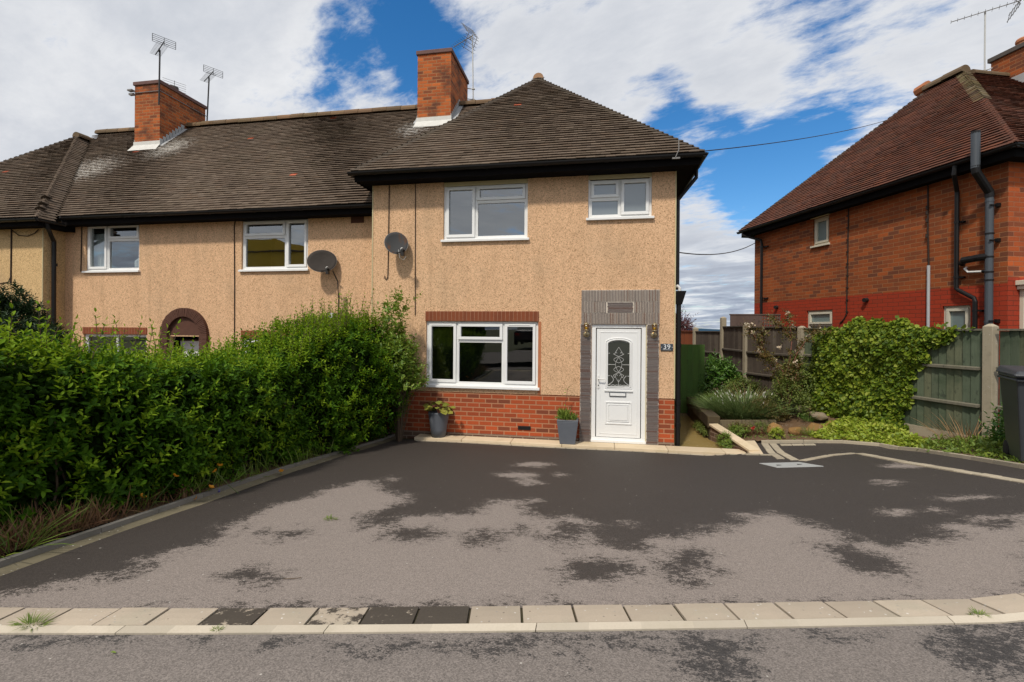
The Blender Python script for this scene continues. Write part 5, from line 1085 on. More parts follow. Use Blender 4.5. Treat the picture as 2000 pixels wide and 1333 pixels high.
cable_part(H2, 'wall_cable', [(-5.24, MY - .25, 3.20), (-5.24, MY - .06, 3.0), (-5.245, MY - .014, 2.6), (-5.25, MY - .012, 1.2)], .011, 'black_paint')
cable_part(H3, 'wall_cable', [(-13.07, LY0 - .012, 4.25), (-13.08, LY0 - .012, 3.0)], .014)
cable_part(H3, 'wall_cable', [(-13.05, LY0 - .012, 4.2), (-12.85, LY0 - .02, 4.08), (-12.6, LY0 - .02, 4.06), (-12.4, LY0 - .02, 4.12), (-12.3, LY0 - .02, 4.2)], .009)
cable_part(H3, 'wall_cable', [(-13.08, LY0 - .012, 3.15), (-13.15, LY0 - .014, 3.03), (-13.4, LY0 - .012, 3.0)], .009)
def lantern(x, label):
    t = thing('wall_lantern', label, 'wall light', (x, WY - .03, 2.0), group='lanterns either side of the front door')
    b = B(); M = Matrix.Rotation(R(90), 3, 'X'); b.lathe((x, WY - .035, 1.965), [(.055, 0), (.055, .012), (.035, .022), (.02, .028)], 16, M); b.tube([(x, WY - .05, 1.965), (x, WY - .10, 1.95), (x, WY - .125, 1.99), (x, WY - .125, 2.03)], .009, 8)
    b.lathe((x, WY - .125, 2.02), [(.012, 0), (.036, .012), (.040, .022), (.03, .03)], 14); b.lathe((x, WY - .125, 2.135), [(.046, 0), (.044, .012), (.02, .03), (.008, .045)], 14); b.obj('bracket', 'brass', t, smooth=True)
    b = B(); b.lathe((x, WY - .125, 2.045), [(.030, 0), (.037, .03), (.043, .09)], 14); b.obj('glass', 'amber_glass', t, smooth=True)
    b = B(); b.lathe((x, WY - .125, 2.05), [(.012, 0), (.018, .03), (.012, .06), (.004, .07)], 10); b.obj('bulb', 'white_plastic', t, smooth=True)
lantern(-.148, 'brass wall lantern with amber glass on the handle side of the front door'); lantern(1.008, 'brass wall lantern with amber glass above the house number sign')
t = thing('house_number_sign', 'dark slate plaque reading 39 right of the front door', 'house number', (1.228, WY - .02, 1.75))
b = B(); b.box(1.125, 1.333, WY - .022, WY - .004, 1.692, 1.812); b.obj('plaque', 'slate_sign', t, bevel=.008)
fc = bpy.data.curves.new('digits', 'FONT'); fc.body = '39'; fc.size = .118; fc.extrude = .0015; fc.align_x = 'CENTER'; fc.space_character = 1.08
fo = bpy.data.objects.new('digits', fc); COL.objects.link(fo); fo.rotation_euler = (R(90), 0, 0); fo.location = (1.229 - 1.228, -.0035, -.030); fo.parent = t
bpy.context.view_layer.update(); dm = bpy.data.meshes.new_from_object(fo.evaluated_get(bpy.context.evaluated_depsgraph_get())); dl, de = tuple(fo.location), tuple(fo.rotation_euler); bpy.data.objects.remove(fo); fo = link('digits', dm, None, t); dm.materials.clear(); dm.materials.append(MATS['sign_white']); fo.location = dl; fo.rotation_euler = de
b = B()
for x in (1.140, 1.318): b.tube([(x, WY - .020, 1.753), (x, WY - .026, 1.753)], .006, 8)
x = 1.165
while x < 1.29: d = random.uniform(.006, .012); b.box(x, x + d, WY - .0235, WY - .021, 1.706, 1.712); x += d + .005
b.obj('screws_and_strapline', 'sign_white', t)
t = thing('security_light', 'small black floodlight with sensor on the middle house wall above the hedge', 'light', (-5.33, MY, 2.2))
b = B(); b.hexa([(-5.42, MY - .17, 2.24), (-5.27, MY - .17, 2.24), (-5.27, MY - .08, 2.22), (-5.42, MY - .08, 2.22), (-5.42, MY - .13, 2.36), (-5.27, MY - .13, 2.36), (-5.27, MY - .05, 2.34), (-5.42, MY - .05, 2.34)]); b.tube([(-5.345, MY - .07, 2.28), (-5.345, MY, 2.2)], .02, 8); b.obj('floodlight', 'black_paint', t, bevel=.006)
b = B(); b.poly([(-5.405, MY - .1735, 2.255), (-5.285, MY - .1735, 2.255), (-5.285, MY - .1385, 2.345), (-5.405, MY - .1385, 2.345)]); b.obj('lens', 'bright_metal', t)
b = B(); b.box(-5.375, -5.315, MY - .03, MY, 2.12, 2.24); b.tube([(-5.345, MY - .03, 2.14), (-5.345, MY - .09, 2.12)], .032, 10); b.obj('sensor', 'black_paint', t)
b = B(); b.tube([(-5.19, MY, 2.05), (-5.19, MY - .05, 2.05)], .045, 12); b.tube([(-5.19, MY - .05, 2.05), (-5.19, MY - .065, 2.05)], .03, 12); tag(b.obj('junction_box', 'white_plastic'), 'small round white box on the wall below the floodlight', 'junction box')
# ornament in the far upstairs window
t = thing('lantern_ornament', 'small white birdcage ornament hanging inside the far upstairs window', 'ornament', (-10.33, 9.16, 3.32))
b = B(); b.tube([(-10.24, 9.17, 3.34), (-10.22, 9.17, 3.6), (-10.26, 9.17, 3.72), (-10.33, 9.17, 3.73), (-10.36, 9.17, 3.66)], .010, 6); b.obj('stand', 'white_plastic', t)
b = B(); b.lathe((-10.35, 9.17, 3.40), [(.08, 0), (.085, .02), (.085, .14), (.06, .17), (.015, .22)], 10); b.obj('cage', 'net_curtain', t)

# ================================================================== AERIALS
def yagi(label, base, top, C, boom, elem, n, el=(.10, .16), refl='grid', L0=-.5, L1=.4, mat='aerial_metal', mast_r=.016, bracket=None, mast_mat=None):
    t = thing('tv_aerial', label, 'aerial', base, group='television aerials on the chimneys')
    b = B(); b.tube([base, top], mast_r, 8); 
    if bracket:
        for z in bracket[1]: b.tube([(base[0] + (top[0] - base[0]) * .1, base[1], z), (bracket[0][0], bracket[0][1], z)], .014, 6); b.box(base[0] - .04, base[0] + .04, base[1] - .03, base[1] + .03, z - .012, z + .012)
    b.obj('mast', mast_mat or mat, t)
    C = Vector(C); bd = Vector(boom).normalized(); ed = Vector(elem).normalized(); b = B(); b.tube([C + bd * L0, C + bd * L1], .011, 6); b.tube([C + Vector((0, 0, -.08)), C], .02, 6); b.obj('boom', mat, t)
    b = B()
    for i in range(n):
        p = C + bd * (L0 + (L1 - L0 - .12) * i / max(1, n - 1)); l = el[0] + (el[1] - el[0]) * i / max(1, n - 1); b.tube([p - ed * l, p + ed * l], .0045, 5)
    b.obj('elements', mat, t)
    R_ = C + bd * L1; v = bd.cross(ed).normalized(); b = B()
    if refl == 'grid':
        for k in (-.10, -.05, 0, .05, .10): b.tube([R_ - ed * .26 + v * k, R_ + ed * .26 + v * k], .006, 5)
        for k in (-.26, 0, .26): b.tube([R_ + ed * k - v * .1, R_ + ed * k + v * .1], .007, 5)
    elif refl == 'stack':
        for k in range(6): b.tube([R_ - ed * .30 + v * (k - 2) * .065, R_ + ed * .30 + v * (k - 2) * .065], .005, 5)
        b.tube([R_ - v * .15, R_ + v * .22], .008, 5)
    else:
        for sg in (-1, 1):
            q = (v * sg * .85 - bd * .55).normalized()
            for k in range(5): p = R_ + q * (.05 + .085 * k); b.tube([p - ed * .25, p + ed * .25], .006, 5)
            for k in (-.16, .16): b.tube([R_ + ed * k, R_ + ed * k + q * .42], .008, 5)
    b.obj('reflector', mat, t); return t
yagi('tall grey aerial with ladder mast behind the nearer chimney', (-3.46, 12.98, 8.50), (-3.50, 12.98, 10.42), (-3.55, 12.95, 10.36), (.86, -.52, .02), (.52, .86, 0), 9, (.11, .17), 'corner', -.72, .10, 'aerial_metal', .018, ((-3.64, 12.9), (8.58, 8.88)), 'bright_metal')
yagi('dark aerial on the front corner of the far chimney', (-11.97, 11.14, 8.2), (-11.95, 11.14, 9.72), (-11.95, 11.12, 9.74), (.86, -.52, .0), (.52, .86, .0), 12, (.13, .14), 'grid', -.42, .52, 'black_paint', .020)
yagi('dark aerial on the rear corner of the far chimney', (-12.05, 12.86, 8.30), (-11.98, 12.86, 9.85), (-11.97, 12.84, 9.90), (.86, -.52, .0), (.52, .86, .0), 12, (.12, .13), 'grid', -.46, .42, 'black_paint', .020)
yagi('low aerial with wide thin rods peeping over the far chimney', (-12.70, 12.55, 8.9), (-12.70, 12.55, 9.30), (-12.80, 12.4, 9.35), (.86, -.52, .0), (.52, .86, .0), 5, (.10, .12), 'stack', -.25, .10, 'aerial_metal', .014)
A4 = lambda x, y, z: tuple(MW[H4] @ Vector((x, y, z)))
yagi('long slender aerial above the brick house chimney', A4(3.95, 3.2, 8.25), A4(3.95, 3.2, 10.03), A4(3.95, 3.2, 10.05), (.86, -.52, .0), (.52, .86, 0.), 10, (.09, .12), 'corner', -.62, .62, 'aerial_metal', .017, (A4(4.02, 3.05, 0)[:2], (8.35, 8.58)), 'bright_metal')

# ================================================================== WIRES
def wire(P0, P1, sag, r, label):
    P0, P1 = Vector(P0), Vector(P1); b = B(); n = 24
    b.tube([P0.lerp(P1, i / n) - Vector((0, 0, sag * 4 * (i / n) * (1 - i / n))) for i in range(n + 1)], r, 5); tag(b.obj('overhead_wire', 'cable'), label, 'wire')
wire((1.52, 8.25, 5.02), (9.9, 18.1, 9.35), .12, .009, 'thin overhead wire from the gutter corner up to behind the red tiled roof')
wire((1.40, 8.62, 3.42), (4.88, 15.44, 4.80), .18, .011, 'lower slack wire between the two houses')
t = thing('wire_bracket', 'small grey wire bracket fixed at the gutter near the corner', 'bracket', (1.30, 8.05, 4.9)); b = B(); b.tube([(1.32, 8.00, 5.14), (1.32, 7.98, 4.98), (1.27, 7.98, 4.86)], .008, 6); b.box(1.22, 1.34, 7.98, 8.0, 4.835, 4.86); b.obj('bracket', 'aerial_metal', t)

# ================================================================== POTS AND BIN
t = thing('planter', 'square slate grey planter beside the front door', 'planter', (-.46, 8.32, .052))
b = B(); b.taper((-.455, 8.325, .052), .265, .25, .365, .34, .40); b.box(-.6375, -.2725, 8.155, 8.495, .452, .475); b.obj('pot', 'planter_grey', t, bevel=.008); b = B(); b.box(-.60, -.31, 8.19, 8.46, .47, .480); b.obj('compost', 'soil', t)
t = thing('planter', 'round dark grey planter tucked under the wide window at the hedge end', 'planter', (-2.82, 8.32, .052))
b = B(); b.lathe((-2.83, 8.32, .052), [(.125, 0), (.15, .15), (.19, .44), (.195, .46), (.175, .46), (.17, .43)], 28); b.obj('pot', 'planter_grey', t, smooth=True); b = B(); b.lathe((-2.83, 8.32, .47), [(.17, 0), (.01, .01)], 20); b.obj('compost', 'soil', t)
bx_, by_ = 4.90, 6.16; bz = g1(bx_, by_) - .01; br = R(-24)
t = thing('wheelie_bin', 'black wheelie bin standing by the fence at the edge of the driveway', 'bin', (bx_, by_, bz), br)
b = B(); b.taper((0, .02, .05), .44, .50, .545, .66, .93); b.box(-.285, .285, -.33, .36, .965, 1.0); b.box(-.29, .29, -.345, .37, .93, .965); b.obj('body', 'bin_plastic', t, world=False, bevel=.02)
b = B(); b.hexa([(-.305, -.375, 1.0), (.305, -.375, 1.0), (.305, .36, 1.0), (-.305, .36, 1.0), (-.27, -.33, 1.05), (.27, -.33, 1.05), (.27, .36, 1.08), (-.27, .36, 1.08)]); b.box(-.31, .31, -.38, -.33, .985, 1.02); ld = b.obj('lid', 'bin_plastic', t, world=False, bevel=.014)
b = B(); b.hexa([(-.14, -.25, 1.06), (.12, -.25, 1.06), (.14, .05, 1.076), (-.12, .05, 1.076), (-.12, -.2, 1.068), (.10, -.2, 1.07), (.12, .02, 1.085), (-.10, .02, 1.085)]); b.obj('sticker', 'white_plastic', ld, world=False)
b = B(); b.tube([(-.2, .36, 1.03), (-.2, .42, 1.05), (.2, .42, 1.05), (.2, .36, 1.03)], .016, 8); b.obj('handle', 'bin_plastic', t, world=False)
for s_ in (-1, 1):
    b = B(); M = Matrix.Rotation(R(90), 3, 'Y'); b.lathe((s_ * .21 - .03, .27, .10), [(.06, 0), (.10, .01), (.10, .05), (.06, .06)], 20, M); b.obj('wheel', 'rubber', t, world=False)
# ================================================================== PLANTS
def nrm(A): return A / np.maximum(1e-9, np.linalg.norm(A, axis=-1, keepdims=True))
def leafmesh(name, P, D, Nn, L, W, mat, parent=None, fold=.10, droop=.12):
    P = np.asarray(P, float).reshape(-1, 3); D = nrm(np.asarray(D, float).reshape(-1, 3)); Nn = np.asarray(Nn, float).reshape(-1, 3)
    n = len(P); L = np.broadcast_to(np.asarray(L, float).ravel(), (n,)) if np.ndim(L) else np.full(n, L); L = L[:, None]
    S = nrm(np.cross(D, Nn) + 1e-6); Q = np.cross(S, D); Wd = L * W
    if droop >= .3:
        h_ = Wd * .5; V = []
        for f_, wf in ((0., .8), (.4, 1.), (.75, .75)): c_ = P + D * L * f_ - Q * L * droop * f_ * f_; V += [c_ - S * h_ * wf, c_ + S * h_ * wf]
        V = np.stack(V + [P + D * L - Q * L * droop], 1).reshape(-1, 3)
        if parent is not None: V = V - np.array(MW[parent].translation)
        i = (np.arange(n) * 7)[:, None]; F = np.concatenate([i + np.array([[0, 1, 3, 2]]), i + np.array([[2, 3, 5, 4]]), i + np.array([[4, 5, 6]])], 1).reshape(-1)
        me = bpy.data.meshes.new(name); me.vertices.add(n * 7); me.vertices.foreach_set('co', V.ravel()); me.loops.add(n * 11); me.loops.foreach_set('vertex_index', F.astype(np.int32))
        me.polygons.add(n * 3); me.polygons.foreach_set('loop_start', (np.arange(n, dtype=np.int32)[:, None] * 11 + np.array([[0, 4, 8]], np.int32)).ravel()); me.update(calc_edges=True)
        return link(name, me, mat, parent, False)
    b_ = P; t_ = P + D * L - Q * L * droop
    a1 = P + D * L * .32 - Q * L * .02; a2 = P + D * L * .70 - Q * L * droop * .5
    r1 = a1 + S * Wd * .5 + Q * L * fold; r2 = a2 + S * Wd * .40 + Q * L * fold * .8; l1 = a1 - S * Wd * .5 + Q * L * fold; l2 = a2 - S * Wd * .40 + Q * L * fold * .8
    V = np.stack([b_, r1, r2, t_, l2, l1], 1).reshape(-1, 3)
    if parent is not None:
        o = np.array(MW[parent].translation); V = V - o
    i = (np.arange(n) * 6)[:, None]; F = np.concatenate([i + np.array([[0, 1, 2, 3]]), i + np.array([[0, 3, 4, 5]])], 1).reshape(-1)
    me = bpy.data.meshes.new(name); me.vertices.add(n * 6); me.vertices.foreach_set('co', V.ravel()); me.loops.add(n * 8); me.loops.foreach_set('vertex_index', F.astype(np.int32))
    me.polygons.add(n * 2); me.polygons.foreach_set('loop_start', np.arange(n * 2, dtype=np.int32) * 4); me.update(calc_edges=True)
    return link(name, me, mat, parent, False)
def shoots(S, D, L, pairs, ll, spread=.85, tip=True):
    """leaf positions, directions and normals on shoots that start at S and run along D"""
    n = len(S); D = nrm(D); rv = nrm(rng.normal(size=(n, 3))); A = nrm(np.cross(D, rv)); Bv = np.cross(D, A); P_, D_, N_, L_ = [], [], [], []
    for k in range(pairs):
        t = (k + .6) / pairs; base = S + D * (L * t)[:, None] + np.array([0, 0, -.03]) * t * t; ax = A if k % 2 == 0 else Bv
        for sg in (1, -1):
            d = nrm(D * .55 + ax * sg * spread + rng.normal(size=(n, 3)) * .18); P_.append(base); D_.append(d); N_.append(nrm(D * .8 - ax * sg * .3 + np.array([0, 0, .7]))); L_.append(ll * (1 - .35 * max(0, t - .5) * 2) * rng.uniform(.75, 1.2, n))
    if tip: P_.append(S + D * L[:, None]); D_.append(nrm(D + rng.normal(size=(n, 3)) * .3)); N_.append(rng.normal(size=(n, 3)) + [0, 0, 1.]); L_.append(ll * .7 * rng.uniform(.7, 1.1, n))
    return np.concatenate(P_), np.concatenate(D_), np.concatenate(N_), np.concatenate(L_)
def lump(y, z, f=1.): return .5 * np.sin(2.1 * f * y + 1.3 * np.sin(1.7 * f * z + .4 * y)) + .3 * np.sin(4.7 * f * y + 3.1 * f * z + 1) + .2 * np.sin(8.3 * f * z - 5.9 * f * y)
gzv = lambda x, y: gz(x, y)

# ---- privet hedge beside the driveway
Hd = thing('privet_hedge', 'long dense dark green privet hedge along the left of the driveway', 'hedge', (-4.5, 5.0, .3))
def htop(y): return np.interp(y, [1.3, 2.6, 3.4, 4.2, 5.4, 6.2, 7., 7.7, 8.5], [1.80, 1.80, 1.70, 1.57, 1.53, 1.76, 1.96, 2.10, 2.16])
def hface(y, z): 
    g = gz(-3.7, y); h = np.clip((z - g) / (htop(y) - g), 0, 1)
    bulge = np.interp(y, [1.3, 5.5, 7.2, 8.3], [.0, .06, .26, .46])
    return -3.95 + .20 * lump(y, z) + (.10 + bulge) * np.sin(np.pi * np.clip(h * .95 + .05, 0, 1)) ** .7 - .03 * np.clip(.25 - h, 0, 1) / .25 + .12 * np.clip((y - 3.2) / 1.5, 0, 1) * np.clip(.5 - h, 0, 1)
HB = -5.30
def hedge_pts(n, kind):
    y = rng.uniform(1.25, 8.42, n)
    if kind == 'face':
        z0 = gz(-3.7, y) + np.interp(y, [2., 3.6, 5.], [.16, .06, .02]); z = z0 + (htop(y) - z0) * rng.uniform(0, 1, n) ** .9; x = hface(y, z); nr = np.stack([np.full(n, .9), rng.normal(0, .35, n), np.full(n, .15)], 1)
        P = np.stack([x, y, z], 1)
    elif kind == 'top':
        x = rng.uniform(HB, -3.85, n); z = htop(y) + .07 * lump(y, x * 2, 1.4) - .10 * np.clip((x + 4.1) / .3, 0, 1); nr = np.stack([rng.normal(0, .3, n), rng.normal(0, .3, n), np.full(n, 1.)], 1); P = np.stack([x, y, z], 1)
    else:
        x = rng.uniform(HB, -3.6, n); z0 = gz(-4, 8.4) + .05; z = z0 + (2.1 - z0) * rng.uniform(0, 1, n); P = np.stack([x, np.full(n, 8.40) + .06 * lump(x * 3, z), z], 1); nr = np.stack([rng.normal(0, .3, n), np.full(n, .8), np.full(n, .2)], 1)
    return P, nr
Ps, Ds, Ns, Ls = [], [], [], []
for kind, n in (('face', 4600), ('top', 2600), ('end', 250)):
    P, nr = hedge_pts(n, kind); kk = rng.uniform(0, 1, n) < .42 + .75 * lump(P[:, 1] * 3.1 + 2, P[:, 2] * 3.6 + P[:, 0], 1.); P, nr = P[kk], nr[kk]; n = len(P); d = nrm(nr * .75 + np.array([0, 0, .55]) + rng.normal(size=(n, 3)) * .45); L = rng.uniform(.10, .27, n)
    a = shoots(P - nrm(nr) * .07, d, L, 5, .074); [q.append(v) for q, v in zip((Ps, Ds, Ns, Ls), a)]
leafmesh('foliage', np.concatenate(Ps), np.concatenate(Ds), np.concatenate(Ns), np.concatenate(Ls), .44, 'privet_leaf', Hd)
n = 420; P, nr = hedge_pts(n, 'face'); P2, nr2 = hedge_pts(900, 'top'); P = np.concatenate([P, P2]); nr = np.concatenate([nr, nr2])
a = shoots(P + nrm(nr) * .02, nrm(nr * .7 + [0, 0, .8] + rng.normal(size=P.shape) * .3), rng.uniform(.08, .24, len(P)), 4, .062); leafmesh('young_tips', *a[:3], a[3], .42, 'privet_tip', Hd)
P, nr = hedge_pts(11000, 'face'); P2, nr2 = hedge_pts(6500, 'top'); P = np.concatenate([P, P2]); nr = np.concatenate([nr, nr2]); n = len(P); P -= nrm(nr) * rng.uniform(.10, .26, (n, 1)); leafmesh('inner_foliage', P, rng.normal(size=(n, 3)) + [0, 0, .2], rng.normal(size=(n, 3)), rng.uniform(.05, .08, n), .5, 'shaded_privet_leaf', Hd)
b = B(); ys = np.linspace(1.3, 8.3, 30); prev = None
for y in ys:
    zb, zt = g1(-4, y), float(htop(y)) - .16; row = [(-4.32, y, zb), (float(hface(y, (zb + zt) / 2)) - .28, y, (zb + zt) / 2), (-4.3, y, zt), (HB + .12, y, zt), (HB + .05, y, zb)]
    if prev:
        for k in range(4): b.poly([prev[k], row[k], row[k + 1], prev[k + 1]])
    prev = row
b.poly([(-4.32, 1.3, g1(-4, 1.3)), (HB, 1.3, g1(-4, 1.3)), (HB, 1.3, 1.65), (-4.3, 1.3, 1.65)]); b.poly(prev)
b.obj('shade_core', 'core_shade', Hd)  # solid dark core, added to stop light passing and give the inner shade
# tall unclipped shoots
lx = [(random.uniform(-5.0, -4.2), random.uniform(2.2, 5.0), random.uniform(.12, .38)) for _ in range(60)] + [(random.uniform(-4.9, -3.9), random.uniform(5.8, 8.2), random.uniform(.15, .48)) for _ in range(110)] + [(random.uniform(-4.7, -4.1), random.uniform(2.6, 4.6), random.uniform(.34, .58)) for _ in range(18)] + [(random.uniform(-4.6, -3.9), random.uniform(6.2, 7.9), random.uniform(.40, .68)) for _ in range(26)] + [(-4.55, 3.35, .42), (-4.5, 3.62, .52), (-4.62, 3.80, .40), (-4.75, 3.95, .45), (-4.7, 4.35, .46), (-4.85, 4.2, .30), (-4.8, 4.62, .40), (-4.6, 4.75, .42), (-4.5, 4.9, .30), (-4.9, 5.05, .28), (-4.6, 5.6, .22), (-4.4, 6.3, .28), (-4.5, 6.62, .42), (-4.35, 6.75, .35), (-4.6, 6.9, .46), (-4.45, 7.05, .50), (-4.3, 7.15, .40), (-4.5, 7.35, .25), (-4.3, 7.55, .34), (-4.2, 7.7, .30), (-4.6, 3.5, .3), (-4.65, 3.1, .22), (-4.5, 3.72, .34)]
S = np.array([(x, y, float(htop(y)) - .12) for x, y, h in lx]); h = np.array([q[2] + .1 for q in lx]); D = nrm(np.stack([rng.normal(.05, .16, len(lx)), rng.normal(0, .16, len(lx)), np.ones(len(lx))], 1))
a = shoots(S, D, h, 8, .070, .75); leafmesh('tall_shoots', *a[:3], a[3], .40, 'privet_tip', Hd)
b = B()
for s_, d_, l_ in zip(S, D, h): b.tube([s_, s_ + d_ * l_ * .5, s_ + d_ * l_ + np.array([0, 0, -.03])], .0035, 4)
for i in range(70):
    y = random.uniform(1.6, 8.2); x = random.uniform(-4.3, -3.95); z = g1(x, y); b.tube([(x, y, z), (x + random.uniform(-.05, .08), y + random.uniform(-.1, .1), z + .3), (x + random.uniform(.0, .15), y + random.uniform(-.2, .2), z + random.uniform(.5, .9))], [.012, .009, .005], 5)
b.obj('stems', 'bark', Hd)

# ---- generic plants
def clump(name, label, cat, c, rx, ry, h, mat, nsh, ll, W=.45, pairs=4, shl=(.15, .3), up=.6, stem='green_stem', z0=None, group=None, shape=.7, droop=.12, zmin=None):
    x, y = c; zb = s1(x, y) if z0 is None else z0
    t = thing(name, label, cat, (x, y, zb), group=group)
    u = rng.normal(size=(nsh, 3)); u[:, 2] = np.abs(u[:, 2]) * 1.1; u = nrm(u); r_ = rng.uniform(.55, 1., (nsh, 1)) ** .5
    S = np.array([x, y, zb + .04]) + u * r_ * np.array([rx, ry, h]) * .86; S[:, 2] = np.maximum(S[:, 2], zb + .03)
    if zmin: k = S[:, 2] > zmin + rng.uniform(0, .5, nsh); S, u = S[k], u[k]; nsh = len(S)
    d = nrm(u * shape + np.array([0, 0, up]) + rng.normal(size=(nsh, 3)) * .35)
    a = shoots(S, d, rng.uniform(*shl, nsh), pairs, ll); leafmesh('foliage', *a[:3], a[3], W, mat, t, droop=droop)
    b = B()
    for i in range(min(26, nsh)):
        e = S[i]; b.tube([(x + (e[0] - x) * .15, y + (e[1] - y) * .15, zb - .02), (x + (e[0] - x) * .5, y + (e[1] - y) * .5, zb + (e[2] - zb) * .6), tuple(e)], [.007, .005, .003], 5)
    b.obj('stems', stem, t)
    return t
def grass(name, label, cat, c, rx, ry, h, n, mat, lean=.45, w=.035, z0=None, kind=None, curve=.5, group=None):
    """tuft of arching blades"""
    x, y = c; zb = s1(x, y) if z0 is None else z0
    a = rng.uniform(0, 2 * np.pi, n); r_ = np.sqrt(rng.uniform(0, 1, n)); P = np.stack([x + rx * r_ * np.cos(a), y + ry * r_ * np.sin(a), np.full(n, zb)], 1)
    if kind == 'ground': P[:, 2] = gz(P[:, 0], P[:, 1]) + .02
    D = nrm(np.stack([np.cos(a) * r_ * lean + rng.normal(0, .2, n), np.sin(a) * r_ * lean + rng.normal(0, .2, n), np.ones(n)], 1))
    L = h * rng.uniform(.55, 1.1, n)
    o = leafmesh(name, P, D, np.stack([np.cos(a), np.sin(a), np.full(n, .15)], 1) * -1 + rng.normal(size=(n, 3)) * .2, L, w, mat, None, fold=.004, droop=curve)
    tag(o, label, cat, group); return o

# tall pale shrub at the house end of the hedge
t = clump('leafy_shrub', 'pale yellow green shrub rising above the hedge end beside the wide window', 'shrub', (-3.45, 7.92), .58, .42, 2.12, 'elder_leaf', 760, .090, .42, 4, (.14, .28), .5, 'bark', z0=.05, zmin=.75)
S = np.array([(-3.62, 7.9, 2.05), (-3.50, 7.85, 2.05), (-3.38, 7.9, 2.0), (-3.55, 8.0, 2.05), (-3.72, 8.0, 2.0)]); a = shoots(S, nrm(np.array([(-.1, 0, 1), (.12, 0, 1), (.3, 0, 1), (.02, 0, 1), (-.35, .0, 1.)])), np.array([.55, .72, .50, .66, .5]), 8, .115, .9); S2 = np.array([S[1], S[3]])[rng.integers(0, 2, 70)] + np.stack([rng.normal(.0, .11, 70), rng.normal(0, .08, 70), rng.uniform(-.2, .50, 70)], 1); a2 = shoots(S2, rng.normal(size=(70, 3)) * .5 + [0, 0, .6], rng.uniform(.12, .24, 70), 4, .085, .9); a = tuple(np.concatenate([q0, q1]) for q0, q1 in zip(a, a2)); leafmesh('upper_shoots', *a[:3], a[3], .40, 'elder_leaf', t)
# dark conifer far left
t = thing('conifer', 'dark bushy conifer in front of the far left house', 'tree', (-9.6, 6.1, .2)); nsh = 3000
u = rng.normal(size=(nsh, 3)); u[:, 2] = np.abs(u[:, 2]); u = nrm(u); S = np.array([-9.75, 6.1, .9]) + u * np.array([.95, .95, 1.55]) * rng.uniform(.75, 1.02, (nsh, 1)); S[:, 2] += .18 * np.sin(S[:, 0] * 9) + .12 * np.sin(S[:, 1] * 11)
a = shoots(S, u * .5 + np.array([0, 0, .9]) + rng.normal(size=(nsh, 3)) * .3, rng.uniform(.12, .26, nsh), 6, .085, .7); leafmesh('foliage', *a[:3], a[3], .26, 'conifer_leaf', t)
b = B(); b.lathe((-9.75, 6.1, .1), [(.5, 0), (.72, .8), (.62, 1.5), (.2, 2.0)], 12); b.obj('shade_core', 'core_shade', t); b = B(); b.tube([(-9.75, 6.1, 0), (-9.75, 6.1, 1.5)], [.09, .05], 8); b.obj('trunk', 'bark', t)  # lathed core is a dark solid standing for shade between the sprays

# ---- ivy on the fence
fo_, fd_, fn_ = np.array([5.64, 7.9]), np.array([-.35, .937]), np.array([-.937, -.35])
IVY = [(3.06, 1.50), (3.04, 1.92), (2.80, 2.12), (2.45, 2.18), (2.10, 2.24), (1.58, 2.30), (1.13, 2.22), (.70, 2.12), (.52, 2.06), (.60, 1.93), (.74, 1.81), (.78, 1.59), (1.02, 1.49), (1.16, 1.26), (1.12, 1.05), (1.06, .84), (1.22, .69), (1.15, .46), (1.35, .2), (2.6, .2), (3.2, .3), (3.42, .62), (3.2, 1.1)]
Iv = thing('climbing_ivy', 'bright yellow green ivy mound draped over the green fence', 'ivy', (5.0, 9.5, .2))
n = 40000; sv = rng.uniform(.4, 3.5, n); zv = rng.uniform(.15, 2.35, n); ed = -sdist(np.stack([sv, zv], 1), IVY); jit = .10 * lump(sv * 3, zv * 3); k = (ed + jit) > 0; sv, zv, ed = sv[k], zv[k], ed[k]
bul = .06 + .21 * np.clip(ed / .5, 0, 1) ** .6 * (.72 + .42 * lump(sv * 2.6, zv * 2.6) + .18 * lump(sv * 7, zv * 7)) + .25 * np.clip((1.0 - zv), 0, 1) * np.clip(ed / .3, 0, 1); bul *= rng.uniform(.70, 1.10, len(sv))
P = np.stack([fo_[0] + fd_[0] * sv + fn_[0] * bul, fo_[1] + fd_[1] * sv + fn_[1] * bul, zv], 1)
nn = np.array([fn_[0], fn_[1], .45]); m_ = len(P); D = nrm(np.array([fn_[0] * .35, fn_[1] * .35, -.75]) + rng.normal(size=(m_, 3)) * .55); leafmesh('foliage', P, D, nn + rng.normal(size=(m_, 3)) * .55, rng.uniform(.042, .085, m_), .85, 'ivy_leaf', Iv, fold=.06, droop=.10)
b = B(); gs, gzz = np.meshgrid(np.linspace(.5, 3.4, 40), np.linspace(.15, 2.3, 30), indexing='ij'); ed2 = -sdist(np.stack([gs.ravel(), gzz.ravel()], 1), IVY).reshape(gs.shape); bb = np.where(ed2 > .06, -.01 + .15 * np.clip(ed2 / .5, 0, 1) ** .6, 0)
G3 = np.stack([fo_[0] + fd_[0] * gs + fn_[0] * bb, fo_[1] + fd_[1] * gs + fn_[1] * bb, gzz], -1)
for i in range(39):
    for j in range(29):
        if min(ed2[i, j], ed2[i + 1, j], ed2[i, j + 1], ed2[i + 1, j + 1]) > .05: b.poly([G3[i, j], G3[i + 1, j], G3[i + 1, j + 1], G3[i, j + 1]])
b.obj('shade_core', 'core_shade', Iv)  # dark sheet behind the leaves, painted shade rather than stems
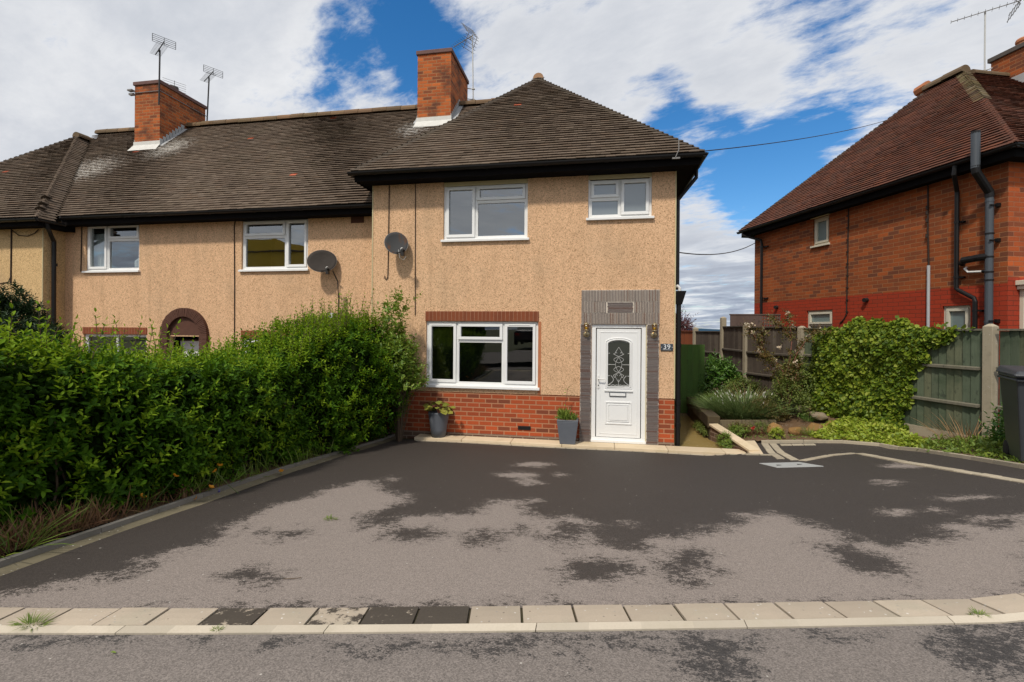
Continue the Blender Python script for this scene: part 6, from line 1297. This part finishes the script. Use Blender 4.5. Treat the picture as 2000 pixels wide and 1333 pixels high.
a = shoots(np.array([(5.42, 8.35, 2.10), (5.40, 8.45, 2.08), (5.33, 8.6, 2.12)]), np.array([(.3, -.8, .05), (.1, -.9, -.15), (.2, -.6, .2)]), np.array([.30, .22, .2]), 5, .08); leafmesh('trailing_shoots', *a[:3], a[3], .8, 'ivy_leaf', Iv)
clump('leafy_shrub', 'mid green broad leaved shrub against the fence at the left edge of the ivy', 'shrub', (4.18, 10.75), .42, .42, 1.15, 'olive_leaf', 330, .085, .5, 4, (.14, .26), .5)
# bright ground cover spilling from the ivy
def carpet(name, label, poly, n, h, mat, ll, W=.7):
    lo, hi = np.min(poly, 0), np.max(poly, 0); P = rng.uniform(lo, hi, (n * 3, 2)); ed = -sdist(P, poly); k = ed + .05 * lump(P[:, 0] * 8, P[:, 1] * 8) > 0; P = P[k][:n]; ed = np.maximum(ed[k][:n], 0); m_ = len(P)
    z = sz(P[:, 0], P[:, 1]) + h * np.clip(ed / .25, .12, 1) * (.7 + .3 * lump(P[:, 0] * 4, P[:, 1] * 4)) * rng.uniform(.3, 1.05, m_)
    o = leafmesh(name, np.stack([P, np.zeros((m_, 1))], 1)[:, 0] if False else np.column_stack([P, z]), rng.normal(size=(m_, 3)) + [-.1, -.3, .25], rng.normal(size=(m_, 3)) * .45 + [0, -.2, 1.], rng.uniform(.6, 1.2, m_) * ll, W, mat, None, fold=.05)
    tag(o, label, 'ground cover', kind='stuff'); return o
carpet('ground_cover', 'bright lime green ground cover spilling from the ivy foot onto the bed', [(3.72, 8.82), (4.12, 8.68), (4.5, 8.42), (4.66, 7.75), (5.1, 8.1), (5.0, 9.0), (4.7, 9.6), (4.3, 9.75), (4.0, 9.25), (3.75, 9.1)], 6500, .26, 'cover_leaf', .058)
carpet('ground_cover', 'mixed olive green weeds filling the narrow bed below the fence', [(4.62, 8.0), (4.68, 7.2), (4.64, 6.2), (4.60, 5.4), (5.6, 5.6), (5.8, 6.9), (5.45, 8.2)], 5200, .20, 'weed_leaf', .062, .4)
carpet('ground_cover', 'sparse low weeds along the soil behind the pale kerb', [(2.75, 8.95), (3.6, 8.80), (3.9, 8.9), (3.6, 9.1), (2.8, 9.3)], 170, .06, 'weed_leaf', .045, .4)
# shrubs in the bed
clump('laurel_bush', 'glossy green bush with long pointed leaves in front of the tall fence post', 'bush', (2.98, 12.3), .50, .45, 1.05, 'laurel_leaf', 240, .15, .30, 4, (.18, .34), .6, droop=.25)
clump('herb', 'dry grey brown herb beside the green gate and drainpipe', 'herb', (2.42, 12.4), .42, .40, .80, 'olive_leaf', 260, .045, .3, 5, (.2, .4), .9, 'red_stem')
clump('leafy_shrub', 'low bright green plant spreading along the mossy sleeper', 'shrub', (2.62, 11.2), .30, .75, .30, 'weed_leaf', 420, .05, .45, 4, (.08, .16), .7)
t = grass('lavender', 'grey green lavender clump with pale flower spikes above the timber board', 'lavender', (2.98, 10.30), .50, .40, .62, 2600, 'grey_leaf', .75, .016)
a_ = rng.uniform(0, 2 * np.pi, 90); r_ = rng.uniform(.3, 1, 90); P = np.stack([2.98 + .6 * r_ * np.cos(a_), 10.3 + .5 * r_ * np.sin(a_), s1(3, 10.3) + .36 + rng.uniform(-.08, .16, 90)], 1); o = leafmesh('flower_spikes', P, np.stack([np.cos(a_) * .5, np.sin(a_) * .3, np.ones(90)], 1), rng.normal(size=(90, 3)), .06, .3, 'white_petal', None); o.parent = t
clump('leafy_shrub', 'bronze brown low shrub between the lavender and the rocks', 'shrub', (3.35, 10.05), .42, .30, .34, 'bronze_leaf', 340, .04, .5, 4, (.08, .18), .6, 'red_stem')
clump('leafy_shrub', 'dark olive shrub at the foot of the climbing rose', 'shrub', (3.78, 10.15), .42, .35, .78, 'olive_leaf', 260, .05, .5, 4, (.12, .25), .7, 'bark')
grass('long_grass', 'mid green wild grass between the lavender and the laurel bush', 'grass', (2.75, 11.0), .45, .55, .40, 1100, 'weed_leaf', .5, .018)
grass('long_grass', 'straw coloured seeding grass behind the lavender clump', 'grass', (3.25, 10.75), .30, .25, .62, 420, 'straw', .5, .012)
clump('leafy_shrub', 'mixed green and bronze shrub in front of the dark fence panel', 'shrub', (3.30, 11.3), .55, .40, .60, 'olive_leaf', 380, .06, .5, 4, (.12, .25), .7, 'red_stem')
clump('leafy_plant', 'low green weed in the soil in front of the timber board', 'plant', (2.58, 9.15), .20, .14, .14, 'weed_leaf', 90, .045, .4, 3, (.06, .12), .7)
grass('long_grass', 'loose dry grass in front of the timber board', 'grass', (2.78, 9.30), .30, .14, .20, 260, 'straw', .6, .018)
grass('grass_tuft', 'ragged green tuft growing over the rough orange rock', 'grass tuft', (3.74, 9.10), .10, .06, .18, 110, 'weed_leaf', .8, .03)
clump('leafy_plant', 'small dry olive weed by the red flower', 'plant', (3.02, 9.38), .18, .10, .14, 'olive_leaf', 80, .04, .4, 3, (.06, .12), .7, 'red_stem')
# climbing rose in faded flower
Rz = thing('climbing_rose', 'straggly bronze leaved climbing rose with faded cream flowers against the dark fence', 'rose', (3.78, 10.25, s1(3.78, 10.25)))
arms = [[(3.78, 10.25, .3), (3.84, 10.3, 1.1), (3.95, 10.4, 1.9), (3.90, 10.5, 2.45)], [(3.78, 10.25, .3), (3.7, 10.3, .95), (3.5, 10.5, 1.5), (3.30, 10.6, 1.95), (3.18, 10.65, 2.12)], [(3.84, 10.3, 1.1), (3.6, 10.3, 1.45), (3.3, 10.35, 1.62)], [(3.84, 10.3, 1.1), (4.0, 10.3, 1.6), (4.25, 10.3, 2.0), (4.5, 10.3, 2.05)], [(3.78, 10.25, .3), (3.9, 10.2, .9), (4.0, 10.2, 1.4)], [(3.95, 10.4, 1.9), (3.7, 10.4, 2.2), (3.55, 10.4, 2.35)], [(3.5, 10.5, 1.5), (3.36, 10.45, 1.95), (3.42, 10.4, 2.05)]]
b = B(); S, D = [], []
for ar in arms:
    b.tube(ar, [.011] + [.008] * (len(ar) - 2) + [.004], 6)
    for p, q_ in zip(ar, ar[1:]):
        p, q_ = np.array(p), np.array(q_)
        for k in range(20):
            f_ = random.random()
            if p[2] + (q_[2] - p[2]) * f_ > .75: S.append(p + (q_ - p) * f_); D.append((q_ - p) * .3 + rng.normal(size=3) * .35)
b.obj('stems', 'red_stem', Rz); S, D = np.array(S), np.array(D)
a = shoots(S, D, rng.uniform(.08, .26, len(S)), 4, .052); leafmesh('foliage', *a[:3], a[3], .52, 'bronze_leaf', Rz)
P, D_ = [], []
for c_ in [(3.20, 10.6, 2.13), (3.27, 10.58, 2.02), (3.15, 10.62, 2.05), (3.24, 10.55, 2.18), (3.42, 10.4, 2.06), (3.32, 10.35, 1.64), (3.9, 10.5, 2.3), (3.98, 10.4, 2.15), (3.86, 10.4, 2.42), (4.45, 10.3, 2.06), (4.2, 10.28, 1.98), (3.7, 10.35, 1.72), (3.95, 10.2, 1.42), (3.6, 10.3, 1.46), (4.0, 10.3, 1.62)]:
    for k in range(9): P.append(np.array(c_) + rng.normal(size=3) * .02); D_.append(rng.normal(size=3))
leafmesh('faded_flowers', P, D_, rng.normal(size=(len(P), 3)), .042, .9, 'blossom', Rz)
clump('leafy_plant', 'small bright yellow green clump behind the pale kerb in front of the boulder', 'plant', (3.18, 8.98), .10, .09, .12, 'cover_leaf', 60, .045, .45, 3, (.04, .08), .7)
grass('grass_tuft', 'dark green grass tuft between the rocks', 'grass tuft', (4.0, 9.78), .08, .08, .24, 90, 'laurel_leaf', .7, .025, z0=.34)
grass('grass_tuft', 'olive grass tuft beside the sandy boulder', 'grass tuft', (3.60, 9.12), .10, .06, .14, 160, 'straw', .7, .022)
t = thing('red_flower', 'single small red flower in front of the timber board', 'flower', (2.86, 9.3, s1(2.86, 9.3))); b = B(); b.tube([(2.86, 9.3, .13), (2.88, 9.3, .26)], .004, 5); b.obj('stem', 'red_stem', t); leafmesh('petals', np.tile([2.88, 9.3, .26], (14, 1)), rng.normal(size=(14, 3)), rng.normal(size=(14, 3)), .05, .7, 'red_petal', t)
clump('leafy_plant', 'low reddish weed beside the sloping coping', 'plant', (2.66, 9.30), .22, .18, .16, 'bronze_leaf', 90, .04, .4, 3, (.06, .12), .7, 'red_stem')
clump('leafy_plant', 'small green creeper hanging over the dark brick garden wall', 'plant', (2.25, 8.72), .07, .22, .22, 'weed_leaf', 130, .035, .5, 3, (.05, .10), -.1, z0=.02)
clump('leafy_plant', 'little weeds growing at the base of the lower sleeper', 'plant', (2.10, 9.9), .06, .6, .12, 'olive_leaf', 130, .035, .5, 3, (.05, .10), .4, z0=.0)
clump('leafy_plant', 'tall leafy weed growing between the fence post and the wheelie bin', 'plant', (5.28, 6.92), .24, .26, .48, 'laurel_leaf', 120, .10, .30, 4, (.15, .3), .9)
grass('dry_weeds', 'dry brown seed stalks at the foot of the green fence', 'weeds', (5.28, 7.75), .30, .35, .46, 130, 'straw', .45, .016)
# purple tree beyond the gate
t = thing('purple_tree', 'dark purple leaved tree beyond the orange fence panel', 'tree', (4.0, 25, -.1)); nsh = 480; u = nrm(rng.normal(size=(nsh, 3))); S = np.array([3.85, 25, 2.0]) + u * np.array([1.05, 1.0, .75]) * rng.uniform(.3, 1, (nsh, 1)) ** .5
a = shoots(S, u + rng.normal(size=(nsh, 3)) * .3 + [0, 0, .3], rng.uniform(.2, .4, nsh), 4, .13); leafmesh('crown', *a[:3], a[3], .42, 'purple_leaf', t)
S = np.array([3.9, 25, 2.5]) + rng.normal(size=(26, 3)) * [.4, .3, .1]; a = shoots(S, rng.normal(size=(26, 3)) * .5 + [.25, 0, 1.], rng.uniform(.5, 1.0, 26), 6, .12); leafmesh('upper_shoots', *a[:3], a[3], .42, 'purple_leaf', t)
b = B(); b.tube([(3.85, 25, -.4), (3.85, 25, 1.8)], [.12, .06], 8); b.obj('trunk', 'bark', t)
# plants in the pots
t = thing('potted_plant', 'heart leaved yellow green plant in the round planter', 'plant', (-2.83, 8.32, .48)); n = 46; a_ = rng.uniform(0, 2 * np.pi, n); r_ = rng.uniform(.05, .26, n); P = np.stack([-2.83 + r_ * np.cos(a_), 8.30 + r_ * .8 * np.sin(a_) - .04, .62 - r_ * .35 + rng.uniform(-.02, .14, n)], 1)
leafmesh('foliage', P, np.stack([np.cos(a_), np.sin(a_), rng.uniform(-.7, .2, n)], 1), np.stack([np.cos(a_) * .6, np.sin(a_) * .6 - .3, np.ones(n)], 1), rng.uniform(.09, .15, n), .95, 'yellow_leaf', t, fold=.05, droop=.2)
b = B()
for p in P[:26]: b.tube([(-2.83, 8.32, .47), (-2.83 + (p[0] + 2.83) * .5, 8.32 + (p[1] - 8.32) * .5, p[2] + .01), tuple(p)], .004, 5)
b.tube([(-2.80, 8.3, .47), (-2.72, 8.25, .70), (-2.68, 8.25, .76)], .006, 5); b.obj('stems', 'red_stem', t)
t = thing('potted_plant', 'sparse grassy plant with two thin tall stalks in the square planter', 'plant', (-.455, 8.32, .48)); n = 330; a_ = rng.uniform(0, 2 * np.pi, n); P = np.stack([-.455 + rng.uniform(-.14, .14, n), 8.32 + rng.uniform(-.12, .12, n), np.full(n, .47)], 1); left = P[:, 0] < -.47
leafmesh('foliage', P, rng.normal(size=(n, 3)) * .45 + [0, 0, 1.], rng.normal(size=(n, 3)), np.where(left, rng.uniform(.08, .22, n), rng.uniform(.04, .13, n)), .13, 'weed_leaf', t, fold=.03, droop=.2)
b = B(); b.tube([(-.50, 8.3, .47), (-.50, 8.3, .75), (-.46, 8.28, 1.02)], .0045, 5); b.tube([(-.42, 8.3, .47), (-.40, 8.3, .7)], .0035, 5); b.obj('stalks', 'red_stem', t); leafmesh('top_leaves', np.array([(-.46, 8.28, 1.0), (-.46, 8.28, 1.02), (-.48, 8.28, .93), (-.50, 8.3, .8), (-.50, 8.3, .7)]), rng.normal(size=(5, 3)) + [0, 0, .3], rng.normal(size=(5, 3)), .06, .3, 'weed_leaf', t)

# ---- flowers, dry grass and litter along the hedge foot
def poppy_proto():
    t = thing('orange_poppy', 'orange poppy', 'flower', (0, 0, 0)); b = B(); b.tube([(0, 0, -.45), (.02, .0, -.2), (0, 0, 0)], .003, 5); st = b.obj('stem', 'green_stem', t)
    a_ = np.linspace(0, 2 * np.pi, 5)[:4] + .4; leafmesh('petals', np.zeros((4, 3)), np.stack([np.cos(a_), np.sin(a_), np.full(4, .55)], 1), np.stack([-np.cos(a_), -np.sin(a_), np.ones(4)], 1), .038, 1.0, 'orange_petal', t, fold=.1, droop=-.1); return t
pp = poppy_proto(); flw = [((-3.66, 3.28, .63), 'orange poppy nearest the road end, beneath the hedge'), ((-3.62, 3.55, .72), 'upper orange poppy of the pair beside the hedge foot'), ((-3.58, 3.72, .46), 'orange poppy hanging right over the garden kerb'), ((-3.60, 3.92, .50), 'orange poppy standing just behind the kerb next to the blue flower'), ((-3.62, 4.05, .67), 'topmost small orange poppy among hedge leaves'), ((-3.60, 3.98, .64), 'orange poppy close below the topmost one'), ((-3.58, 4.92, .36), 'lone orange poppy lying over the kerb far along the hedge')]
for i, (p, lab) in enumerate(flw):
    o = pp if i == 0 else pp.copy()
    if i:
        COL.objects.link(o)
        for ch in pp.children: c = ch.copy(); COL.objects.link(c); c.parent = o
    o.location = p; o.rotation_euler = (R(random.uniform(20, 60)), R(random.uniform(-25, 25)), random.uniform(0, 6)); o['label'] = lab; o['group'] = 'orange poppies at the hedge foot'
t = thing('blue_flower', 'tiny blue flower beside the kerb among the poppies', 'flower', (-3.60, 4.02, .44)); leafmesh('petals', np.tile([-3.60, 4.02, .44], (8, 1)), rng.normal(size=(8, 3)), rng.normal(size=(8, 3)), .022, .8, 'sign_white', t); MATS['blue_petal'] = plain('blue_petal', (.08, .06, .5), .6, .3); t.children[0].data.materials[0] = MATS['blue_petal']
b = B(); b.tube([(-3.62, 4.02, .40), (-3.60, 4.02, .44)], .002, 4); b.obj('stem', 'green_stem', t)
n = 1500; y = rng.uniform(1.4, 3.9, n) ; y = np.where(rng.uniform(size=n) < .75, 1.5 + (y - 1.4) * .62, y); x = -3.80 + rng.uniform(-.22, .16, n); P = np.stack([x, y, gz(x, y) + .02], 1)
o = leafmesh('dry_grass', P, rng.normal(size=(n, 3)) * .45 + [.15, 0, .9], rng.normal(size=(n, 3)) + [1., 0, .2], rng.uniform(.08, .24, n), .045, 'red_straw', None, fold=.01, droop=.5); tag(o, 'reddish dry grass along the foot of the hedge', 'grass', kind='stuff')
n = 520; y = rng.uniform(1.4, 6.6, n); x = -3.80 + rng.uniform(-.15, .12, n); P = np.stack([x, y, gz(x, y) + .02], 1)
o = leafmesh('long_grass', P, rng.normal(size=(n, 3)) * .4 + [.2, 0, .9], rng.normal(size=(n, 3)) + [1., 0, .2], rng.uniform(.08, .28, n), .034, 'weed_leaf', None, fold=.01, droop=.5); tag(o, 'loose green grass blades behind the garden kerb', 'grass', kind='stuff')
grass('grass_tuft', 'arching green grass tuft by the kerb at the near end of the hedge', 'grass tuft', (-3.62, 2.38), .10, .14, .30, 60, 'weed_leaf', 1.1, .028, z0=g1(-3.6, 2.4) + .02, curve=.55)
grass('grass_tuft', 'short grass tuft growing on the leftmost road setts', 'grass tuft', (-2.47, 1.70), .06, .03, .05, 150, 'weed_leaf', 1.2, .05, z0=g1(-2.47, 1.72) + .008)
grass('grass_tuft', 'tiny grass tuft in a joint near the left road setts', 'grass tuft', (-1.60, 1.785), .025, .008, .02, 40, 'weed_leaf', 1., .1, z0=g1(-1.6, 1.8) + .008)
grass('grass_tuft', 'small grass tuft on the sett row at the right edge', 'grass tuft', (1.70, 2.44), .035, .015, .03, 60, 'weed_leaf', 1.1, .1, z0=g1(1.7, 2.45) + .008)
grass('grass_tuft', 'flat green moss tuft on the open driveway', 'grass tuft', (-2.05, 3.42), .05, .02, .035, 60, 'weed_leaf', 1.4, .12, z0=g1(-2.05, 3.42) + .003)
o = leafmesh('fallen_leaf', np.array([[-1.90, 1.575, g1(-1.9, 1.575) + .006]]), np.array([[1, .1, 0.]]), np.array([[0, 0, 1.]]), .026, .4, 'weed_leaf'); tag(o, 'pale green leaf lying on the road', 'leaf')
b = B(); x, y = -1.62, 2.33; b.tube([(x - .05, y - .01, g1(x, y) + .004), (x, y, g1(x, y) + .006), (x + .04, y + .02, g1(x, y) + .005)], .002, 4); tag(b.obj('twig', 'bark'), 'thin dark twig lying on the driveway', 'twig')

# ================================================================== ACROSS THE ROAD (seen only as reflections in the windows)
t = thing('opposite_house', 'ochre rendered house across the road', 'house', (-36, -28, 1.0)); b = B(); b.box(-48, -26.5, -34, -26, .6, 10.0); b.box(-36.8, -33.0, -33, -26.01, 10.0, 11.4); b.obj('rendered_wall', 'ochre_wall', t); b = B(); b.box(-48.2, -26.3, -34.2, -25.8, 10.0, 10.12); b.obj('coping', 'far_roof', t)
t = thing('parked_car', 'dark parked car across the road', 'car', (-4.2, -14, 1.05)); cz = 1.06
def sect(y, pts): return [(-4.2 + x, y, cz + z) for x, z in pts]
b = B(); ss = [sect(-16.1, [(-.75, .35), (.75, .35), (.78, .7), (.65, .82), (-.65, .82), (-.78, .7)]), sect(-15.7, [(-.85, .2), (.85, .2), (.88, .75), (.72, .95), (-.72, .95), (-.88, .75)]), sect(-14.9, [(-.87, .2), (.87, .2), (.9, .8), (.72, 1.0), (-.72, 1.0), (-.9, .8)]), sect(-12.6, [(-.87, .2), (.87, .2), (.9, .8), (.72, 1.0), (-.72, 1.0), (-.9, .8)]), sect(-12.1, [(-.82, .35), (.82, .35), (.85, .75), (.70, .9), (-.70, .9), (-.85, .75)])]
ri = [b.pts(s_) for s_ in ss]
for p, q_ in zip(ri, ri[1:]):
    for k in range(6): b.f.append((p + k, p + (k + 1) % 6, q_ + (k + 1) % 6, q_ + k))
b.f += [tuple(ri[0] + k for k in range(6)), tuple(ri[-1] + k for k in range(6))]; b.obj('body', 'car_paint', t, bevel=.04)
b = B(); b.hexa([(-4.9, -15.0, cz + .97), (-3.5, -15.0, cz + .97), (-3.5, -12.5, cz + .97), (-4.9, -12.5, cz + .97), (-4.75, -14.4, cz + 1.42), (-3.65, -14.4, cz + 1.42), (-3.65, -13.0, cz + 1.42), (-4.75, -13.0, cz + 1.42)]); b.obj('cabin', 'grey_pipe', t, bevel=.05)
for x in (-.8, .8):
    for y in (-15.3, -12.8): b = B(); M = Matrix.Rotation(R(90), 3, 'Y'); b.lathe((-4.2 + x - .1, y, cz + .3), [(.2, 0), (.31, .02), (.31, .18), (.2, .2)], 20, M); b.obj('wheel', 'rubber', t)
for x in (-.62, .62): b = B(); b.box(-4.2 + x - .14, -4.2 + x + .14, -12.09, -12.03, cz + .6, cz + .75); b.obj('tail_light', 'red_glass', t)
t = thing('reflection_hedge', 'unseen hedge added across the road to darken window reflections', 'hedge', (-14, -12, 1.05)); n = 5000; P = np.stack([rng.uniform(-24, -7, n), -12 + rng.uniform(-.6, .6, n), 1.0 + rng.uniform(0, 1.7, n)], 1); leafmesh('foliage', P, rng.normal(size=(n, 3)), rng.normal(size=(n, 3)), .25, .6, 'privet_leaf', t); b = B(); b.box(-24, -7, -12.5, -11.5, 1.0, 2.6); b.obj('shade_core', 'core_shade', t)  # hedge added to darken the downstairs window reflections, round a solid dark core
